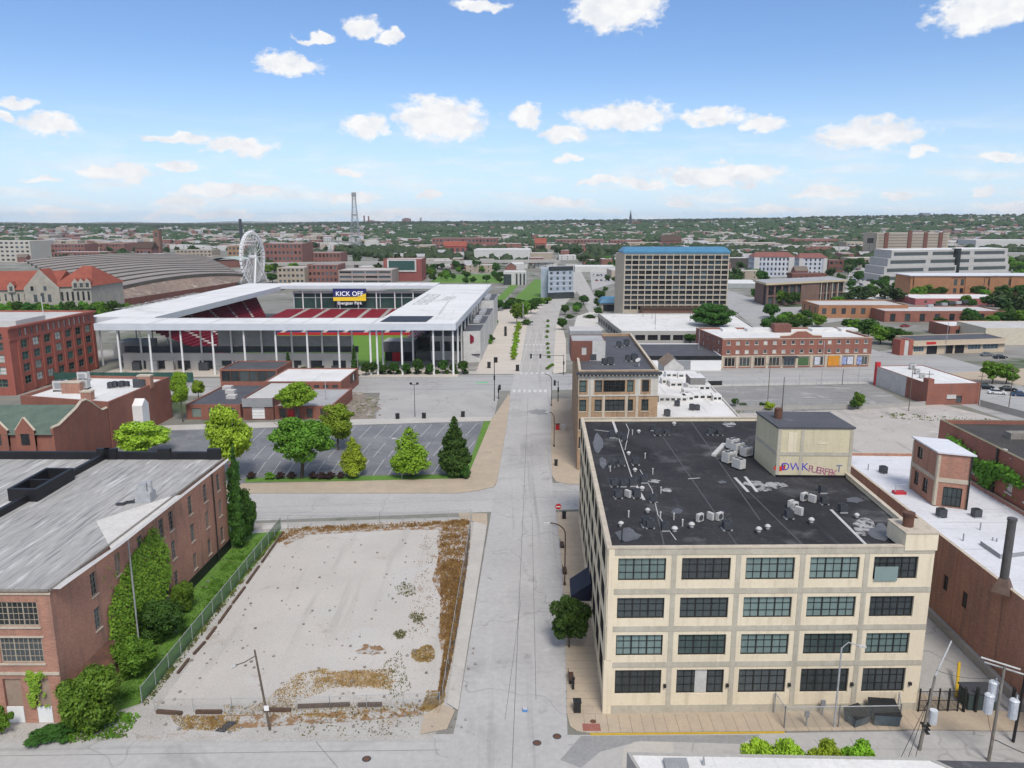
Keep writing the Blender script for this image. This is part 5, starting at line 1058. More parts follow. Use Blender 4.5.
# blue roofed drive-in pavilion
A, B = G(601, 311.5), G(618, 311.5); z1 = ZT(A, 303.5); z2 = ZT(A, 297.5); kv = thing('pavilion', 'small pavilion with domed blue roof beside the hotel', 'pavilion', (A[0] + 4, A[1] + 4, 0)); pp = rect(A, B, 8)
t = MB(); t.prism(pp, 0, z1); t.build('wall', [LIME], kv); t = MB(); ov = inset(pp, -.8); t.prism(ov, z1 + .002, z1 + .4); c = inset(pp, 1.2); m1 = inset(pp, .2); zm = z1 + (z2 - z1) * .7
for lo, hi, za_, zb_ in ((ov, m1, z1 + .4, zm), (m1, c, zm, z2)):
    for i in range(4): j = (i + 1) % 4; t.face([(*lo[i], za_), (*lo[j], za_), (*hi[j], zb_), (*hi[i], zb_)])
t.face([(*p, z2) for p in c]); t.build('blue_roof', [BLUER], kv); t = MB()
d, L = unit(A, B); t.wbox(A, d, L * .12, L * .88, .01, .06, .3, z1 - .6); t.build('opening', [GL_DARK], kv)
# blue grey office beyond the crossing
A, B = G(548, 299), G(573, 298); z1 = ZT(A, 268.5); BG = mat('blue_grey_cladding', (.30, .35, .42), (.40, .45, .52), .25, fine=.15)
d, L = unit(A, B); rr = [(z1 * f, z1 * (f + .09)) for f in (.28, .45, .62, .8)]
bo = building('blue_grey_office', 'five storey blue grey clad office with dark glass base beyond the avenue crossing', 'office', [A, B, add(B, SD, 24), add(A, SD, 24)], z1, BG, WROOF, {0: [(grid(L, 4, 1.7, rr), WB)], 3: [(grid(24, 5, 2.2, rr), WB)]}, parapet=.4)
A2, B2 = add(add(A, SD, 9), (1, 0), -4.6), add(A, SD, 9); t = MB(); t.prism([A2, add(B2, (1, 0), -.02), add(add(B2, (1, 0), -.02), SD, 14), add(A2, SD, 14)], 0, z1 * .96); t.build('left_wing', [BG], bo)
t = MB(); t.wbox(A, d, -.3, L + .3, .01, 1.2, .1, z1 * .2); t.wbox(A, d, .3, L - .3, .01, .2, z1 * .92, z1 * 1.06); t.build('glass_base', [GL_DARK], bo)
t = MB()
for f in (.22, .42, .59, .76, .93): t.wbox(A, d, -.1, L + .1, .004, .18, z1 * f - .15, z1 * f + .15)
t.build('floor_band', [FASCIA], bo)
# brown bank-like block with cream eaves
A, B = G(766, 306), G(843, 301); z1 = ZT(A, 285); d, L = unit(A, B)
bk_ = building('brown_office', 'two storey brown brick office with a deep cream roof edge and tall bays', 'office', rect(A, B, 26, SD), z1, mat('brown_brick', (.20, .125, .10), (.15, .095, .08), .4, fine=.25), GROOF, {0: [(grid(L, 11, L / 11 - 1.3, [(.9, z1 * .42), (z1 * .5, z1 - .9)], .5, .5), dict(n='bk', frame=BROWN, glass=GL_DARK, div=(1, 1), single=True, fw=.1, glasses=[GL_DARK]))], 3: [([(19, 24, .5, z1 - 1)], WD)]}, parapet=.3, depth=.7)
t = MB(); pe = inset(rect(A, B, 26, SD), -1.2); t.prism(pe, z1 + .002, z1 + 1.1, 0, 1); t.build('cream_eaves', [mat('cream_precast', (.55, .46, .30), (.48, .40, .27), .4), GROOF], bk_)
t = MB(); t.wbox(A, d, L * .42, L * .66, .02, .4, 0, z1 - .3); t.build('brick_panel', [mat('brown_brick', (0, 0, 0))], bk_)
t = MB()
for i in range(5): t.wbox(A, d, L * (.68 + .075 * i), L * (.68 + .075 * i) + .5, .02, .5, 0, z1)
t.build('column', [LIME], bk_)
# long low brick ranges on the right
r1 = bx('orange_brick_shop', 'low orange brick range with pale flat roof and square windows', 'shop range', 818, 907, 318, 305, 26, BRICKO, PROOF, [(.3, .75)], 9, 2.2, WD, side=3, parapet=.5)
r2 = bx('brick_range', 'low brown brick range with dark doorways and cluttered grey roof', 'shop range', 884, 1004, 322, 311, 24, BRICK, PROOF, [(.05, .75)], 8, 2.6, WD, parapet=.5)
for i in range(6): q = G(930 + i * 7, 306 - i * .8, r2[2]); t = MB(); t.box(q[0] - 1.4, q[1] - 1, r2[2] - .5, q[0] + 1.4, q[1] + 1, r2[2] + .8); t.build('roof_unit', [DGREY if i % 2 else GALV], r2[0])
r3 = bx('pink_brick_range', 'long low range with a pink painted wall under a white roof', 'shop range', 915, 1012, 305, 298.5, 30, mat('pink_paint', (.40, .14, .14), (.34, .12, .12), .5), WROOF, [(.3, .7)], 5, 1.6, WD, parapet=.3)
r4 = bx('orange_brick_school', 'two storey orange brick hall with wide white roof before the terraced office', 'hall', 909, 1060, 297, 276, 22, BRICKO, WROOFB, [(.18, .42), (.55, .85)], 22, 2.2, WD, parapet=.3)
t = MB(); A, B = r4[1][0], r4[1][1]; d, L = unit(A, B)
for u in (.02, .14, .36, .52, .66, .8): t.wbox(A, d, L * u, L * (u + .12), .01, .5, 0, r4[2] - .3)
t.build('brick_panel', [BRICKO], r4[0])
t = MB(); t.prism(inset(r4[1], -1.2), r4[2] + .002, r4[2] + .5); t.build('roof_slab', [WROOFB], r4[0])
a = G(940, 292); t = MB(); t.prism(rect(a, add(a, (1, 0), 22), 8, SD), 0, 3.4); one('white_canopy_shed', t, [WROOFB], 'small white roofed shed in front of the orange brick hall', 'shed')
# service garage with open bays
A, B = G(911, 355), G(1004, 352); z1 = ZT(A, 341); d, L = unit(A, B)
GB = dict(n='gb', frame=DGREY, glass=BLACK, div=(1, 1), single=True, part='open_bay', fw=.05); GW = dict(n='gw', frame=OFFW, glass=GL_BLUE, div=(4, 2), single=True, fw=.1)
sg_ = building('service_garage', 'tan service garage with open black bays and red brick end piers', 'garage', rect(A, B, 14, SD), z1, mat('tan_panel', (.52, .43, .32), (.46, .38, .29), .5), TARG, {0: [([(L * .16, L * .27, .05, z1 * .62), (L * .36, L * .44, .05, z1 * .62), (L * .46, L * .56, .05, z1 * .62)], GB), ([(L * .02, L * .13, 1.1, z1 * .6), (L * .6, L * .74, 1.3, z1 * .62), (L * .76, L * .93, 1.3, z1 * .62)], GW)]}, parapet=.2)
t = MB(); t.wbox(A, d, -5.0, -3.2, -4, .3, 0, z1 + .5); t.wbox(A, d, -1.4, .3, -4, .3, 0, z1 + .5); t.build('red_pier', [BRICKR], sg_)
t = MB(); t.wbox(A, d, -3.18, -1.42, -3, .1, 0, z1 + .1); t.build('white_bay', [OFFW], sg_)
t = MB(); t.wbox(A, d, L * .15, L * .25, .01, .1, z1 * .72, z1 * .9); t.build('red_sign', [REDP], sg_)
t = MB(); t.wbox(A, d, .1, L, .06, 1.1, z1 * .66, z1 * .7); t.build('canopy', [LIME], sg_)
A, B = G(996, 350), G(1060, 372); t = bx('cream_garage', 'pale cream garage block with blank wall at the right edge', 'garage', 984, 1080, 345, 328, 22, mat('cream_metal', (.58, .53, .42), (.52, .47, .38), .5), PROOF, parapet=.3)
t = bx('pink_parapet_shop', 'white roofed shop with a red brick front behind the service garage', 'shop', 949, 1010, 338, 326, 18, BRICK, WROOF, [(.25, .7)], 4, 2, WD, parapet=.4)
# ramp wall and low white deck by the hotel
t = bx('white_deck', 'broad low deck with white top and grey wall right of the hotel', 'deck', 727, 765, 288, 283.5, 40, mat('grey_wall', (.36, .38, .38), (.31, .33, .33), .4), WROOF, parapet=.1)
# white flats with red tiled roofs
for (x0, x1, yb, yt, lab, rr_) in ((753, 793, 277, 257, 'pale blue and white four storey flats with dark red tiled roof, left of the pair', 25), (798, 826, 275, 258, 'pale blue and white four storey flats with dark red tiled roof, right of the pair', 22)):
    r, poly, z1, L = bx('apartment_block', lab, 'flats', x0, x1, yb, yt, 18, mat('pale_blue_stucco', (.40, .44, .52), (.60, .61, .63), .08), GROOF, [(.1, .22), (.33, .47), (.58, .72), (.82, .95)], 10 if x0 < 790 else 6, 1.6, WD, side=4, limit=60)
    t = MB(); e = inset(poly, -.8); A, B, C_, D = e; m1, m2 = add(A, (D[0] - A[0], D[1] - A[1]), .5), add(B, (C_[0] - B[0], C_[1] - B[1]), .5); d, L = unit(A, B); m1 = add(m1, d, 4); m2 = add(m2, d, -4); zr = z1 + 4
    for f in ([(*A, z1), (*B, z1), (*m2, zr), (*m1, zr)], [(*B, z1), (*C_, z1), (*m2, zr)], [(*C_, z1), (*D, z1), (*m1, zr), (*m2, zr)], [(*D, z1), (*A, z1), (*m1, zr)]): t.face(f)
    t.build('hipped_roof', [mat('dark_red_tiles', (.25, .10, .085), (.19, .08, .07), .2, fine=.2)], r)
    d, L = unit(poly[0], poly[1]); t = MB(); t.wbox(poly[0], d, .02, L * .14, .01, .6, 0, z1 - .1); t.wbox(poly[0], d, L * .86, L - .02, .01, .6, 0, z1 - .1); t.build('white_bay', [OFFW], r)
t = bx('brick_entrance_block', 'low dark entrance block with purple brown roof in front of the tiled flats', 'entrance', 792, 826, 281, 273.5, 14, BRICKD, mat('plum_roof', (.22, .13, .13), (.17, .10, .10), .3), [(.1, .6)], 6, 2.4, WD)
# terraced grey office
A, B = G(880, 283), G(1009, 279); tg = thing('terraced_office', 'four storey pale grey terraced office with dark ribbon windows', 'office', (A[0] + 60, A[1] + 15, 0)); zt = ZT(A, 251); d, L = unit(A, B); t = MB(); g = MB(); fr = [0, .25, .5, .75, 1]
for i in range(4):
    off = (0, .03, .06, .09)[i] * L; a = add(add(A, d, off), SD, i * 2.2); t.prism([a, add(B, SD, i * 2.2), add(B, SD, 40), add(a, SD, 40 - i * 2.2)], zt * fr[i] + .02, zt * fr[i + 1])
    for (u0, u1) in ((.02, .30), (.34, .55), (.57, .66), (.70, .97)):
        LL_ = L - off; g.wbox(a, d, LL_ * u0, LL_ * u1, .01, .06, zt * fr[i] + zt * .08, zt * fr[i] + zt * .19)
t.build('wall', [mat('pale_grey_precast', (.46, .45, .43), (.40, .39, .38), .3)], tg); g.build('ribbon_window', [GL_DARK], tg); t = MB(); a = add(A, d, L * .09); t.prism([add(a, SD, 7), add(B, SD, 7), add(B, SD, 39), add(a, SD, 39)], zt + .002, zt + .3); t.build('roof', [WROOF], tg)
t = MB(); t.wbox(add(A, SD, 9), d, L * .555, L * .58, .02, 6.5, 2, zt + 1); t.build('stair_tower', [GL_DARK], tg)
# big beige slab block
A, B = G(875, 257), G(947, 256); z1 = ZT(A, 233); d, L = unit(A, B); bs = building('beige_slab', 'wide windowless looking beige slab block with brown stair shafts on the horizon', 'block', rect(A, B, 45, SD), z1, mat('beige_panel', (.42, .36, .29), (.37, .32, .26), .02), PROOF, parapet=.3)
t = MB()
for u in (.10, .42, .64, .85): t.wbox(A, d, L * u, L * u + 6, .02, 1.5, 0, z1 + (3 if u == .42 else .5))
t.build('stair_shaft', [BRICKD], bs); t = MB()
for j in range(8): t.wbox(A, d, 3, L - 3, .01, .3, z1 * (j + .55) / 8.4, z1 * (j + .85) / 8.4)
t.build('ribbon_window', [mat('grey_glass_band', (.25, .22, .19), (.2, .18, .16), .1)], bs)
# ================================================================ far left: railway terminal, wheel, viaduct, horizon
# terminal head house
A, B = G(-60, 322), G(57, 320); ez = ZT(A, 291); d, L = unit(A, B); STW = dict(n='stw', frame=LIME, glass=GL_DARK, div=(1, 2), single=True, fw=.3, glasses=[GL_DARK])
hh = building('railway_terminal', 'grey stone railway terminal with steep red tiled roofs and gables', 'station', rect(A, B, 22, SD), ez, STONE, GROOF, {0: [(grid(L, 18, 1.6, [(ez * .2, ez * .5), (ez * .62, ez * .9)]), STW)]}, parapet=.2)
def gable_roof(poly, z0, z1, hip=0.0, over=.8):
    t = MB(); A, B, C_, D = inset(poly, -over); m1, m2 = add(A, (D[0] - A[0], D[1] - A[1]), .5), add(B, (C_[0] - B[0], C_[1] - B[1]), .5); d, L = unit(A, B); m1 = add(m1, d, hip); m2 = add(m2, d, -hip)
    for f in ([(*A, z0), (*B, z0), (*m2, z1), (*m1, z1)], [(*B, z0), (*C_, z0), (*m2, z1)], [(*C_, z0), (*D, z0), (*m1, z1), (*m2, z1)], [(*D, z0), (*A, z0), (*m1, z1)]): t.face(f)
    return t
rz1 = ZT(add(A, SD, 11), 271.5); gable_roof(rect(A, B, 22, SD), ez + .05, rz1).build('red_roof', [REDTILE], hh)
A2, B2 = G(57.2, 320), G(94, 319); e2 = ZT(A2, 287); d2, L2 = unit(A2, B2); p2 = rect(A2, B2, 30, SD); t = MB(); t.prism(p2, 0, e2); w2 = t.build('end_pavilion', [STONE], hh); gable_roof(p2, e2 + .05, ZT(add(A2, SD, 15), 266), 7).build('red_roof', [REDTILE], w2)
t = MB()
for i in range(7):
    for (a, b) in ((.15, .42), (.58, .85)): t.wbox(A2, d2, L2 * (i + .3) / 7, L2 * (i + .7) / 7, .01, .1, e2 * a, e2 * b)
t.build('pavilion_window', [GL_DARK], w2)
t = MB(); a = add(A, d, L - 10); q = lambda u, n, z: (a[0] + d[0] * u + d[1] * n, a[1] + d[1] * u - d[0] * n, z); g0, g1, gm, gz = -3.0, 13.0, 5.0, ZT(A, 270)
for n_ in (.8, -1): t.face([q(g0, n_, 0), q(g1, n_, 0), q(g1, n_, ez + 1), q(gm, n_, gz), q(g0, n_, ez + 1)])
t.face([q(g0, .8, ez + 1), q(gm, .8, gz), q(gm, -11, gz), q(g0, -11, ez + 1)], 1); t.face([q(g1, .8, ez + 1), q(g1, -11, ez + 1), q(gm, -11, gz), q(gm, .8, gz)], 1)
t.face([q(g0, .8, 0), q(g0, .8, ez + 1), q(g0, -1, ez + 1), q(g0, -1, 0)]); t.face([q(g1, .8, 0), q(g1, -1, 0), q(g1, -1, ez + 1), q(g1, .8, ez + 1)])
gg = t.build('stone_gable', [STONE, REDTILE], hh); t = MB()
for (u0, u1, za_, zb_) in ((0, 2, .2, .5), (4, 6, .2, .5), (8, 10, .2, .5), (1, 2.6, .6, .85), (4.2, 5.8, .6, .9), (7.4, 9, .6, .85)): t.face([q(u0, .82, ez * za_), q(u1, .82, ez * za_), q(u1, .82, ez * zb_), q(u0, .82, ez * zb_)])
t.build('gable_window', [GL_DARK], gg)
def dormer(A, d, u, z, par):
    t = MB(); q = lambda uu, n, zz: (A[0] + d[0] * (u + uu) + d[1] * n, A[1] + d[1] * (u + uu) - d[0] * n, zz)
    t.face([q(-1.6, .9, z - 1), q(1.6, .9, z - 1), q(1.6, .9, z + 2), q(0, .9, z + 4), q(-1.6, .9, z + 2)]); t.face([q(-1.6, .9, z + 2), q(0, .9, z + 4), q(0, -4, z + 4), q(-1.6, -4, z + 2)], 1); t.face([q(1.6, .9, z + 2), q(1.6, -4, z + 2), q(0, -4, z + 4), q(0, .9, z + 4)], 1)
    t.face([q(-.7, .93, z - .4), q(.7, .93, z - .4), q(.7, .93, z + 1.8), q(-.7, .93, z + 1.8)], 2); return t.build('dormer', [STONE, REDTILE, GL_DARK], par)
for px in (12, 33, 46): dormer(A, d, W(A, B, px, 290)[0], ez, hh)
for px in (76, 82, 88): dormer(A2, d2, W(A2, B2, px, 287)[0], e2, w2)
t = MB(); q_ = add(A2, d2, L2 * .42); t.box(q_[0], q_[1] - 6, 0, q_[0] + 14, q_[1] - .1, 4.2); t.build('dark_porch', [BROWN], hh)
# train shed: shallow vault of parallel raised bays
z0s = 7.0; n0, n1, f1, f0 = G(92, 298, z0s), G(243, 277, z0s), G(205, 257.5, z0s + 4), G(24, 262, z0s + 4)
SHEDQ = [n0, n1, f1, f0]
shed = thing('train_shed', 'vast grey train shed with parallel vaulted skylight bays beyond the terminal', 'train shed', (*n0, 0))
def vault(u, v, e=0.0):
    a = add(n0, (n1[0] - n0[0], n1[1] - n0[1]), u); b = add(f0, (f1[0] - f0[0], f1[1] - f0[1]), u); p = add(a, (b[0] - a[0], b[1] - a[1]), v)
    return (p[0], p[1], z0s + 4 * v + 4.2 * (sin(pi * min(1, max(0, u))) ** .8) + e)
t = MB(); NU, NV = 18, 12
for j in range(NV):
    v0, v1 = j / NV, (j + 1) / NV; vm = v0 + (v1 - v0) * .76
    for i in range(NU):
        u0, u1 = i / NU, (i + 1) / NU
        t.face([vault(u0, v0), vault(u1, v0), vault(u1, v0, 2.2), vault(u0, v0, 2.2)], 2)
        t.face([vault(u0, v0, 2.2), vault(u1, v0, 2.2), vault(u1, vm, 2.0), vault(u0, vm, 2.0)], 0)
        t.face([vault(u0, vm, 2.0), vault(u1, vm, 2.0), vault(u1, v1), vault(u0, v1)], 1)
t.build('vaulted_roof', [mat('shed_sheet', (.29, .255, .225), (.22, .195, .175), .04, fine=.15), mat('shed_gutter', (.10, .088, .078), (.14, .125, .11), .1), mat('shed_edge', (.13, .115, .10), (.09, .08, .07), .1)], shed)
t = MB()
for i in range(24):
    u0, u1 = i / 24 * 1.0, (i + 1) / 24 * 1.0; P = [vault(u0, 0), vault(u1, 0)]; ex = [(p[0] + 6, p[1] - 32, 5.5) for p in P]
    if u0 > .06: t.face([ex[0], ex[1], P[1], P[0]], 0); t.face([(ex[0][0], ex[0][1], 0), (ex[1][0], ex[1][1], 0), ex[1], ex[0]], 1)
t.build('unroofed_bay', [mat('rusty_girders', (.30, .22, .175), (.19, .15, .125), .06, fine=.5, fscale=(.6, .6, .6), stains=[(.12, (.42, .36, .30), .55, .66)]), BRICKD], shed)
t = MB()
for i in range(16):
    u0, u1 = i / 16 * 1.05 - .1, (i + 1) / 16 * 1.05 - .1; a, b = vault(u0, 1), vault(u1, 1); t.face([(*a[:2], 10), (*b[:2], 10), (b[0] + 4, b[1] + 60, 11), (a[0] + 4, a[1] + 60, 11)])
t.build('tan_platform_roof', [mat('tan_roof', (.36, .30, .25), (.30, .25, .21), .03)], shed)
# ferris wheel
WY = 620.0; wc = XY(252.5, WY, 20); cz = ZT((0, WY), 257); R = (ZT((0, WY), 231.5) - ZT((0, WY), 282)) / 2; th = radians(83)
wd = (cos(th), sin(th)); wn = (wd[1], -wd[0]); WM = mat('white_wheel_steel', (.72, .72, .72), (.66, .66, .66), .3, rough=.5, fine=.03)
whl = thing('observation_wheel', 'tall white observation wheel with enclosed gondolas behind the stadium', 'ferris wheel', (*wc, 0))
def wp_(a, r, n=0.0): return (wc[0] + wd[0] * r * cos(a) + wn[0] * n, wc[1] + wd[1] * r * cos(a) + wn[1] * n, cz + r * sin(a))
t = MB(); N = 42
for k in range(N):
    a, b = 2 * pi * k / N, 2 * pi * (k + 1) / N
    for n_ in (-1.3, 1.3):
        t.tube(wp_(a, R, n_), wp_(b, R, n_), .24, .24, 5, cap=False); t.tube(wp_(a, R * .9, n_), wp_(b, R * .9, n_), .15, .15, 4, cap=False); t.tube(wp_(a, R, n_), wp_(a, R * .9, n_), .14, .14, 4, cap=False)
    t.tube(wp_(a, R, -1.3), wp_(a, R, 1.3), .14, .14, 4, cap=False)
rim = t.build('rim', [WM], whl); t = MB()
for k in range(21): a = 2 * pi * k / 21; t.tube(wp_(a, R * .9, 1.3), wp_(a, 1.2, 2.2), .13, .13, 4, cap=False); t.tube(wp_(a, R * .9, -1.3), wp_(a, 1.2, -2.2), .13, .13, 4, cap=False)
t.build('spokes', [WM], whl); t = MB(); t.tube(wp_(0, 0, -3.2), wp_(0, 0, 3.2), 1.4, 1.4, 12); t.build('hub', [WM], whl)
for s in (-1, 1):
    for k in (-1, 1):
        t = MB(); e = (wc[0] + wd[0] * k * R * .6 + wn[0] * s * 6, wc[1] + wd[1] * k * R * .6 + wn[1] * s * 6, 0); t.tube(e, wp_(0, 0, s * 2.8), .75, .6, 6); t.build('leg', [WM], whl)
g = MB(); g.tube((0, 0, -2.2), (0, 0, -.3), 1.0, 1.05, 8); g.tube((0, 0, -.3), (0, 0, .3), 1.05, .3, 8); gme = g.mesh('gondola', [WM])
for k in range(N):
    o = bpy.data.objects.new('gondola', gme); COL.objects.link(o); o.parent = whl; p = wp_(2 * pi * k / N, R + .6); o.location = (p[0] - wc[0], p[1] - wc[1], p[2])
# radio mast
MY = 1250.0; mp_ = XY(355, MY, 40); mz = ZT((0, MY), 192.5); t = MB(); seg = 14
for k in range(seg):
    f0, f1 = k / seg, (k + 1) / seg; w0, w1 = 7.5 * (1 - f0) ** 1.5 + 2.2, 7.5 * (1 - f1) ** 1.5 + 2.2
    cs = [(-1, -1), (1, -1), (1, 1), (-1, 1)]
    for i in range(4):
        a, b = cs[i], cs[(i + 1) % 4]; P0 = (mp_[0] + a[0] * w0, MY + a[1] * w0, mz * f0); P1 = (mp_[0] + a[0] * w1, MY + a[1] * w1, mz * f1); Q1 = (mp_[0] + b[0] * w1, MY + b[1] * w1, mz * f1); Q0 = (mp_[0] + b[0] * w0, MY + b[1] * w0, mz * f0)
        t.tube(P0, P1, .42, .4, 4, cap=False); t.tube(P0, Q1, .17, .17, 3, cap=False); t.tube(Q0, P1, .17, .17, 3, cap=False); t.tube(P1, Q1, .18, .18, 3, cap=False)
rm = thing('radio_mast', 'tall grey lattice radio mast rising above the horizon', 'radio mast', (mp_[0], MY, 0)); t.build('lattice', [mat('mast_steel', (.34, .36, .39), (.30, .32, .35), .1)], rm); t = MB(); t.box(mp_[0] - 4, MY - 4, mz * .62, mp_[0] + 4, MY + 4, mz * .62 + 2); t.box(mp_[0] - 3, MY - 3, mz - 6, mp_[0] + 3, MY + 3, mz); t.build('platform', [GREY], rm)
def stackpole(name, px, Y, yb, yt, r, m, lab, cat):
    q = XY(px, Y, 10); z = ZT((0, Y), yt); t = MB(); t.tube((*q, hill(*q)), (*q, z), r * 1.25, r, 10); return one(name, t, [m], lab, cat, loc=(*q, hill(*q)))
stackpole('chimney_stack', 242, 1150, 238, 219, 2.1, DGREY, 'tall dark chimney stack behind the observation wheel', 'chimney'); 
t = bx('brick_tower', 'square brown brick tower near the end of the train shed', 'tower', 155, 161, 257, 230, 8, mat('brown_tower_brick', (.24, .14, .10), (.19, .11, .085), .2), BROWN, [(.75, .9)], 1, 3, WD)
stackpole('smoke_stack', 364.5, 5200, 225, 215.5, 4.5, BRICKD, 'leftmost thin brick stack of the brewery on the horizon', 'chimney'); stackpole('smoke_stack', 369, 5200, 225, 216, 4.5, BRICKD, 'second thin brick stack of the brewery on the horizon', 'chimney'); stackpole('smoke_stack', 421, 5200, 225, 217.5, 5.5, GREY, 'grey stack right of the brewery blocks on the horizon', 'chimney'); stackpole('smoke_stack', 448, 5000, 225, 220.5, 8, GREY, 'short stub stack on the wooded skyline left of centre', 'chimney')
# church spire on the skyline
q = XY(630.5, 3300, 60); t = MB(); zb = hill(*q); z1, z2 = ZT((0, 3300), 219), ZT((0, 3300), 209.5); t.box(q[0] - 5, q[1] - 5, zb, q[0] + 5, q[1] + 5, z1); cs_ = thing('church', 'distant dark church spire on the wooded skyline', 'church', (*q, zb)); t.build('tower', [DGREY], cs_); t = MB(); t.tube((*q, z1), (*q, z2), 6, .3, 4); t.build('spire', [DGREY], cs_); t = MB(); t.box(q[0] + 5, q[1], zb, q[0] + 45, q[1] + 15, z1 - 12); t.build('nave', [BRICKD], cs_)
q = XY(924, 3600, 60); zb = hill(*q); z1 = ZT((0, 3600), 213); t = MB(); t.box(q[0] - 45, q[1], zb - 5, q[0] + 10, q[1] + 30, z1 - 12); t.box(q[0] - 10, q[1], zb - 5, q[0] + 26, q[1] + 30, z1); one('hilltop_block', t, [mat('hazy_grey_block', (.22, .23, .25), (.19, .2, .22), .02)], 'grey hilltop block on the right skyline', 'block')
# brewery blocks, Y 5200
for i, (x0, x1, yt, lab) in enumerate(((366, 379, 221, 'red brick brewery block with the two thin stacks'), (382, 402, 222.5, 'long low red brick brewery block on the horizon'), (402, 410, 218.8, 'tall red brick brewery block on the horizon'), (310, 324, 226.5, 'dark isolated block on the left horizon'))):
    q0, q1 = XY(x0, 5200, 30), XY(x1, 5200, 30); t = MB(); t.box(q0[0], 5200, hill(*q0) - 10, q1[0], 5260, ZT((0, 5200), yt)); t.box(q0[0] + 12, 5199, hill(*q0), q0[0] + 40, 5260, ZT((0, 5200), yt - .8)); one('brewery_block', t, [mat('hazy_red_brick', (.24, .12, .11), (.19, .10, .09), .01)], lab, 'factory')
# viaduct
t = MB(); vp_ = []
a, b = G(262, 272), G(560, 268); zv = 7.5; d, L = unit(a, b); vd = thing('viaduct', 'long concrete motorway viaduct on piers across the middle distance', 'viaduct', (*a, 0)); t.wbox(a, d, 0, L, -14, 0, zv - 1.6, zv); t.wbox(a, d, 0, L, 0, .4, zv - 1.7, zv + 1.0); t.wbox(a, d, 0, L, -14.4, -14, zv - 1.7, zv + 1.0); t.build('deck', [CONC], vd)
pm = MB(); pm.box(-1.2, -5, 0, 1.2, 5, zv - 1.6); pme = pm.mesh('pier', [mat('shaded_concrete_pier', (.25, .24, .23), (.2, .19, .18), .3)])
for i in range(15): o = bpy.data.objects.new('pier', pme); COL.objects.link(o); o.parent = vd; p = add(add(a, d, (i + .5) * L / 15), (-d[1], d[0]), 7); o.location = (p[0] - a[0], p[1] - a[1], 0)
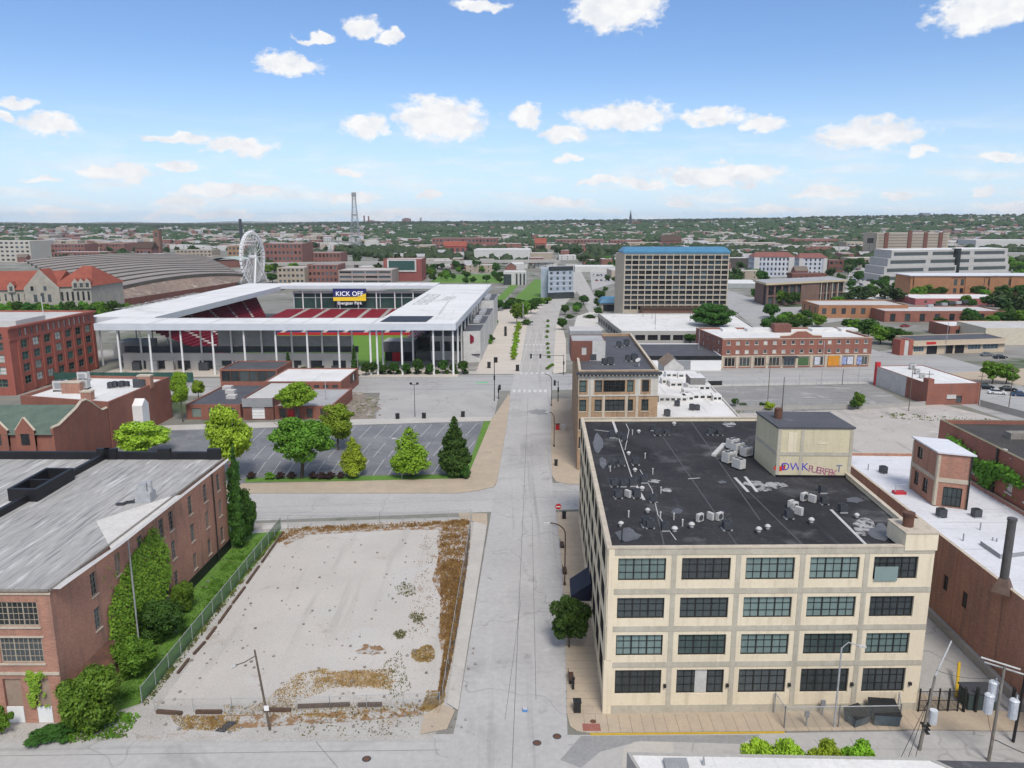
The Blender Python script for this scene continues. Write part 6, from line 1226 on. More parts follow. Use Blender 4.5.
# blocks surveyed one by one: x0, x1, base, eaves, depth, wall, roof, window columns, rows, name, label, category
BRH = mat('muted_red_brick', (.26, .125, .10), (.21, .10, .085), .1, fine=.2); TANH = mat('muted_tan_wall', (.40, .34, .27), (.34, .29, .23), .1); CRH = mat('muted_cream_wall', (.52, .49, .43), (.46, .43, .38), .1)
BLK = [
 (-30, 32, 262, 241, 40, CRH, PROOF, 12, 5, 'hotel_block', 'cream many windowed block at the far left edge', 'hotel'),
 (262, 303, 268, 243.5, 40, BRH, GROOF, 10, 4, 'brick_factory', 'large four storey brick factory right of the observation wheel', 'factory'),
 (303.5, 341, 266, 252.5, 30, BRH, GROOF, 10, 2, 'brick_factory_wing', 'two storey brick wing joined to the big factory', 'factory'),
 (278, 305, 284, 267.5, 22, TANH, PROOF, 6, 3, 'grey_brick_block', 'three storey grey tan block behind the stadium', 'block'),
 (308, 338.5, 283, 264.5, 24, BRH, GROOF, 7, 3, 'red_brick_warehouse', 'plain red brick warehouse behind the stadium roof', 'warehouse'),
 (338.8, 392, 284, 270, 30, mat('garage_concrete', (.36, .30, .27), (.30, .25, .23), .1), PROOF, 4, 3, 'parking_garage', 'open deck parking garage behind the stadium', 'parking garage'),
 (384, 422, 281, 259, 24, mat('maroon_brick', (.28, .09, .08), (.23, .075, .07), .1), PROOF, 0, 0, 'glass_fronted_hall', 'maroon brick hall with large framed glass front', 'hall'),
 (503.5, 526, 285, 271.5, 16, OFFW, WROOF, 0, 0, 'columned_pavilion', 'white pavilion with tall columns beyond the stadium', 'pavilion'),
 (50, 105, 258.5, 252, 30, BRH, PROOF, 14, 1, 'low_brick_range', 'long dark red range behind the station shed', 'range'),
 (32, 85, 253, 244, 40, BRH, GROOF, 16, 2, 'brick_mill', 'long brick mill near the left skyline', 'mill'),
 (14, 45, 258, 254.5, 30, OFFW, WROOF, 0, 0, 'white_shed', 'long white roofed shed at the far left', 'shed'),
 (100, 125, 252, 243.5, 40, BRH, TANH, 8, 2, 'brick_terrace', 'tan roofed brick terrace left of the brown tower', 'terrace'),
 (136, 152, 258, 248.5, 20, BRH, TANH, 4, 1, 'brick_church_hall', 'pinkish gabled hall beside the brown tower', 'hall'),
 (176, 212, 257, 250, 30, TANH, GROOF, 9, 2, 'grey_terrace', 'grey brown terrace beyond the train shed', 'terrace'),
 (228, 241, 256, 246, 20, mat('ochre_wall', (.34, .22, .13), (.28, .18, .11), .1), GROOF, 3, 2, 'ochre_block', 'small ochre block left of the observation wheel', 'block'),
 (432, 497, 249, 238, 40, BRH, GROOF, 18, 2, 'brick_hospital', 'long low red brick range among trees left of centre', 'range'),
 (444, 466, 254, 246.5, 20, mat('red_roof_wall', (.34, .10, .085), (.28, .09, .075), .1), BRH, 4, 1, 'red_gabled_house', 'red roofed hall in the trees left of centre', 'hall'),
 (474, 530, 260, 249.5, 50, OFFW, WROOF, 0, 0, 'white_warehouse', 'wide white roofed warehouse complex before the wooded ridge', 'warehouse'),
 (530, 553, 259, 253, 30, TANH, PROOF, 0, 0, 'grey_warehouse', 'grey roofed warehouse right of the white warehouse complex', 'warehouse'),
 (535, 546, 251, 243.5, 20, BRH, BRH, 3, 1, 'red_barn_block', 'dark red gabled block left of the long red terrace', 'block'),
 (556, 604, 247.5, 239.5, 40, BRH, GROOF, 14, 2, 'red_terrace', 'long red brick terrace below the wooded ridge at centre', 'terrace'),
 (610, 640, 247.5, 240, 40, BRH, GROOF, 9, 2, 'red_terrace', 'shorter red terrace just left of the hotel roof', 'terrace'),
 (628, 661, 249, 242.6, 50, TANH, mat('sandy_roof', (.48, .40, .31), (.42, .35, .28), .05), 0, 0, 'tan_warehouse', 'sandy roofed warehouse peeping above the hotel roof', 'warehouse'),
 (661, 681, 249, 241, 20, BRH, GROOF, 3, 1, 'church_hall', 'dark gabled hall above the hotel roof', 'hall'),
 (704, 724, 250, 243.5, 40, OFFW, WROOF, 0, 0, 'white_depot', 'white depot above the right end of the hotel roof', 'depot'),
 (722, 780, 249, 243, 60, TANH, PROOF, 12, 1, 'rail_depot', 'long pale depot by the rail yard right of the hotel', 'depot'),
 (726, 752, 268, 258, 26, mat('dark_glass_wall', (.07, .06, .055), (.1, .09, .08), .2), WROOF, 0, 0, 'dark_glass_block', 'low dark walled block with white roof right of the hotel', 'block'),
 (828, 843, 272, 260, 16, BRICKD, GROOF, 3, 2, 'brown_brick_block', 'small brown brick block right of the tiled flats', 'block'),
 (794, 838, 247, 239, 40, BRH, GROOF, 12, 1, 'low_brick_mill', 'low brick mill with white doors on the right', 'mill'),
 (846, 870, 250, 242, 40, TANH, PROOF, 6, 1, 'tan_depot', 'tan depot left of the beige slab block', 'depot'),
 (955, 982, 240, 233.5, 60, BRH, WROOF, 8, 2, 'brick_school', 'red brick school near the right skyline', 'school'),
 (975, 1040, 250, 240, 60, OFFW, WROOF, 0, 0, 'white_hangar', 'large white shed near the right edge', 'shed'),
 (948, 976, 247, 241, 40, OFFW, WROOF, 0, 0, 'white_store', 'white store just right of the beige slab block', 'store'),
 (850, 888, 266, 258, 30, TANH, PROOF, 8, 1, 'tan_showroom', 'tan showroom behind the full car park', 'showroom'),
 (1000, 1045, 262, 253, 25, CONC, GROOF, 0, 0, 'overpass_block', 'grey concrete block at the right edge beyond the terraced office', 'block'),
 (715, 790, 238, 233.5, 80, OFFW, PROOF, 0, 0, 'long_pale_shed', 'long pale shed below the wooded skyline right of centre', 'shed'),
 (870, 885, 246, 241.5, 40, OFFW, WROOF, 0, 0, 'white_lock_up', 'small white store in front of the beige slab block', 'store'),
 (590, 640, 262, 259, 40, OFFW, WROOF, 0, 0, 'pale_bus_depot', 'pale roofed depot in the green left of the hotel', 'depot'),
 (575, 615, 272, 266.5, 30, OFFW, WROOF, 0, 0, 'white_car_showroom', 'white roofed hall beside the parking left of the hotel', 'hall'),
]
BV = dict(n='bv', frame=BROWN, glass=GL_DARK, div=(1, 1), single=True, fw=.1, glasses=[GL_DARK, GL_DARK, GL_BLUE])
blk = {}
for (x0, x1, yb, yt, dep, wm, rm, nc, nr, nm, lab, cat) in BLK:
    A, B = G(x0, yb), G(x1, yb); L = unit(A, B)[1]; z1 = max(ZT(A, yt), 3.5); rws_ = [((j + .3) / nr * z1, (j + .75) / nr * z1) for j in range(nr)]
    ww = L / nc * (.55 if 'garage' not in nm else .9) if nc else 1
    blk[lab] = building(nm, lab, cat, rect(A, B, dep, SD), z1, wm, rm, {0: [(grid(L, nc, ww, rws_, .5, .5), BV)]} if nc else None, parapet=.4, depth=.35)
    blk[nm] = (blk[lab], A, B, z1)
r, A, B, z1 = blk['glass_fronted_hall']; d, L = unit(A, B); t = MB(); t.wbox(A, d, L * .1, L * .86, .01, .7, z1 * .42, z1 * .98); fr = t.build('white_frame', [OFFW], r); t = MB(); t.wbox(A, d, L * .14, L * .82, .72, .8, z1 * .50, z1 * .92); t.build('glass_front', [GL_GREEN], fr)
r, A, B, z1 = blk['columned_pavilion']; d, L = unit(A, B); t = MB()
t.wbox(A, d, 0, L * .35, .01, .3, .2, z1 * .8)
for f in (.55, .72, .88): t.wbox(A, d, L * f, L * f + 1.3, .01, .5, 0, z1 * .85)
t.build('dark_bay', [GL_DARK], r)
for nm in ('red_gabled_house', 'red_barn_block', 'church_hall', 'brick_church_hall'):
    r, A, B, z1 = blk[nm]; gable_roof(rect(A, B, 20, SD), z1 + .05, z1 * 1.7).build('gabled_roof', [REDTILE if 'red' in nm else BROWN], r)
# barrel roofed green shed
A, B = G(203, 269), G(240, 267); z1 = ZT(A, 262); t = MB(); gp = rect(A, B, 40, SD); gs = building('market_shed', 'low shed with pale green arched roof right of the train shed', 'shed', gp, z1, BRH, GROOF)
d, L = unit(A, B)
for k in range(8):
    q = lambda s, n: (A[0] + d[0] * L * s - d[1] * 0 + SD[0] * n, A[1] + d[1] * L * s + SD[1] * n, z1 + 3.4 * sin(pi * s) + .1); t.face([q(k / 8, -1), q((k + 1) / 8, -1), q((k + 1) / 8, 41), q(k / 8, 41)])
t.build('arched_roof', [mat('pale_green_roof', (.42, .50, .45), (.36, .44, .40), .1)], gs)
# greens, embankments and yards
sheet('lawn', [(428, 283), (508, 283), (500, 274), (440, 275)], .02, LAWNM)
sheet('lawn', [(495, 300), (512, 283), (520, 283), (505, 300)], .02, LAWNM)
sheet('lawn', [(506, 306), (548, 304), (549, 296), (541, 280), (535, 279)], .02, LAWNM)
sheet('lawn', [(588, 272), (606, 262), (620, 264), (600, 276)], .02, LAWNM)
sheet('car_park', [(592, 290), (618, 282), (620, 268), (590, 272)], .028, LOTG); sheet('car_park', [(846, 288), (905, 290), (892, 268), (850, 268)], .03, LOTG)
sheet('car_park', [(726, 262), (800, 256), (795, 248), (724, 250)], .03, LOTP); sheet('street', [(640, 258), (1030, 256), (1030, 252), (640, 254)], .02, CONCW); sheet('street', [(846, 300), (906, 298), (906, 291), (846, 291)], .02, CONCW)
sheet('forecourt', [(573, 330), (650, 330), (618, 313), (590, 312), (577, 316)], .03, CONCW); sheet('street', [(722, 300), (765, 308), (846, 305), (850, 320), (800, 326), (730, 306)], .012, ROADG)
def inside(p, poly, m=4.0):
    cx = sum(q[0] for q in poly) / len(poly); cy = sum(q[1] for q in poly) / len(poly); r = max(sqrt((q[0] - cx) ** 2 + (q[1] - cy) ** 2) for q in poly)
    if (p[0] - cx) ** 2 + (p[1] - cy) ** 2 > (r + m) ** 2: return False
    ins_ = False
    for i in range(len(poly)):
        a, b = poly[i], poly[i - 1]
        if (a[1] > p[1]) != (b[1] > p[1]) and p[0] < (b[0] - a[0]) * (p[1] - a[1]) / (b[1] - a[1]) + a[0]: ins_ = not ins_
    return ins_
# ================================================================ trees and plants
BARK = mat('bark', (.12, .095, .07), (.08, .065, .05), 1.2, fine=.3)
LF_B = leafmat('bright_leaves', (.24, .40, .035), .4); LF_M = leafmat('green_leaves', (.13, .26, .03), .45); LF_D = leafmat('dark_leaves', (.055, .125, .022), .45)
LF_Y = leafmat('yellow_green_leaves', (.33, .46, .04), .35); LF_I = leafmat('ivy_leaves', (.20, .42, .035), .45, tint=(.32, .50, .05)); LF_P = leafmat('purple_leaves', (.06, .035, .035), .4)
LF_F = leafmat('far_leaves', (.042, .080, .024), .5, trans=.0)
LF_O = leafmat('dry_brown_weeds', (.34, .19, .07), .45, tint=(.46, .31, .12)); LF_G = leafmat('pale_weeds', (.14, .16, .05), .5)
def leaves(lobes, n, size, seed, up=.25, shell=.55, flat=.0):
    """many leaf-sized faces through the volume of the lobes"""
    g = np.random.default_rng(seed); lob = np.array(lobes, float); w = lob[:, 3] * lob[:, 4] * lob[:, 5]; w = w ** .67; k = g.choice(len(lob), n, p=w / w.sum()); L_ = lob[k]
    d = g.normal(size=(n, 3)); d /= np.linalg.norm(d, axis=1)[:, None]; r = shell + (1 - shell) * g.random(n) ** .6; r *= 1 + .10 * g.normal(size=n)
    c = L_[:, :3] + d * L_[:, 3:6] * r[:, None]
    nm = d * .8 + g.normal(size=(n, 3)) * .55 + np.array([0, 0, up]); nm /= np.linalg.norm(nm, axis=1)[:, None]
    a = np.cross(nm, g.normal(size=(n, 3))); a /= np.linalg.norm(a, axis=1)[:, None]; b = np.cross(nm, a)
    s = size * g.uniform(.6, 1.35, n)[:, None]; a *= s * 1.15; b *= s * .75; fold = nm * s * .22
    v = np.stack([c - a, c - b * .9 + fold, c + a, c + b * .9 + fold], 1).reshape(-1, 3); return v
def quadmesh(name, v, m):
    me = bpy.data.meshes.new(name); n = len(v) // 4; me.vertices.add(len(v)); me.vertices.foreach_set('co', v.astype(np.float32).ravel()); me.loops.add(4 * n); me.loops.foreach_set('vertex_index', np.arange(4 * n, dtype=np.int32)); me.polygons.add(n)
    me.polygons.foreach_set('loop_start', np.arange(0, 4 * n, 4, dtype=np.int32)); me.materials.append(m); me.update(calc_edges=True); me.validate(); return me
def trunkmesh(h, r, limbs, seed, lean=.03):
    t = MB(); g = random.Random(seed); p = [(0, 0, -.1), (g.uniform(-1, 1) * lean * h, g.uniform(-1, 1) * lean * h, h * .38), (g.uniform(-1, 1) * lean * h, g.uniform(-1, 1) * lean * h, h * .8)]
    t.tube(p[0], p[1], r * 1.2, r * .85, 9, cap=False); t.tube(p[1], p[2], r * .85, r * .25, 8, cap=False)
    for k in range(limbs):
        a = 2 * pi * k / limbs + g.uniform(-.4, .4); f = g.uniform(.0, .6); b = tuple(p[1][i] + (p[2][i] - p[1][i]) * f for i in range(3)); l = h * g.uniform(.22, .38)
        m = (b[0] + cos(a) * l * .6, b[1] + sin(a) * l * .6, b[2] + l * .45); e = (m[0] + cos(a + .3) * l * .5, m[1] + sin(a + .3) * l * .5, m[2] + l * .4)
        t.tube(b, m, r * .42, r * .28, 6, cap=False); t.tube(m, e, r * .28, r * .1, 5, cap=False)
    return t.mesh('trunk', [BARK])
def lobes_round(h, w, base, n, seed, jit=.3):
    g = random.Random(seed); out = []; R = w / 2; H2 = (h - base) / 2; zc = base + H2
    for k in range(n):
        u = g.uniform(-.9, .95); a = g.uniform(0, 2 * pi); rr = sqrt(1 - u * u) * g.uniform(.45, .78); s = g.uniform(.17, .36)
        out.append((cos(a) * rr * R, sin(a) * rr * R, zc + u * H2 * .72, R * s, R * s, H2 * s * .85))
    out.append((0, 0, zc, R * .55, R * .55, H2 * .62)); return out
def lobes_cone(h, w, base, n, seed, pw=.75):
    g = random.Random(seed); out = []
    for k in range(n):
        f = (k + .5) / n; z = base + (h - base) * f * .96; R = w / 2 * (1 - f) ** pw * min(1, .62 + f * 3)
        for j in range(max(1, int(5 * (1 - f)) + 1)):
            a = g.uniform(0, 2 * pi); rr = R * g.uniform(.35, .68); s = max(.35, R * .45); out.append((cos(a) * rr, sin(a) * rr, z + g.uniform(-.3, .3), s, s, s * .62))
        out.append((0, 0, z, R * .6 + .2, R * .6 + .2, (h - base) / n * .7))
    out.append((0, 0, h - .5, .3, .3, .6)); return out
TREES = {}
def proto(kind):
    if kind in TREES: return TREES[kind]
    m = {'round': (lambda: (quadmesh('crown', leaves(lobes_round(10, 10, 2.6, 34, 3), 13000, .215, 1), LF_M), trunkmesh(10, .26, 6, 2))),
         'round2': (lambda: (quadmesh('crown', leaves(lobes_round(10, 9, 2.2, 30, 8), 11000, .205, 4), LF_B), trunkmesh(10, .22, 6, 5))),
         'loose': (lambda: (quadmesh('crown', leaves(lobes_round(10, 8.5, 3.4, 30, 12), 9500, .20, 7, shell=.3), LF_B), trunkmesh(10, .2, 7, 9))),
         'pyramid': (lambda: (quadmesh('crown', leaves(lobes_cone(10, 8.8, 1.5, 9, 5, .5), 11000, .20, 9), LF_B), trunkmesh(9, .16, 3, 4))),
         'cone': (lambda: (quadmesh('crown', leaves(lobes_cone(10, 7.2, .8, 11, 15, .62), 12000, .20, 19), LF_D), trunkmesh(9, .18, 2, 4))),
         'column': (lambda: (quadmesh('crown', leaves(lobes_cone(10, 3.6, .4, 11, 25), 5000, .2, 29), LF_D), trunkmesh(9, .12, 0, 4))),
         'street': (lambda: (quadmesh('crown', leaves(lobes_round(10, 9, 1.6, 36, 31), 11000, .26, 33), LF_D), trunkmesh(10, .2, 5, 6))),
         'shrub': (lambda: (quadmesh('foliage', leaves(lobes_round(10, 11, .0, 40, 41), 11500, .27, 43, up=.1), LF_M), trunkmesh(8, .18, 6, 7))),
         'bush': (lambda: (quadmesh('foliage', leaves(lobes_round(10, 12, -.5, 12, 51), 3500, .48, 53), LF_M), trunkmesh(7, .2, 5, 7))),
         'mid': (lambda: (quadmesh('crown', leaves(lobes_round(10, 10, 1.4, 20, 61), 2600, .43, 63), LF_D), trunkmesh(9, .25, 4, 7))),
         'mid2': (lambda: (quadmesh('crown', leaves(lobes_round(10, 11.5, 1.0, 22, 71), 2800, .43, 73), LF_M), trunkmesh(9, .25, 4, 8)))}[kind]()
    TREES[kind] = m; return m
def tree(kind, p, h, w, label, name='tree', cat='tree', leaf=None, group=None, z=0.0, rz=None):
    cm, tm = proto(kind); base_w = {'round': 10, 'round2': 9, 'loose': 8.5, 'pyramid': 8.4, 'cone': 7, 'column': 3.6, 'street': 9, 'shrub': 11, 'bush': 12, 'mid': 10, 'mid2': 11.5}[kind]
    r = thing(name, label, cat, (p[0], p[1], z), group, RND.uniform(0, 6.28) if rz is None else rz); sx = w / base_w; r.scale = (sx, sx, h / 10)
    for nm, me in (('trunk', tm), (cm.name.split('.')[0], cm)):
        o = bpy.data.objects.new(nm, me); COL.objects.link(o); o.parent = r
        if nm != 'trunk' and leaf: o.material_slots[0].link = 'OBJECT'; o.material_slots[0].material = leaf
    return r
def treepx(kind, px, py, ytop, wpx, label, **k):
    p = G(px, py); h = ZT(p, ytop); dep = p[1] * CP + (H - h / 2) * SP; return tree(kind, p, max(h, .6), wpx / F * dep, label, **k)
treepx('round', 302, 478, 415, 66, 'broad mid green tree at the left of the car park edge row')
treepx('round2', 338, 450, 403, 42, 'round bright green tree standing inside the car park')
treepx('loose', 297, 421, 380.5, 42, 'loose yellowish green tree by the red door of the low brick annex', leaf=LF_B)
treepx('pyramid', 353.5, 477, 437, 31, 'smallest pointed bright tree in the car park edge row', leaf=LF_Y)
treepx('pyramid', 410.5, 476.5, 427, 46, 'pointed light green tree beside the pale lamp post in the car park row')
treepx('cone', 455, 476, 416, 40, 'dark green conical tree at the right end of the car park row')
treepx('round2', 146, 458, 420, 66, 'wide vivid yellow green tree behind the warehouse parapet', leaf=LF_Y)
treepx('round2', 233, 480, 402, 56, 'tall vivid green tree at the far corner of the warehouse', leaf=LF_Y)
treepx('loose', 183, 422, 369, 24, 'slim tree on a long bare trunk by the stadium street', leaf=LF_B)
treepx('loose', 199, 402, 379, 19, 'small thin tree right of the slim tall trunked tree', leaf=LF_B)
treepx('street', 569, 648, 596, 43, 'dark round street tree on the pavement by the cream loft awning')
treepx('shrub', 94, 726, 667, 68, 'big drooping green shrub at the front corner of the warehouse', name='shrub', cat='shrub')
treepx('shrub', 134, 676, 636, 46, 'mid sized green shrub between two others at the foot of the ivy', name='shrub', cat='shrub', leaf=LF_M)
treepx('shrub', 160, 640, 598, 50, 'dark dense shrub below the ivy at mid wall', name='shrub', cat='shrub', leaf=LF_D)
treepx('shrub', 184, 612, 580, 26, 'green shrub farthest along the warehouse side wall', name='shrub', cat='shrub', leaf=LF_M)
treepx('bush', 2, 735, 706, 24, 'low green bush at the left edge in front of the warehouse arches', name='bush', cat='bush')
treepx('bush', 54, 738, 728, 46, 'low spreading weeds bush along the verge before the warehouse', name='bush', cat='bush', leaf=LF_D)
treepx('column', 240, 548, 446, 20, 'tall ivy clad column at the far corner of the warehouse wall', name='ivy_column', cat='climber', leaf=LF_D)
treepx('shrub', 244, 540, 485, 30, 'dark green climber bush at the far end of the warehouse wall', name='climber', cat='climber', leaf=LF_D)
for (x, lf, lab) in ((757, LF_Y, 'yellow green bush leftmost in the row behind the white roof edge'), (786, LF_Y, 'bright bush second in the row behind the white roof edge'), (824, LF_Y, 'bright bush third in the row behind the white roof edge'), (857, LF_B, 'greener bush at the right end of the row behind the white roof edge')):
    p = XY(x, 57.6); h = ZT(p, 739 if x < 770 else 741); tree('street', p, h, 3.4, lab, name='bush', cat='bush', leaf=lf)
# ivy on the warehouse wall
def ivy(A, B, pts, n, size, nm, lab, m, seed, thick=.35):
    g = np.random.default_rng(seed); d, L = unit(A, B); nx, ny = d[1], -d[0]; v = []
    q = [W(A, B, *p) for p in pts]; us_ = [a[0] for a in q]; zs2 = [a[1] for a in q]; C_ = []
    while len(C_) < n:
        u, z = g.uniform(min(us_), max(us_)), g.uniform(min(zs2), max(zs2)); ins_ = False
        for i in range(len(q)):
            (a, b), (c, e) = q[i], q[i - 1]
            if (b > z) != (e > z) and u < (c - a) * (z - b) / (e - b) + a: ins_ = not ins_
        if ins_ or g.random() < .02: C_.append((u + g.normal() * .15, z + g.normal() * .15))
    C_ = np.array(C_); o = g.uniform(.05, thick, n); c = np.stack([A[0] + d[0] * C_[:, 0] + nx * o, A[1] + d[1] * C_[:, 0] + ny * o, C_[:, 1]], 1)
    nm_ = np.array([nx, ny, .7]) + g.normal(size=(n, 3)) * .33; nm_ /= np.linalg.norm(nm_, axis=1)[:, None]; a = np.cross(nm_, g.normal(size=(n, 3))); a /= np.linalg.norm(a, axis=1)[:, None]; b = np.cross(nm_, a); s = size * g.uniform(.6, 1.4, n)[:, None]
    v = np.stack([c - a * s, c - b * s * .8, c + a * s, c + b * s * .8], 1).reshape(-1, 3); base = (float(c[:, 0].mean()), float(c[:, 1].mean()), float(c[:, 2].min()))
    o = bpy.data.objects.new(nm, quadmesh(nm, v - np.array(base), m)); COL.objects.link(o); o.location = base; return tag(o, lab, 'climber')
ivy(wR, wC, [(152, 526), (166, 546), (170, 575), (163, 600), (160, 625), (150, 650), (128, 660), (114, 655), (110, 640), (107, 612), (112, 596), (122, 572), (138, 546)], 6200, .17, 'ivy', 'bright green ivy spreading over the warehouse side wall', LF_I, 3)
ivy(wR, wC, [(226, 470), (236, 462), (238, 535), (228, 540)], 1500, .24, 'ivy', 'dark ivy curtain at the far end of the warehouse wall', LF_D, 5, .6)
ivy(wL, wR, [(27, 672), (45, 672), (38, 680), (36, 704), (32, 706), (32, 682)], 420, .16, 'ivy', 'small tuft of ivy between the two boarded arches', LF_I, 7)
ivy(kD, kA, [(950, 436), (960, 440), (985, 462), (1000, 462), (1024, 478), (1024, 488), (1000, 478), (988, 490), (976, 470), (962, 468), (955, 456)], 1600, .26, 'ivy', 'ivy hanging below the coping of the dark roofed brick building', LF_M, 9, .7)
# car park edge hedges
for i, (x, wpx, lf, lab) in enumerate(((252, 10, LF_P, 'low purple bush near the left end of the car park verge'), (270, 12, LF_M, 'low green bush left of the big car park tree'), (281, 10, LF_P, 'small purple bush left of the big tree trunk'), (292, 10, LF_P, 'purple bush just left of the big tree trunk'), (313, 11, LF_P, 'purple bush just right of the big tree trunk'), (322, 11, LF_P, 'purple bush second right of the big tree trunk'), (331, 11, LF_P, 'purple bush third right of the big tree trunk'), (341, 8, LF_P, 'last purple bush before the smallest pointed tree'), (465, 12, LF_D, 'low dark bush beside the conical tree'))):
    treepx('bush', x, 479, 471.5 if x < 460 else 465, wpx, lab, name='bush', cat='bush', leaf=lf, z=0)
vg = sheet('lawn', [(245, 478), (465, 474), (484, 421), (491, 421), (469, 477), (462, 479.5), (245, 482.5)], .03, LAWNM)
# planted trees in front of the stadium, on the avenue and beyond
for i, (x, y, yt, wpx) in enumerate(((289, 377, 352, 12), (355, 381, 345, 12), (373, 375, 361, 13), (394, 375, 361.5, 13), (418, 375, 358, 14), (443, 374, 359, 13), (453, 374, 363, 9), (463, 374, 360, 13), (366, 376, 361, 12), (384, 375, 364, 11), (406, 375, 362, 12), (430, 375, 363, 11), (277, 378, 364, 10), (304, 378, 366, 9), (318, 377, 366, 9))):
    treepx('column' if i < 2 else 'mid', x, y, yt, wpx, 'slim dark tree before the stadium columns' if i < 2 else 'small round planted tree along the wall in front of the stadium', name='planted_tree', leaf=LF_D, group='slim trees by the stadium' if i < 2 else 'planted trees in front of the stadium')
for i in range(10): treepx('bush', 380 + i * 9.5, 374, 369.5, 8, 'low planting between the small trees in front of the stadium', name='bush', cat='bush', leaf=LF_D, group='low planting by the stadium')
AVT = [('bush', 494, 325, 317.5, 10), ('bush', 491, 342, 334, 9), ('bush', 489, 344, 339, 8), ('mid', 499, 311, 299, 12), ('mid', 517, 324, 302, 16), ('mid', 524, 319, 300, 16), ('mid', 521, 313, 298, 14), ('mid', 531, 314, 299, 15), ('mid', 536, 309, 297, 14), ('mid', 510, 309, 299, 13), ('bush', 505, 309, 303, 13), ('bush', 527, 325, 319, 12), ('mid', 541, 306, 297.5, 10), ('mid', 548, 303, 297, 9), ('mid', 512, 304, 297, 10), ('mid', 565, 315, 304, 10), ('mid', 576, 314, 305, 9), ('mid', 562, 330, 317, 12), ('bush', 570, 318, 314, 12), ('bush', 590, 318, 314.5, 14), ('bush', 602, 318, 314.5, 12)]
for (k, x, y, yt, wpx) in AVT: treepx(k, x, y, yt, wpx, 'small green tree beside the paved avenue beyond the crossing' if k == 'mid' else 'low green shrub at the edge of the paved avenue', name='avenue_tree' if k == 'mid' else 'shrub', cat='tree' if k == 'mid' else 'shrub', leaf=RND.choice([LF_D, LF_M]), group='trees of the avenue' if k == 'mid' else 'shrubs of the avenue')
for i in range(11): f = i / 10; treepx('bush', 518.5 - 5.5 * f, 326 + 34 * f, 321 + 33 * f, 6.5 + 1.5 * (i % 2), 'bright shrub in the planted strip down the middle of the avenue', name='shrub', cat='shrub', leaf=LF_B, group='shrubs in the avenue strip')
for i, (x0, y0, x1, y1) in enumerate(((548, 322, 546.5, 338), (547.8, 345, 548.5, 358), (547, 369.5, 552, 366))):
    for k in range(4): f = k / 3; treepx('bush', x0 + (x1 - x0) * f, y0 + (y1 - y0) * f, y0 + (y1 - y0) * f - 3, 4.5, 'small clipped shrub in the planting beds at the right of the avenue', name='shrub', cat='shrub', leaf=LF_M, group='shrubs in the right hand beds')
treepx('round', 713, 336, 302, 48, 'big spreading tree between the parking deck and the brick shop row', leaf=LF_D)
MT = [(690, 343, 333, 18), (768, 333, 314, 18), (780, 333, 317, 18), (793, 331, 315, 20), (806, 322, 309, 14), (757, 301, 285, 16), (779, 305, 289, 13), (787, 306, 290, 13), (795, 305, 291, 12), (818, 327, 312, 18), (848, 330, 318, 16), (856, 334, 317, 22), (868, 340, 318, 26), (880, 344, 322, 26), (892, 345, 326, 24), (902, 347, 327, 20), (871, 297, 285, 18), (884, 298, 286, 18), (895, 298, 288, 14), (925, 298, 283, 20), (938, 297, 286, 14), (1003, 299, 283, 20), (1020, 298, 284, 18), (1008, 324, 308, 22), (1022, 326, 309, 20), (940, 326, 316, 16), (992, 384, 360, 26), (1006, 384, 361, 26), (762, 409, 402, 8), (858, 409, 390, 14), (853, 410, 399, 10), (769, 410, 401, 12), (735, 406, 398, 10), (743, 407, 402, 10), (837, 305, 296, 16), (1018, 282, 268, 14), (762, 247, 239, 12), (866, 262, 254, 16), (850, 267, 258, 14), (840, 285, 272, 12), (858, 283, 270, 12)]
for i, (x, y, yt, wpx) in enumerate(MT):
    treepx(['mid', 'mid2'][i % 2], x, y, yt, wpx, 'leafy green tree among the low buildings on the right', name='leafy_tree', leaf=RND.choice([LF_D, LF_M, LF_D]) if i != 31 else LF_Y, group='trees among the low buildings on the right')
for (x0, x1, y0, y1, n, h, wh_) in ((846, 905, 264, 293, 34, 9, 'among the parked cars before the terraced office'), (940, 1024, 300, 313, 12, 14, 'beside the pink range at the right'), (770, 815, 317, 331, 7, 12, 'behind the brick shop row'), (905, 1010, 296, 300, 9, 12, 'before the orange brick hall'), (728, 765, 275, 284, 7, 10, 'right of the hotel'), (598, 622, 262, 313, 12, 9, 'left of the hotel'), (955, 1024, 316, 333, 12, 14, 'behind the service garage'), (575, 600, 300, 316, 6, 9, 'before the pavilion'), (440, 505, 268, 285, 22, 9, 'on the green beyond the stadium'), (262, 300, 268, 286, 9, 9, 'below the viaduct'), (395, 440, 268, 284, 10, 9, 'beside the glass fronted hall'), (905, 955, 258, 270, 8, 8, 'behind the terraced office'), (1000, 1024, 264, 282, 7, 12, 'right of the terraced office'), (640, 720, 336, 341, 6, 8, 'before the parking deck')):
    for i in range(n):
        x, y = RND.uniform(x0, x1), RND.uniform(y0, y1)
        if any(inside(G(x, y), f, 1) for f in FOOT): continue
        h = h * RND.uniform(.85, 1.15); treepx(['mid', 'mid2'][i % 2], x, y, y - h, h * RND.uniform(.95, 1.35), 'green tree growing ' + wh_, name='leafy_tree', leaf=RND.choice([LF_D, LF_D, LF_M]), group='trees ' + wh_)
for i in range(26): x = -20 + i * 6.6; treepx(['mid', 'mid2'][i % 2], x, 324 - i * .05 + RND.uniform(-1.5, 1.5), 302 - i * .05 + RND.uniform(-3, 3), RND.uniform(13, 20), 'dense green tree in the row before the stone terminal', name='park_tree', leaf=RND.choice([LF_D, LF_M]), group='trees before the terminal')
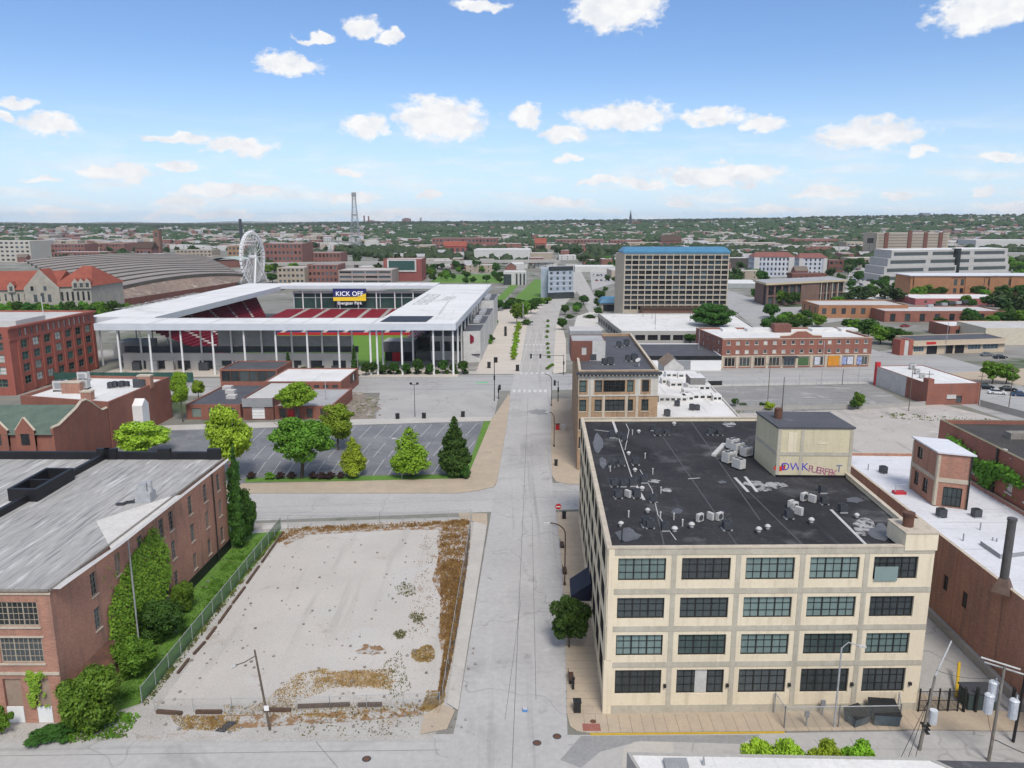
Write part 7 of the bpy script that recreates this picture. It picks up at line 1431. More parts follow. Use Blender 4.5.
# ---------------------------------------------------------------- trees and houses across the city
FOOT.append([STP(-145, 235), STP(-10, 235), STP(-10, 400), STP(-145, 400)]); FOOT.append(SHEDQ)
def clear(p): return p[1] > 1500 or not any(inside(p, f) for f in FOOT)
far = []
for kind_ in range(2):
    mb = MB(); v = leaves(lobes_round(10, 11, .2, 8, 81 + kind_), 240, 1.25, 83 + kind_)
    for i in range(0, len(v), 4): mb.face(v[i:i + 4])
    mb.tube((0, 0, -.5), (0, 0, 5), .4, .25, 5, 1); far.append(mb.mesh('far_tree', [LF_F, BARK]))
CL_ = [(60, 262, 40, 3), (100, 256, 60, 3), (180, 252, 40, 3), (430, 271, 60, 5), (470, 269, 40, 4), (500, 262, 50, 4), (590, 262, 40, 5), (600, 254, 40, 3), (590, 268, 25, 4), (555, 256, 25, 3), (340, 262, 60, 4), (420, 258, 60, 3), (300, 251, 60, 3), (640, 254, 40, 2), (760, 268, 50, 5), (850, 272, 30, 6), (1000, 262, 40, 6), (820, 258, 60, 4), (900, 262, 40, 4), (980, 248, 40, 3), (740, 280, 20, 3), (870, 300, 30, 3), (950, 302, 40, 4), (1010, 310, 30, 6)]
rt = random.Random(11); spots = []
while len(spots) < 250:
    cx, cy, rx, ry = rt.choice(CL_) if rt.random() < .62 else (rt.uniform(-20, 1044), rt.uniform(247, 256), 20, 3); x, y = rt.gauss(cx, rx * .55), max(245.5, rt.gauss(cy, ry * .55)); p = G(x, y)
    if 455 < x < 578 and 270 < y < 335 and not (x < 500 and y < 283): continue
    if clear(p): spots.append(p)
for i, p in enumerate(sorted(spots, key=lambda q: q[1])):
    o = bpy.data.objects.new('far_tree', far[i % 2]); COL.objects.link(o); o.location = (p[0], p[1], hill(*p)); s_ = rt.uniform(.7, 1.25); o.scale = (s_ * rt.uniform(.9, 1.2), s_, s_ * rt.uniform(.8, 1.1)); o.rotation_euler = (0, 0, rt.uniform(0, 6))
    tag(o, 'bushy green tree scattered between the distant city blocks', 'tree', 'trees scattered between the distant blocks')
# mass of the wooded suburbs
def ico():
    t = (1 + sqrt(5)) / 2; v = np.array([(-1, t, 0), (1, t, 0), (-1, -t, 0), (1, -t, 0), (0, -1, t), (0, 1, t), (0, -1, -t), (0, 1, -t), (t, 0, -1), (t, 0, 1), (-t, 0, -1), (-t, 0, 1)], float); v /= np.linalg.norm(v[0])
    f = np.array([(0, 11, 5), (0, 5, 1), (0, 1, 7), (0, 7, 10), (0, 10, 11), (1, 5, 9), (5, 11, 4), (11, 10, 2), (10, 7, 6), (7, 1, 8), (3, 9, 4), (3, 4, 2), (3, 2, 6), (3, 6, 8), (3, 8, 9), (4, 9, 5), (2, 4, 11), (6, 2, 10), (8, 6, 7), (9, 8, 1)]); return v, f
def sub(v, f):
    vs = list(map(tuple, v)); mid = {}; out = []
    def mp(a, b):
        k = (min(a, b), max(a, b))
        if k not in mid: m = (v[a] + v[b]); vs.append(tuple(m / np.linalg.norm(m))); mid[k] = len(vs) - 1
        return mid[k]
    for a, b, c in f: x, y, z = mp(a, b), mp(b, c), mp(c, a); out += [(a, x, z), (b, y, x), (c, z, y), (x, y, z)]
    return np.array(vs), np.array(out)
I0 = ico(); I1 = sub(*I0)
def mass(name, pts, rad, shape, m, seed, jit=.22):
    g = np.random.default_rng(seed); v, f = shape; n = len(pts); V = v[None] * (1 + g.normal(size=(n, len(v), 1)) * jit) * rad[:, None, :] + pts[:, None, :]; Fc = f[None] + (np.arange(n) * len(v))[:, None, None]
    me = bpy.data.meshes.new(name); V = V.reshape(-1, 3).astype(np.float32); Fc = Fc.reshape(-1, 3).astype(np.int32); me.vertices.add(len(V)); me.vertices.foreach_set('co', V.ravel()); me.loops.add(Fc.size); me.loops.foreach_set('vertex_index', Fc.ravel()); me.polygons.add(len(Fc)); me.polygons.foreach_set('loop_start', np.arange(0, Fc.size, 3, dtype=np.int32)); me.materials.append(m); me.update(calc_edges=True)
    o = bpy.data.objects.new(name, me); COL.objects.link(o); return tag(o, kind='stuff')
g = np.random.default_rng(21)
def field(n, y0, y1, thr, seed):
    out = []; g = np.random.default_rng(seed)
    while len(out) < n:
        y = sqrt(g.uniform(y0 * y0, y1 * y1)); a = g.uniform(-.74, .74); x = y * a
        k = sin(x * .011 + 1.3) * cos(y * .0075 + .4) + .6 * sin(x * .031 + y * .017) + .5 * cos(x * .006 - y * .012 + 2)
        t_ = thr + (.9 if a < -.18 and y < 3200 else 0)
        if k + g.normal() * .45 > t_ and clear((x, y)): out.append((x, y))
    return np.array(out)
TREEM = leafmat('distant_foliage', (.036, .060, .022), .6, trans=0.0)
for (n, y0, y1, thr, sh, r0, nm) in ((2600, 900, 1700, .35, I1, 5.2, 'distant_trees'), (7500, 1700, 3400, -.1, I1, 6.2, 'distant_trees'), (11000, 3400, 6800, -.6, I0, 9.0, 'distant_trees')):
    p = field(n, y0, y1, thr, int(y0)); zz = np.array([hill(*q) for q in p]); r_ = g.uniform(.7, 1.3, n) * r0; rad = np.stack([r_ * 1.15, r_ * 1.15, r_ * .95], 1); mass(nm, np.column_stack([p, zz + r_ * .75]), rad, sh, TREEM, n)
# houses: 280 as things, the farther ones as one mass
def housemesh(w, d_, h, rh, wm, rm, flat=False):
    t = MB(); t.box(-w / 2, -d_ / 2, 0, w / 2, d_ / 2, h, 0)
    if flat: t.box(-w / 2 + .3, -d_ / 2 + .3, h, w / 2 - .3, d_ / 2 - .3, h + .3, 1)
    else:
        e = .4; t.face([(-w / 2 - e, -d_ / 2 - e, h), (w / 2 + e, -d_ / 2 - e, h), (w / 2 + e, 0, h + rh), (-w / 2 - e, 0, h + rh)], 1); t.face([(w / 2 + e, d_ / 2 + e, h), (-w / 2 - e, d_ / 2 + e, h), (-w / 2 - e, 0, h + rh), (w / 2 + e, 0, h + rh)], 1)
        for s in (-1, 1): t.face([(s * w / 2, -d_ / 2, h), (s * w / 2, d_ / 2, h), (s * w / 2, 0, h + rh)], 0)
    for k in range(3):
        x = -w / 2 + w * (k + .5) / 3
        for z in ((.9, 2.3), (h - 2.2, h - .8)): t.face([(x - .5, -d_ / 2 - .03, z[0]), (x + .5, -d_ / 2 - .03, z[0]), (x + .5, -d_ / 2 - .03, z[1]), (x - .5, -d_ / 2 - .03, z[1])], 2)
    return t.mesh('town_house', [wm, rm, GL_DARK]), t
HM = [housemesh(13, 10, 6.5, 3.6, BRH, GROOF), housemesh(11, 9, 6, 3.8, BRH, mat('brown_shingle', (.20, .16, .13), (.15, .12, .10), .1)), housemesh(16, 12, 7.5, 0, BRH, PROOF, True), housemesh(22, 14, 6, 0, OFFW, WROOF, True), housemesh(12, 10, 5.5, 3.4, CRH, GROOF), housemesh(26, 14, 7, 0, TANH, PROOF, True)]
HL = ['brick house with grey gabled roof among the far trees', 'brick house with brown gabled roof among the far trees', 'flat roofed brick tenement among the far trees', 'white walled flat roofed shed in the far streets', 'cream house with grey gabled roof among the far trees', 'tan flat roofed block in the far streets']
hp = field(280, 640, 1650, -.6, 77); hp = hp[np.argsort(hp[:, 1])]
for i, p in enumerate(hp):
    k = rt.choice([0, 1, 2, 2, 3, 4, 5]); o = bpy.data.objects.new('town_house', HM[k][0]); COL.objects.link(o); o.location = (p[0], p[1], hill(*p)); o.rotation_euler = (0, 0, rt.choice([0, pi / 2]) + .04); tag(o, HL[k], 'house', 'far houses, kind %s' % 'abcdef'[k])
big = MB(); hp2 = field(3600, 1650, 5200, -1.2, 99); hp2 = np.vstack([hp2, field(750, 1300, 2400, -1.6, 101)])
for i, p in enumerate(hp2):
    k = rt.choice([0, 1, 2, 3, 4, 4, 5]) if i < 3600 else rt.choice([2, 2, 3, 5, 5]); t = HM[k][1]; c, s = (1, 0) if rt.random() < .6 else (0, 1); z = hill(*p); i0 = len(big.v); f_ = rt.uniform(.9, 1.6) if i < 3600 else rt.uniform(1.2, 2.4)
    big.v += [(p[0] + (v[0] * c - v[1] * s) * f_, p[1] + (v[0] * s + v[1] * c) * f_, z + v[2] * 1.15) for v in t.v]; big.f += [tuple(a + i0 for a in q) for q in t.f]; mm = {0: (0, 3), 1: (0, 4), 2: (0, 5), 3: (1, 5), 4: (1, 3), 5: (2, 5)}[k]; big.m += [6 if m == 2 else mm[m] for m in t.m]
tag(big.build('distant_houses', [BRH, OFFW, TANH, GROOF, MATS['brown_shingle'], PROOF, GL_DARK]), kind='stuff')
# ================================================================ street furniture, fences, cars, ground cover
def davit(px, py, ptop, ax, ay, lab, side=None):
    """curved davit street lamp: base, pole top and lamp head as sighted"""
    p = G(px, py); z1 = ZT(p, ptop); r = thing('street_lamp', lab, 'street lamp', (*p, .1)); t = MB()
    d = p[1] * CP + (H - z1) * SP; reach = (ax - px) / F * d; t.tube((*p, .1), (*p, .5), .2, .16, 10); pts = [(p[0], p[1], .1), (p[0], p[1], z1 - 1.6)]
    for k in range(1, 8): a = k / 7 * pi / 2; pts.append((p[0] + reach * (1 - cos(a)), p[1], z1 - 1.6 + 1.6 * sin(a)))
    t.path(pts, .085, 8); t.build('pole', [BROWN], r); e = pts[-1]; t = MB(); s = 1 if reach > 0 else -1
    t.box(min(e[0], e[0] + s * .8), e[1] - .14, e[2] - .12, max(e[0], e[0] + s * .8), e[1] + .14, e[2] + .06); t.build('lamp_head', [OFFW], r); return r
davit(564.6, 585.6, 523, 549, 516, 'brown davit street lamp on the pavement by the cream loft')
davit(554, 447, 412, 548.5, 408, 'brown davit street lamp on the pavement before the office block')
davit(551.5, 406, 374, 544.5, 371, 'brown davit street lamp at the far crossing')
def pole(name, px, py, ptop, r, m, lab, cat='utility pole', group=None, lean=0.0):
    p = G(px, py); z1 = ZT(p, ptop); o = thing(name, lab, cat, (*p, 0), group); t = MB(); t.tube((*p, 0), (p[0] + lean, p[1], z1), r, r * .7, 8); t.build('pole', [m], o); return o, p, z1
o, p, z1 = pole('lamp_post', 402, 479, 440, .09, GALV, 'slender pale lamp post by the pointed trees of the car park', 'street lamp'); t = MB(); t.tube((*p, z1), (p[0] - 1.0, p[1], z1 + .3), .05, .05, 6); t.box(p[0] - 1.7, p[1] - .12, z1 + .22, p[0] - 1, p[1] + .12, z1 + .38); t.build('lamp_head', [OFFW], o)
o, p, z1 = pole('lamp_post', 415, 417, 384.5, .09, DGREY, 'dark twin headed lamp post in the grey vacant lot', 'street lamp'); t = MB(); t.box(p[0] - 1.1, p[1] - .15, z1, p[0] - .5, p[1] + .15, z1 + .5); t.box(p[0] + .5, p[1] - .15, z1, p[0] + 1.1, p[1] + .15, z1 + .5); t.box(p[0] - .6, p[1] - .05, z1 - .1, p[0] + .6, p[1] + .05, z1); t.build('lamp_heads', [BLACKM], o)
o, p, z1 = pole('utility_pole', 270, 730, 650, .13, WOOD, 'leaning wooden pole with a lamp arm in the gravel lot', 'utility pole', lean=-.9); t = MB(); t.path([(p[0] - .85, p[1], z1 - .6), (p[0] - 1.9, p[1] - .1, z1 - 1.2), (p[0] - 2.7, p[1] - .1, z1 - 1.5)], .05); t.build('arm', [WOOD], o); t = MB(); t.tube((p[0] - 2.7, p[1] - .1, z1 - 1.5), (p[0] - 3.2, p[1] - .1, z1 - 1.8), .2, .12, 8); t.build('lamp_head', [OFFW], o); t = MB(); t.box(p[0] - .35, p[1] - .22, 2.2, p[0] + .1, p[1] - .14, 2.7); t.build('notice', [WHITE], o)
o, p, z1 = pole('lamp_post', 834, 728, 648, .11, GALV, 'grey steel lamp post before the fenced dumpster yard', 'street lamp'); t = MB(); t.path([(*p, z1), (p[0] + .5, p[1] - .2, z1 + .7), (p[0] + 1.4, p[1] - .5, z1 + .5)], .05); t.build('arm', [GALV], o); t = MB(); t.box(p[0] + 1.3, p[1] - .65, z1 + .38, p[0] + 2.0, p[1] - .35, z1 + .55); t.build('lamp_head', [OFFW], o)
# transformer pole and its neighbours at the bottom right
TRG = mat('transformer_grey', (.60, .63, .67), (.52, .55, .59), 1, rough=.4)
o, p, z1 = pole('utility_pole', 919.5, 750, 676, .15, WOODG, 'grey utility pole with a long raised lamp arm at the bottom right', lean=.6); t = MB(); t.tube((p[0] + .6, p[1], z1), (p[0] + 2.6, p[1] + 1.5, z1 + 2.6), .09, .07, 8); t.build('lamp_arm', [GALV], o); t = MB(); t.tube((p[0] + .75, p[1] - .2, z1 - 4.6), (p[0] + .75, p[1] - .2, z1 - 3.3), .36, .36, 12); t.build('transformer', [TRG], o); t = MB()
for k in range(3): t.box(p[0] + .3 - k * .2, p[1] - .3, 1.8 + k * .4, p[0] + .6, p[1] + .3, 1.9 + k * .4)
t.build('step_bracket', [BLACKM], o)
t = MB()
for k in range(3): t.tube((p[0] + .3, p[1], z1 * .7), (p[0] - 2.6 + k * .7, p[1] - 1.5, 0), .025, .025, 5)
t.build('guy_wire', [BLACKM], o); P_A = (p[0] + .6, p[1], z1)
o, p, z1 = pole('utility_pole', 988.5, 761, 664, .15, WOODG, 'grey utility pole carrying crossarms and three transformer cans', lean=.25); P_B = (p[0] + .25, p[1], z1); t = MB()
t.tube((P_B[0] - 1.6, P_B[1] + .9, z1 + .1), (P_B[0] + .9, P_B[1] - .7, z1 - .1), .08, .08, 6); t.tube((P_B[0] - 1.1, P_B[1] + 1.1, z1 - .5), (P_B[0] + 1.4, P_B[1] - .5, z1 - .7), .08, .08, 6); t.build('crossarm', [OFFW], o)
for k, (dx, dy, dz) in enumerate(((-1.1, -.2, -4.6), (1.0, -.4, -5.0), (-.3, .65, -3.9))):
    t = MB(); t.tube((P_B[0] + dx, P_B[1] + dy, z1 + dz), (P_B[0] + dx, P_B[1] + dy, z1 + dz + 1.7), .38, .38, 12); t.tube((P_B[0] + dx, P_B[1] + dy, z1 + dz + 1.7), (P_B[0] + dx, P_B[1] + dy, z1 + dz + 1.82), .42, .3, 12); t.tube((P_B[0] + dx + .2, P_B[1] + dy, z1 + dz + 1.8), (P_B[0] + dx + .2, P_B[1] + dy, z1 + dz + 2.2), .06, .05, 6); t.build('transformer', [TRG], o)
def wire(a, b, sag, n=9, r=.022):
    t = MB(); pts = [tuple(a[i] + (b[i] - a[i]) * k / n - (sag * 4 * (k / n) * (1 - k / n) if i == 2 else 0) for i in range(3)) for k in range(n + 1)]; t.path(pts, r, 4); return t
t = wire((P_B[0] - 1.1, P_B[1] - .2, z1 - 4.6), (P_B[0], P_B[1] - .2, z1 - 7.5), .5); t.build('cable', [mat('red_brown_cable', (.22, .07, .05))], o); t = wire((P_B[0] + .1, P_B[1], z1 - 7.5), (P_B[0] + 4.5, P_B[1] - 2, 1.2), .2, r=.05); t.build('cable', [BLACKM], o)
for k, (a, b, s) in enumerate((((P_B[0] + .8, P_B[1] - .6, z1), (P_B[0] + 30, P_B[1] + 4, z1 + 1.5), .6), ((P_B[0] + 1.3, P_B[1] - .4, z1 - .6), (P_B[0] + 30, P_B[1] + 3, z1), .6))): one('overhead_wire', wire(a, b, s, 12), [BLACKM], 'thin overhead wire running right from the transformer pole crossarms', 'wire', 'wires from the transformer pole')
one('overhead_wire', wire((P_A[0], P_A[1], z1 - 1.5), (P_B[0], P_B[1], z1 - 1.2), .5, 10), [BLACKM], 'thin wire strung between the two grey utility poles', 'wire')
pole('utility_pole', 1013, 742, 590, .14, BLACKM, 'tall black pole at the right edge against the brick wall', lean=.5)
PM = [(767.5, 404, 361, WOOD, 'brown wooden pole left of the bare dark pole in the pale lot'), (782, 410, 377, BLACKM, 'short bare dark pole behind the penthouse'), (821, 386, 341, GALV, 'pale pole before the middle of the brick shop row'), (842, 385, 369, DGREY, 'short dark post before the brick shop row'), (858, 383, 363, GALV, 'grey post near the right end of the brick shop row'), (908.5, 411, 366, WOOD, 'wooden pole beside the brick corner of the corner warehouse'), (926, 404, 371, WOOD, 'wooden pole standing right at the warehouse chimney'), (978.5, 405, 373, WOOD, 'wooden pole at the right end of the corner warehouse'), (1008, 413, 367, WOOD, 'wooden pole beside the right hand street'), (945, 354, 322, GALV, 'thin pale pole before the service garage'), (655, 340, 317, GALV, 'thin pale pole before the parking deck'), (698, 362, 330, GALV, 'thin pale pole in front of the low garage'), (799, 385, 373, GALV, 'thin post at the kerb of the far street'), (583, 357, 335, GALV, 'thin pale pole behind the office block stair house'), (523, 325, 303, GALV, 'thin pale pole by the avenue trees'), (896, 276, 250, GALV, 'thin pale mast before the terraced office'), (868, 262, 238, DGREY, 'dark billboard mast in the distance right of the tiled flats')]
for (x, y, yt, m, lab) in PM:
    o, p, z1 = pole('utility_pole', x, y, yt, .11 if y > 330 else .22, m, lab)
    if m is WOOD: t = MB(); t.box(p[0] - 1.1, p[1] - .12, z1 - .9, p[0] + 1.1, p[1] - .02, z1 - .75); t.build('crossarm', [WOOD], o)
t = MB(); t.box(p[0] - 3.5, p[1] - .7, z1 - 6, p[0] + 4, p[1] - .3, z1); t.build('billboard', [BLACKM], o)
# traffic signals at the far crossing
def signal(px, py, ptop, arm_px, heads, lab):
    o, p, z1 = pole('traffic_signal', px, py, ptop, .13, DGREY, lab, 'traffic signal'); d = p[1] * CP + (H - z1) * SP; reach = (arm_px - px) / F * d
    t = MB(); t.tube((*p, z1 - .4), (p[0] + reach, p[1], z1 - .1), .09, .06, 8); t.build('arm', [DGREY], o)
    for f in heads: t = MB(); x = p[0] + reach * f; t.box(x - .28, p[1] - .45, z1 - 1.2, x + .28, p[1] - .08, z1 + .25); h_ = t.build('signal_head', [BLACKM], o)
    t = MB(); t.box(p[0] - .22, p[1] - .45, z1 * .5, p[0] + .22, p[1] - .14, z1 * .5 + 1.2); t.build('signal_head', [BLACKM], o)
signal(563.5, 375, 354.5, 529, (.68, .95), 'traffic signal with a long arm over the paved avenue'); signal(494.5, 401, 358, 497, (.2, .9), 'traffic signal on the left corner of the far crossing'); signal(558, 402, 381, 554, (.9,), 'short traffic signal before the office block side wall'); signal(498.5, 399, 385.5, 500, (.9,), 'short traffic signal beside the left pavement at the far crossing')
def small(name, px, py, w, h, m, lab, cat, d_=.5, group=None, cap=None):
    p = G(px, py); r = thing(name, lab, cat, (*p, .12), group); t = MB(); t.prism([(p[0] - w / 2, p[1] - d_ / 2), (p[0] + w / 2, p[1] - d_ / 2), (p[0] + w / 2, p[1] + d_ / 2), (p[0] - w / 2, p[1] + d_ / 2)], .1, .1 + h); t.build('body', [m], r)
    t = MB(); t.prism([(p[0] - w / 2 - .05, p[1] - d_ / 2 - .05), (p[0] + w / 2 + .05, p[1] - d_ / 2 - .05), (p[0] + w / 2 + .05, p[1] + d_ / 2 + .05), (p[0] - w / 2 - .05, p[1] + d_ / 2 + .05)], .102 + h, .2 + h); t.build('lid', [cap or m], r); return r
def bench(px, py, lab):
    p = G(px, py); r = thing('bench', lab, 'bench', (*p, .12)); t = MB(); t.box(p[0] - .28, p[1] - .8, .52, p[0] + .28, p[1] + .8, .58); t.build('seat', [BROWN], r); t = MB(); t.box(p[0] - .30, p[1] - .8, .6, p[0] - .24, p[1] + .8, 1.0); t.build('backrest', [BROWN], r)
    for s in (-1, 1): t = MB(); t.box(p[0] - .26, p[1] + s * .65 - .05, .12, p[0] + .26, p[1] + s * .65 + .05, .52); t.build('leg', [BLACKM], r)
bench(562, 547, 'brown bench at the kerb by the davit lamp'); bench(564.5, 573, 'brown bench just below the davit lamp by the cream loft'); bench(571, 681, 'brown bench near the front corner of the cream loft')
small('litter_bin', 577, 712, .7, 1.1, BLACKM, 'black litter bin on the corner pavement of the cream loft', 'litter bin', .7); small('litter_bin', 564, 519, .6, 1.1, BLACKM, 'black litter bin near the red round sign', 'litter bin', .6); small('litter_bin', 556, 466, .6, 1.1, BLACKM, 'black litter bin on the far corner pavement opposite', 'litter bin', .6); small('parking_meter', 573, 690, .25, 1.2, BLACKM, 'dark parking meter between bench and litter bin', 'meter', .25)
small('newspaper_box', 557.5, 430, .9, 1.3, REDP, 'red box on the pavement before the office block side', 'box', .8, cap=BROWN); small('newspaper_box', 563.5, 430.5, .8, 1.2, OFFW, 'white box beside the red box before the office block', 'box', .8)
for i, (x, y) in enumerate(((397.6, 419), (424, 418.5), (463, 417))): small('bollard', x, y, .9, 1.2, BLACKM, 'black block at the edge of the grey vacant lot', 'block', .8, 'black blocks along the vacant lot')
for (x, y) in ((505.5, 331), (505.5, 336), (522, 318), (517.5, 371), (489, 368)): small('planter_box', x, y, 1.1, 1.8, BLACKM, 'dark upright box standing on the avenue paving', 'planter', 1, 'dark boxes on the avenue')
# round no-entry sign
p = G(558, 533); r = thing('no_entry_sign', 'round red no entry sign on a thin post by the corner', 'road sign', (*p, .12)); z = ZT(p, 506.5); t = MB(); t.tube((*p, .1), (*p, z), .04, .04, 6); t.build('post', [GALV], r); t = MB(); t.tube((p[0], p[1] - .03, z), (p[0], p[1] - .07, z), .48, .48, 20); pl_ = t.build('plate', [REDP], r); t = MB(); t.box(p[0] - .33, p[1] - .09, z - .08, p[0] + .33, p[1] - .072, z + .08); t.build('white_bar', [WHITE], pl_)
# manholes, blue marker
for (x, y, lab) in ((557, 736.5, 'dark iron manhole cover nearest the corner of the cream loft'), (537, 743, 'iron manhole cover in the middle of the avenue'), (366.6, 759, 'iron manhole cover in the cross street below the gravel lot'), (593, 722.5, 'small iron cover in the corner pavement')):
    q = G(x, y); t = MB(); t.disc(q, .42 if y > 730 else .3, .012 if y > 730 else .12, .022 if y > 730 else .13, 18); t.disc(q, .3, .0221 if y > 730 else .1301, .028 if y > 730 else .136, 14, 1); one('manhole_cover', t, [DGREY, RUST], lab, 'manhole cover')
q = G(525, 711); t = MB(); t.box(q[0] - .25, q[1] - .2, .014, q[0] + .25, q[1] + .2, .25); t.box(q[0] - .2, q[1] - .15, .25, q[0] + .2, q[1] + .15, .32, 1); one('marker_block', t, [mat('blue_plastic', (.12, .30, .62)), OFFW], 'small blue block lying on the avenue', 'block')
# ---- fences
LINK = meshmat('chain_link_mesh', (.30, .31, .30), .06, .005); GLINK = meshmat('green_windbreak', (.09, .17, .09), .05, .024)
def fence(name, pts, h, lab, mesh=LINK, post=GALV, gap=3.0, top=True, rr=.04, z0=0.02):
    P_ = [G(*q) if len(q) == 2 else q[:2] for q in pts]; r = thing(name, lab, 'fence', (*P_[0], 0)); fab = MB(); po = 0
    for a, b in zip(P_, P_[1:]):
        d, L = unit(a, b); n = max(1, int(L / gap)); fab.face([(*a, z0), (*b, z0), (*b, h), (*a, h)])
        for k in range(n + 1): q = add(a, d, L * k / n); t = MB(); t.tube((*q, 0), (*q, h + .12), rr, rr, 6); t.build('post', [post], r)
        if top: t = MB(); t.tube((*a, h), (*b, h), rr * .8, rr * .8, 6); t.build('top_rail', [post], r)
    fab.build('mesh_fabric', [mesh], r); return r
fence('wire_fence', [(281, 529), (142, 704)], 1.9, 'long wire fence with torn green netting between lawn and gravel lot', GLINK)
fence('wire_fence', [(288, 528), (380, 524), (471, 519.5)], 1.7, 'chain link fence along the far side of the gravel lot')
fence('wire_fence', [(472, 521), (457, 610), (443, 700)], 1.5, 'chain link fence along the weedy right side of the gravel lot', rr=.03)
fence('wire_fence', [(155, 713), (232, 712), (330, 710), (440, 706)], 1.5, 'low chain link fence along the near side of the gravel lot', rr=.03)
fence('yard_fence', [(774, 714), (784, 729), (838, 728), (899, 727), (897, 714)], 2.3, 'chain link yard fence around the dumpsters before the cream loft', rr=.06)
# iron gate and pickets across the alley
ga, gb2 = G(918, 712.5), G(957, 712); gt = thing('iron_gate', 'black iron gate across the alley beside the cream loft', 'gate', (*ga, 0)); d, L = unit(ga, gb2)
for k in range(5): t = MB(); q = add(ga, d, L * k / 4); t.tube((*q, 0), (*q, 2.6), .09, .09, 6); t.build('post', [BLACKM], gt)
t = MB()
for k in range(30): q = add(ga, d, L * (k + .5) / 30); t.tube((*q, .2), (*q, 2.3), .018, .018, 4)
for z in (.25, 1.3, 2.3): t.tube((*ga, z), (*gb2, z), .04, .04, 5)
t.build('bars', [BLACKM], gt)
for i, (x, y) in enumerate(((963, 712.5), (975, 712.5), (1011, 713))): q = G(x, y); t = MB(); t.tube((*q, 0), (*q, 2.7), .16, .16, 10); t.tube((*q, 2.7), (*q, 2.8), .18, .1, 10); one('bollard_post', t, [BLACKM], 'thick black post standing in the line of the alley gate', 'bollard', 'black posts by the alley gate')
q = G(962, 698); t = MB(); t.tube((q[0] - .6, q[1], .1), (q[0] + 1.8, q[1] + 4, 1.5), .16, .16, 8); one('barrier_arm', t, [YELLOW], 'yellow barrier arm leaning inside the alley', 'barrier')
def dumpster(px, py, lab, rz, s=1.0):
    p = G(px, py); r = thing('dumpster', lab, 'dumpster', (*p, .02), None, rz); r.scale = (s,) * 3; L_ = OFF[r.name]; OFF[r.name] = (0, 0, 0); m = mat('blue_grey_steel', (.10, .13, .155), (.075, .10, .12), .8, rough=.5)
    t = MB(); b, tp = [(-1.0, -.75), (1.0, -.75), (1.0, .75), (-1.0, .75)], [(-1.1, -.95), (1.1, -.95), (1.1, .95), (-1.1, .95)]
    for i in range(4): j = (i + 1) % 4; t.face([(*b[i], .15), (*b[j], .15), (*tp[j], 1.25 if j < 2 else 1.6), (*tp[i], 1.25 if i < 2 else 1.6)])
    t.face([(*q, .15) for q in b[::-1]]); t.box(-1.25, -.12, .75, -1.05, .12, .95); t.box(1.05, -.12, .75, 1.25, .12, .95); t.build('bin', [m], r)
    for s in (-1, 1): t = MB(); x0, x1 = (-1.12, -.02) if s < 0 else (.02, 1.12); t.face([(x0, -1.0, 1.27), (x1, -1.0, 1.27), (x1, .97, 1.63), (x0, .97, 1.63)]); t.face([(x0, -1.0, 1.33), (x1, -1.0, 1.33), (x1, .97, 1.69), (x0, .97, 1.69)]); t.face([(x0, -1.0, 1.27), (x1, -1.0, 1.27), (x1, -1.0, 1.33), (x0, -1.0, 1.33)]); t.build('lid', [BLACKM], r)
    for x in (-.85, .85): t = MB(); t.tube((x - .05, -.6, .09), (x + .05, -.6, .09), .09, .09, 10); t.build('wheel', [BLACKM], r)
    return r
dumpster(856, 723, 'smaller blue grey dumpster behind the yard fence', .4, .85); dumpster(883, 722, 'larger dark dumpster with raised lid at the right of the yard', -.1, 1.12)
q = G(976, 706); t = MB(); t.box(q[0] - 1.4, q[1] - .9, 0, q[0] + 1.4, q[1] + .9, 1.9); t.box(q[0] - 1.5, q[1] - 1, 1.9, q[0] + 1.5, q[1] + 1, 2.05, 1); t.box(q[0] - .03, q[1] - .93, .1, q[0] + .03, q[1] - .9, 1.8, 1); one('transformer_cabinet', t, [mat('dark_green_cabinet', (.06, .085, .085), (.05, .07, .07), 1), DGREY], 'dark green transformer cabinet behind the alley gate', 'cabinet')
for (x, y, lab) in ((806, 727, 'grey stump post inside the yard fence'), (822, 716, 'small grey meter post beside the cream loft wall')): q = G(x, y); t = MB(); t.tube((*q, 0), (*q, 1.5), .1, .09, 8); t.box(q[0] - .2, q[1] - .12, 1.1, q[0] + .2, q[1] + .12, 1.7); one('meter_post', t, [GREY], lab, 'post')
# ---- timbers, rubble, weeds
tb = [((283, 533), (262, 563)), ((259, 567), (247, 584)), ((245, 588), (233, 604)), ((231, 607), (219, 624)), ((216, 628), (207, 640)), ((205, 643), (194, 655)), ((189, 660), (178, 674))]
for a, b in tb: a, b = G(*a), G(*b); d, L = unit(a, b); t = MB(); t.wbox(a, d, 0, L, -.14, .14, .02, .26); one('timber', t, [mat('old_brown_timber', (.13, .08, .055), (.09, .06, .045), .8, fine=.4)], 'old brown timber laid along the left edge of the gravel lot', 'timber', 'timbers at the gravel lot edge')
for a, b in (((157, 713), (182, 715)), ((196, 713.5), (222, 713.5)), ((264, 711.5), (291, 711.5)), ((298, 708), (350, 706)), ((358, 706.5), (382, 706))): a, b = G(*a), G(*b); d, L = unit(a, b); t = MB(); t.wbox(a, d, 0, L, -.16, .16, .02, .36); one('timber', t, [MATS['old_brown_timber']], 'thick dark timber lying along the near edge of the gravel lot', 'timber', 'timbers along the near edge')
for a, b in (((470, 530), (462, 600)), ((461, 604), (452, 655)), ((451, 660), (438, 700))): a, b = G(*a), G(*b); d, L = unit(a, b); t = MB(); t.wbox(a, d, 0, L, -.1, .1, .02, .2); one('timber', t, [DGREY], 'long grey rail along the weedy right edge of the gravel lot', 'rail', 'rails at the right edge')
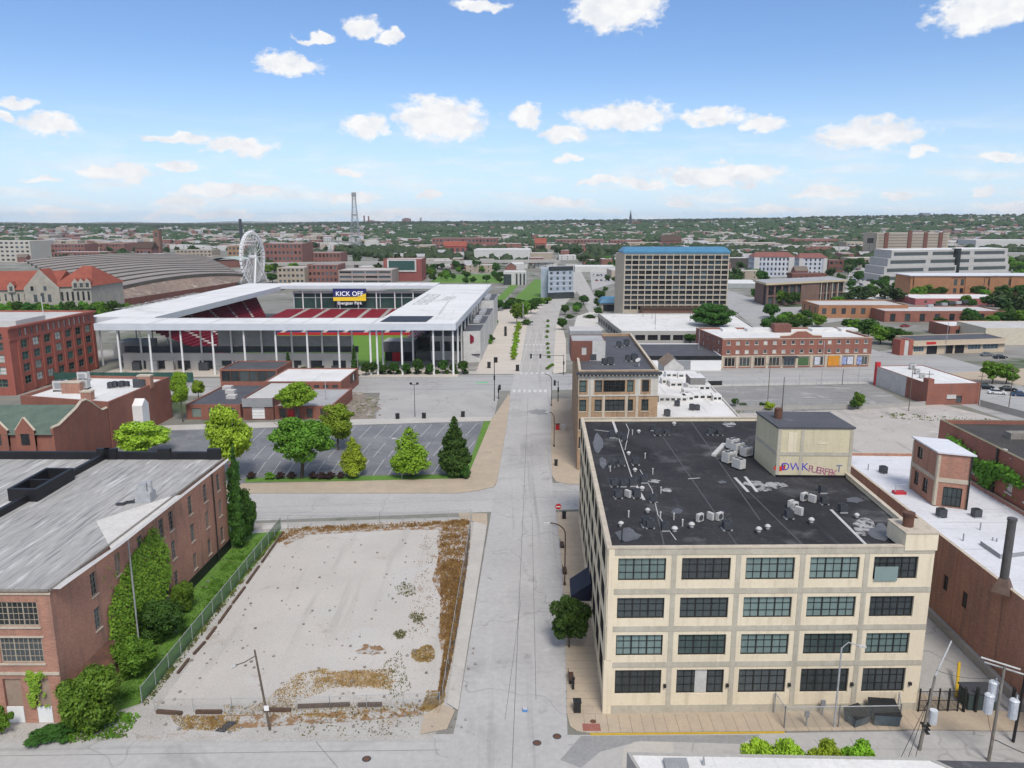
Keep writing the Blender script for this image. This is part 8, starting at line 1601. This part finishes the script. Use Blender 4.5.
t = MB(); q = G(226, 728); t.face([(q[0] - .9, q[1] - .5, .05), (q[0] + .1, q[1] - .7, .05), (q[0] + .8, q[1] + .7, .2), (q[0] - .1, q[1] + .9, .12)]); t.face([(q[0] - .9, q[1] - .5, .02), (q[0] + .1, q[1] - .7, .02), (q[0] + .1, q[1] - .7, .05), (q[0] - .9, q[1] - .5, .05)]); one('tarpaulin', t, [mat('dark_tarpaulin', (.06, .065, .08))], 'dark crumpled tarpaulin on the verge below the gravel lot', 'tarpaulin')
def BL(cx, cy, rx, ry, s): g = random.Random(s); return [(cx + cos(k * .35) * rx * g.uniform(.6, 1.2), cy + sin(k * .35) * ry * g.uniform(.6, 1.2)) for k in range(18)]
def tufts(name, polys, n, size, m, seed, h=.3):
    g = np.random.default_rng(seed); v = []; per = int(n / len(polys))
    for poly in polys:
        q = [G(*p) for p in poly]; bx0, bx1 = min(p[0] for p in q), max(p[0] for p in q); by0, by1 = min(p[1] for p in q), max(p[1] for p in q); c = 0; ctr = [(g.uniform(bx0, bx1), g.uniform(by0, by1)) for _ in range(60)]
        while c < per:
            k = ctr[g.integers(60)] if g.random() < .6 else (g.uniform(bx0, bx1), g.uniform(by0, by1)); p = (k[0] + g.normal() * .35, k[1] + g.normal() * .35)
            if not inside(p, q, 0): c += .02; continue
            c += 1; s = size * g.uniform(.5, 1.3); a = g.uniform(0, 6.28); dx, dy = cos(a) * s, sin(a) * s; z = h * g.uniform(.1, 1.0); le = g.normal(size=2) * s * .6
            v += [(p[0] - dx, p[1] - dy, .02), (p[0] + dx, p[1] + dy, .02), (p[0] + dx * .6 + le[0], p[1] + dy * .6 + le[1], z), (p[0] - dx * .6 + le[0], p[1] - dy * .6 + le[1], z * .8)]
    o = bpy.data.objects.new(name, quadmesh(name, np.array(v), m)); COL.objects.link(o); return tag(o, kind='stuff')
tufts('weeds', [[(442, 523), (471, 521), (469, 560), (462, 600), (446, 600), (436, 575)], [(441, 560), (468, 560), (456, 640), (440, 640)], [(450, 600), (464, 590), (452, 660), (444, 694), (438, 694)], [(286, 529), (360, 525), (470, 520), (470, 524), (400, 528), (300, 533), (276, 545)]], 19000, .08, LF_O, 3, .4)
tufts('weeds', [BL(424, 655, 14, 9, 3), [(325, 672), (394, 669), (392, 690), (328, 688)], [(296, 675), (330, 668), (330, 690), (270, 712), (255, 708)], [(220, 706), (440, 702), (440, 716), (380, 720), (220, 716)], [(170, 716), (240, 716), (240, 732), (180, 730)], [(428, 690), (446, 694), (440, 712), (420, 712)]], 11000, .06, LF_O, 5, .22)
tufts('weeds', [BL(405, 590, 12, 8, 5), BL(418, 618, 9, 6, 6), BL(400, 635, 8, 5, 8), [(380, 668), (400, 650), (412, 690), (385, 710)], [(185, 560), (280, 535), (230, 610), (180, 680)], [(290, 710), (420, 706), (415, 738), (300, 738)], [(60, 735), (118, 728), (130, 738), (60, 745)], [(640, 411), (760, 410), (860, 409), (870, 412), (700, 416)]], 2600, .075, LF_G, 7, .24)
tufts('weeds', [[(420, 535), (446, 530), (440, 600), (425, 640), (405, 640)]], 700, .06, LF_O, 8, .2)
tufts('grass', [[(237, 545), (279, 532), (150, 696), (90, 712), (120, 690)]], 9000, .10, leafmat('grass_blades', (.11, .22, .03), .4), 9, .22)
tufts('grass', [[(275, 536), (283, 531), (146, 708), (138, 704)]], 1800, .10, LF_G, 10, .3)
tufts('grass', [[(72, 722), (118, 712), (140, 716), (125, 738), (60, 744)]], 900, .14, LF_M, 12, .35)
rk = MB(); g9 = random.Random(4)
for k in range(300):
    if k < 260: q = G(g9.uniform(160, 440), g9.uniform(540, 735))
    else: q = G(g9.choice([g9.uniform(130, 430), g9.uniform(447, 476)]), g9.uniform(714, 738) if g9.random() < .6 else g9.uniform(530, 700))
    s = g9.uniform(.04, .16); rk.prism([(q[0] - s, q[1] - s * .7), (q[0] + s, q[1] - s), (q[0] + s * .8, q[1] + s), (q[0] - s * .7, q[1] + s * .9)], .02, .02 + s * .9)
tag(rk.build('rubble', [mat('rubble', (.33, .30, .27), (.16, .15, .135), 2.5, fine=.4)]), kind='stuff')
# straw coloured bare patch and stained ground inside the lot
def blotch(name, pts, z, m): return sheet(name, pts, z, m)
blob = BL
STRAW = mat('straw_ground', (.42, .30, .17), (.30, .21, .12), .8, rough=1, fine=.45, stains=[(1.2, (.45, .43, .40), .55, .62)]); RUSTG = mat('rusty_weed_ground', (.30, .18, .09), (.24, .16, .10), .7, rough=1, fine=.5, stains=[(.9, (.44, .42, .39), .46, .54), (.5, (.20, .15, .10), .62, .7)])
blotch('dry_ground', blob(358, 679, 40, 10, 1), .028, STRAW); blotch('dry_ground', blob(370, 650, 14, 6, 2), .028, RUSTG); blotch('dry_ground', [(442, 523), (471, 521.5), (467, 575), (453, 655), (441, 700), (436, 700), (443, 660), (438, 635), (442, 600), (432, 580), (439, 555), (436, 540)], .030, RUSTG); blotch('dry_ground', [(282, 533), (300, 529), (400, 525), (450, 522), (446, 530), (400, 530), (310, 535), (284, 546)], .032, RUSTG); blotch('dry_ground', [(180, 716), (300, 714), (440, 706), (436, 714), (350, 722), (250, 728), (190, 728)], .032, RUSTG)
ASPH = mat('fresh_asphalt_patch', (.26, .26, .26), (.30, .30, .30), .5, fine=.2); blotch('road_patch', blob(538, 412, 11, 3.0, 5), .018, ASPH); blotch('road_patch', [(634, 742), (672, 742), (675, 752), (622, 768), (624, 748)], .016, WALKP); blotch('road_patch', [(581, 736), (760, 735), (740, 744), (640, 741), (600, 752), (581, 768), (560, 760)], .0125, ASPH)
rk = MB(); g9 = random.Random(14)
for k in range(90):
    q = G(g9.uniform(343, 380), g9.uniform(396, 417)); s = g9.uniform(.1, .4); rk.prism([(q[0] - s, q[1] - s * .7), (q[0] + s * 1.3, q[1] - s), (q[0] + s * .8, q[1] + s), (q[0] - s * .7, q[1] + s * .9)], .02, .03 + s * .6)
tag(rk.build('rubble', [MATS['rubble']]), kind='stuff'); tufts('weeds', [[(335, 402), (378, 398), (374, 417), (335, 419)], [(640, 413), (740, 409), (740, 414), (640, 417)], [(880, 412), (1000, 420), (1000, 426), (880, 418)]], 900, .2, LF_G, 31, .4)
# ---- low walls and rails of the lots on the right
LWALL = [((735, 410), (870, 408.5), 1.0, 'low grey concrete wall along the back of the dark worn lot'), ((870, 408.5), (925, 405.5), 1.0, 'low concrete wall running up to the brick corner warehouse'), ((980, 406), (1060, 428), 1.6, 'pale retaining wall descending at the right edge'), ((640, 416), (735, 411), .8, 'low kerb wall behind the workshop roofs')]
for a, b, h, lab in LWALL: a, b = G(*a), G(*b); d, L = unit(a, b); t = MB(); t.wbox(a, d, 0, L, -.15, .15, 0, h); t.wbox(a, d, 0, L, -.2, .2, h, h + .1); one('low_wall', t, [CONC], lab, 'wall')
fence('wire_fence', [(736, 409), (868, 407.5)], 2.2, 'wire fence above the low wall of the dark worn lot', rr=.04); fence('wire_fence', [(722, 387.5), (868, 385)], 1.9, 'wire fence along the street side of the dark worn lot', rr=.04)
fence('rail_fence', [(697, 386), (722, 385.5)], 1.4, 'short black rail at the corner of the dark worn lot', mesh=BLACKM, post=BLACKM, gap=2.0)
# ---- cars
CARM = [mat('car_%s' % n, c, c, 1, rough=.25, fine=0, spec=.5) for n, c in (('black', (.012, .012, .014)), ('grey', (.16, .17, .18)), ('white', (.66, .66, .66)), ('red', (.28, .02, .02)), ('blue', (.03, .06, .14)), ('silver', (.42, .43, .45)))]
def carshape(tall):
    body = MB(); L_, Wd = 2.25, .88; zb, zm, zr = .28, .85 + .1 * tall, 1.42 + .32 * tall
    prof = [(-L_, zb), (L_, zb), (L_, .62), (L_ - .15, zm - .08), (1.15, zm), (-L_ + .12 + (.0 if tall else .3), zm + .03), (-L_, .7)]
    for s in (-1, 1): f = [(x, s * Wd, z) for x, z in prof]; body.face(f if s < 0 else f[::-1])
    for i in range(len(prof)): a, b = prof[i], prof[(i + 1) % len(prof)]; body.face([(a[0], -Wd, a[1]), (a[0], Wd, a[1]), (b[0], Wd, b[1]), (b[0], -Wd, b[1])])
    rb_ = -2.0 if tall else -1.0; body.prism([(rb_, -.68), (.35, -.68), (.35, .68), (rb_, .68)], zr - .06, zr)
    gl = MB(); lo = [(-2.12 if tall else -1.75, -.82), (1.1, -.82), (1.1, .82), (-2.12 if tall else -1.75, .82)]; hi = [(rb_, -.69), (.36, -.69), (.36, .69), (rb_, .69)]
    for i in range(4): j = (i + 1) % 4; gl.face([(*lo[i], zm + .01), (*lo[j], zm + .01), (*hi[j], zr - .05), (*hi[i], zr - .05)])
    wh_ = MB(); wh_.tube((0, -.11, 0), (0, .11, 0), .33, .33, 14); wh_.tube((0, -.115, 0), (0, .115, 0), .19, .19, 10, 1)
    return body, gl, wh_
CS = [[b.mesh('body', [CARM[0]]), g_.mesh('glazing', [GL_DARK]), w_.mesh('wheel', [BLACKM, GALV])] for b, g_, w_ in (carshape(0), carshape(1))]
CF = []
for tall in (0, 1):
    b, g_, w_ = carshape(tall); i0 = len(b.v); b.v += g_.v; b.f += [tuple(a + i0 for a in f) for f in g_.f]; b.m += [1] * len(g_.f)
    for x in (-1.35, 1.35):
        for s in (-1, 1): b.tube((x, s * .7, .33), (x, s * .9, .33), .33, .33, 8, 2)
    CF.append(b.mesh('parked_car', [CARM[0], GL_DARK, BLACKM]))
def car(p, rz, k, tall, lab, group=None):
    r = thing('parked_car', lab, 'car', (*p, .03), group, rz)
    for nm, me in zip(('body', 'glazing'), CS[tall][:2]):
        o = bpy.data.objects.new(nm, me); COL.objects.link(o); o.parent = r
        if nm == 'body': o.material_slots[0].link = 'OBJECT'; o.material_slots[0].material = CARM[k]
    for x in (-1.35, 1.35):
        for s in (-1, 1): o = bpy.data.objects.new('wheel', CS[tall][2]); COL.objects.link(o); o.parent = r; o.location = (x, s * .8, .33)
for (x, y, rz, k, tall, lab) in ((172, 402, 1.0, 0, 1, 'black car parked by the slim tall tree'), (985, 389, -.2, 0, 1, 'black car parked under the two roadside trees'), (997, 394, -.3, 2, 0, 'white car beside the black one under the roadside trees'), (1008, 391, -.3, 0, 0, 'dark saloon at the right end of the row under the trees'), (1020, 396, -.3, 4, 0, 'blue car at the right edge below the roadside trees'), (987, 356, .1, 1, 0, 'grey car in front of the service garage'), (1000, 358.5, .1, 0, 0, 'dark car in front of the service garage at the right'), (880, 329, .5, 0, 0, 'dark car behind the brick shop row by the trees'), (940, 326, .2, 0, 0, 'dark car near the pink parapet shop'), (905, 327, .3, 3, 0, 'red car beside the low brown range'), (803, 312, .2, 0, 0, 'dark car before the brown office'), (736, 326, .1, 0, 1, 'dark car by the deck right of the hotel'), (557, 290, 1.4, 0, 1, 'black car at the kerb by the blue grey office'), (584, 297, 1.3, 0, 0, 'dark car on the street beside the hotel'), (586, 302, 1.3, 1, 0, 'grey car nearest the pavilion on the hotel street')): car(G(x, y), rz, k, tall, lab)
rc_ = random.Random(9)
for i in range(90):
    if i < 58: x, y = rc_.uniform(850, 905), rc_.choice([270, 273.5, 277.5, 281, 285.5, 289]) + rc_.uniform(-.3, .3)
    elif i < 76: x, y = rc_.uniform(592, 616), rc_.choice([272, 276, 281])
    else: x, y = rc_.uniform(730, 800), rc_.choice([251, 254, 258])
    p = G(x, y)
    if any(inside(p, f, 0) for f in FOOT): continue
    k = rc_.choice([0, 0, 1, 2, 2, 3, 4, 5]); o = bpy.data.objects.new('parked_car', CF[i % 2]); COL.objects.link(o); o.location = (*p, .04); o.rotation_euler = (0, 0, rc_.choice([pi / 2, -pi / 2]) + .04); o.material_slots[0].link = 'OBJECT'; o.material_slots[0].material = CARM[k]; zn = 'the terraced office car park' if i < 58 else ('the car park left of the hotel' if i < 76 else 'the far yard right of the hotel')
    tag(o, '%s car in the rows of %s' % (('black', 'grey', 'white', 'red', 'blue', 'silver')[k], zn), 'car', '%s cars in %s' % (('black', 'grey', 'white', 'red', 'blue', 'silver')[k], zn))
# ---- haze
hz_b = MB(); hz_b.box(-13900, -390, -1, 13900, 14900, 190); hzo = hz_b.build('haze', []); hm = bpy.data.materials.new('haze_air'); hm.use_nodes = True; hn = hm.node_tree; hn.nodes.clear(); ho = hn.nodes.new('ShaderNodeOutputMaterial'); pv_ = hn.nodes.new('ShaderNodeVolumePrincipled'); pv_.inputs['Color'].default_value = (.74, .86, 1.0, 1); pv_.inputs['Density'].default_value = 4.2e-5; pv_.inputs['Anisotropy'].default_value = 0.0; hn.links.new(pv_.outputs[0], ho.inputs['Volume']); hzo.data.materials.append(hm); tag(hzo, kind='stuff')
# ================================================================ sky, light, camera
EXPO = 0.56
SUN_EL, SUN_AZ = 52.0, 168.0          # azimuth clockwise from +Y (the view direction)
w = bpy.data.worlds.new('World'); S.world = w; w.use_nodes = True; nt = w.node_tree; nt.nodes.clear()
out = nd(nt, 'ShaderNodeOutputWorld'); sky = nd(nt, 'ShaderNodeTexSky', sky_type='NISHITA', sun_disc=False)
sky.sun_elevation = radians(SUN_EL); sky.sun_rotation = radians(SUN_AZ); sky.altitude = 0; sky.air_density = 1.0; sky.dust_density = .15; sky.ozone_density = 4.0
tc = nd(nt, 'ShaderNodeTexCoord'); sp = nd(nt, 'ShaderNodeSeparateXYZ'); nt.links.new(tc.outputs['Generated'], sp.inputs[0])
def M(op, a, b=None):
    n = nd(nt, 'ShaderNodeMath', operation=op)
    for i, v in enumerate((a, b)):
        if v is None: continue
        if isinstance(v, (int, float)): n.inputs[i].default_value = v
        else: nt.links.new(v, n.inputs[i])
    return n.outputs[0]
az = M('ARCTAN2', sp.outputs[0], sp.outputs[1]); el = M('ARCSINE', sp.outputs[2])
cb = nd(nt, 'ShaderNodeCombineXYZ'); nt.links.new(az, cb.inputs[0]); nt.links.new(el, cb.inputs[1])
def noisev(vec, sc, detail, mul=(1, 1, 1)):
    mp = nd(nt, 'ShaderNodeMapping'); mp.inputs['Scale'].default_value = mul; nt.links.new(vec, mp.inputs[0])
    n = nd(nt, 'ShaderNodeTexNoise'); n.inputs['Scale'].default_value = sc; n.inputs['Detail'].default_value = detail; n.inputs['Roughness'].default_value = .6
    nt.links.new(mp.outputs[0], n.inputs['Vector']); return n
bg = nd(nt, 'ShaderNodeBackground'); bg.inputs[1].default_value = .083
low_air = mrange(nt, el, 0.0, .20, 1, 0); low_air = M('POWER', low_air, 1.6)
nt.links.new(mix(nt, M('MULTIPLY', low_air, .9), mix(nt, 1.0, sky.outputs[0], (.92, 1.0, 1.16), 'MULTIPLY'), (5.6, 7.2, 8.7)), bg.inputs[0])
nv = noisev(cb.outputs[0], 26, 4, (1, 1.6, 1))
sb = nd(nt, 'ShaderNodeVectorMath', operation='SUBTRACT'); nt.links.new(nv.outputs[1], sb.inputs[0]); sb.inputs[1].default_value = (.5, .5, .5)
sc_ = nd(nt, 'ShaderNodeVectorMath', operation='SCALE'); nt.links.new(sb.outputs[0], sc_.inputs[0]); sc_.inputs[3].default_value = .032
ad = nd(nt, 'ShaderNodeVectorMath', operation='ADD'); nt.links.new(cb.outputs[0], ad.inputs[0]); nt.links.new(sc_.outputs[0], ad.inputs[1])
CL = [(288, 66, 38, 13), (362, 28, 22, 11), (392, 36, 13, 8), (314, 39, 22, 5), (440, 119, 54, 25), (366, 125, 27, 14), (16, 102, 24, 7), (48, 125, 40, 12), (4, 118, 12, 8), (175, 138, 42, 7), (240, 146, 44, 10), (115, 172, 46, 10), (176, 165, 27, 8), (40, 181, 24, 5), (347, 170, 19, 5), (478, 3, 36, 8),
      (616, 8, 52, 25), (526, 116, 20, 12), (565, 132, 27, 10), (622, 116, 62, 16), (711, 117, 36, 11), (763, 121, 27, 12), (868, 135, 66, 18), (922, 152, 15, 7), (985, 10, 70, 22), (1003, 158, 30, 9), (722, 175, 76, 14), (645, 182, 32, 8), (569, 158, 15, 5), (350, 197, 34, 8), (235, 191, 72, 8), (178, 201, 36, 9), (828, 193, 42, 8), (897, 196, 22, 6), (680, 204, 18, 5), (985, 192, 15, 6), (55, 210, 36, 5), (430, 196, 16, 5),
      (-150, 60, 80, 30), (-90, 160, 60, 12), (1180, 90, 90, 26), (1120, 180, 60, 10), (560, 203, 40, 6), (380, 214, 60, 6), (760, 210, 60, 5), (200, 214, 70, 6), (1010, 208, 50, 7), (600, 182, 30, 5), (300, -60, 90, 40), (850, -90, 110, 40)]
best = None
for (cx, cy, rx, ry) in CL:
    x, y, z = ray(cx, cy); l = sqrt(x * x + y * y + z * z); a, e = atan2(x, y), math.asin(z / l); k = 1 + ((cx - 512) / F) ** 2
    n1 = nd(nt, 'ShaderNodeVectorMath', operation='SUBTRACT'); nt.links.new(ad.outputs[0], n1.inputs[0]); n1.inputs[1].default_value = (a, e, 0)
    n2 = nd(nt, 'ShaderNodeVectorMath', operation='MULTIPLY'); nt.links.new(n1.outputs[0], n2.inputs[0]); n2.inputs[1].default_value = (F * k / rx * 1.05, F * sqrt(k) / ry * 1.12, 0)
    n3 = nd(nt, 'ShaderNodeVectorMath', operation='LENGTH'); nt.links.new(n2.outputs[0], n3.inputs[0])
    best = n3.outputs[1] if best is None else M('MINIMUM', best, n3.outputs[1])
fine_ = noisev(cb.outputs[0], 60, 6, (1, 1.5, 1)); fine = M('MULTIPLY', M('SUBTRACT', fine_.outputs[0], .5), 1.15)
dens = mrange(nt, M('ADD', best, fine), 1.0, .66)
low = noisev(cb.outputs[0], 9, 5, (1, 6, 1)); hz = mrange(nt, el, .01, .13, 1, 0)
wisp = M('MULTIPLY', mrange(nt, low.outputs[0], .47, .64, 0, .85), hz)
dens = M('MAXIMUM', dens, wisp)
cover = noisev(cb.outputs[0], 3.2, 5, (1, 1.4, 1)); up = M('MAXIMUM', mrange(nt, el, .50, .72), M('MULTIPLY', mrange(nt, M('ABSOLUTE', az), .95, 1.25), mrange(nt, el, .04, .2)))  # cloud cover added out of view, overhead and behind, for soft white light
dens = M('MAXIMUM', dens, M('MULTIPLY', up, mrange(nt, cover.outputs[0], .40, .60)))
shade = noisev(ad.outputs[0], 34, 4, (1, 1.8, 1))
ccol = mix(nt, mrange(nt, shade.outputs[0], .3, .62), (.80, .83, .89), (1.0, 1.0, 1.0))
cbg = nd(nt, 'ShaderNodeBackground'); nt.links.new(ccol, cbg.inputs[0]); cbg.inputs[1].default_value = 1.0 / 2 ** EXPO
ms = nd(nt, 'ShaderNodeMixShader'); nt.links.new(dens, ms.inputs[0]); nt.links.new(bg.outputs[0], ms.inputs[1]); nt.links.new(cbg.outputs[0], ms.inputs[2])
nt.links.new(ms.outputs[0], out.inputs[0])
w.cycles.sampling_method = 'MANUAL'; w.cycles.sample_map_resolution = 512
ld = bpy.data.lights.new('sun', 'SUN'); ld.energy = 2.1; ld.angle = radians(18); ld.color = (1, .94, .86)
lo = bpy.data.objects.new('sun', ld); COL.objects.link(lo); lo.location = (-40, -60, 200)
lo.rotation_euler = (radians(90 - SUN_EL), 0, pi - radians(SUN_AZ))
cd = bpy.data.cameras.new('camera'); co = bpy.data.objects.new('camera', cd); COL.objects.link(co)
cd.sensor_fit = 'HORIZONTAL'; cd.angle = 2 * atan(512 / F); cd.clip_start = .5; cd.clip_end = 40000
co.location = (0, 0, H); co.rotation_euler = (pi / 2 - PIT, 0, 0); S.camera = co
S.view_settings.view_transform = 'Standard'; S.view_settings.look = 'None'; S.view_settings.exposure = EXPO; S.view_settings.gamma = 1; S.view_settings.use_curve_mapping = False
S.cycles.max_bounces = 6; S.cycles.diffuse_bounces = 3; S.cycles.glossy_bounces = 2; S.cycles.transparent_max_bounces = 12; S.cycles.volume_bounces = 0
S.cycles.use_denoising = True
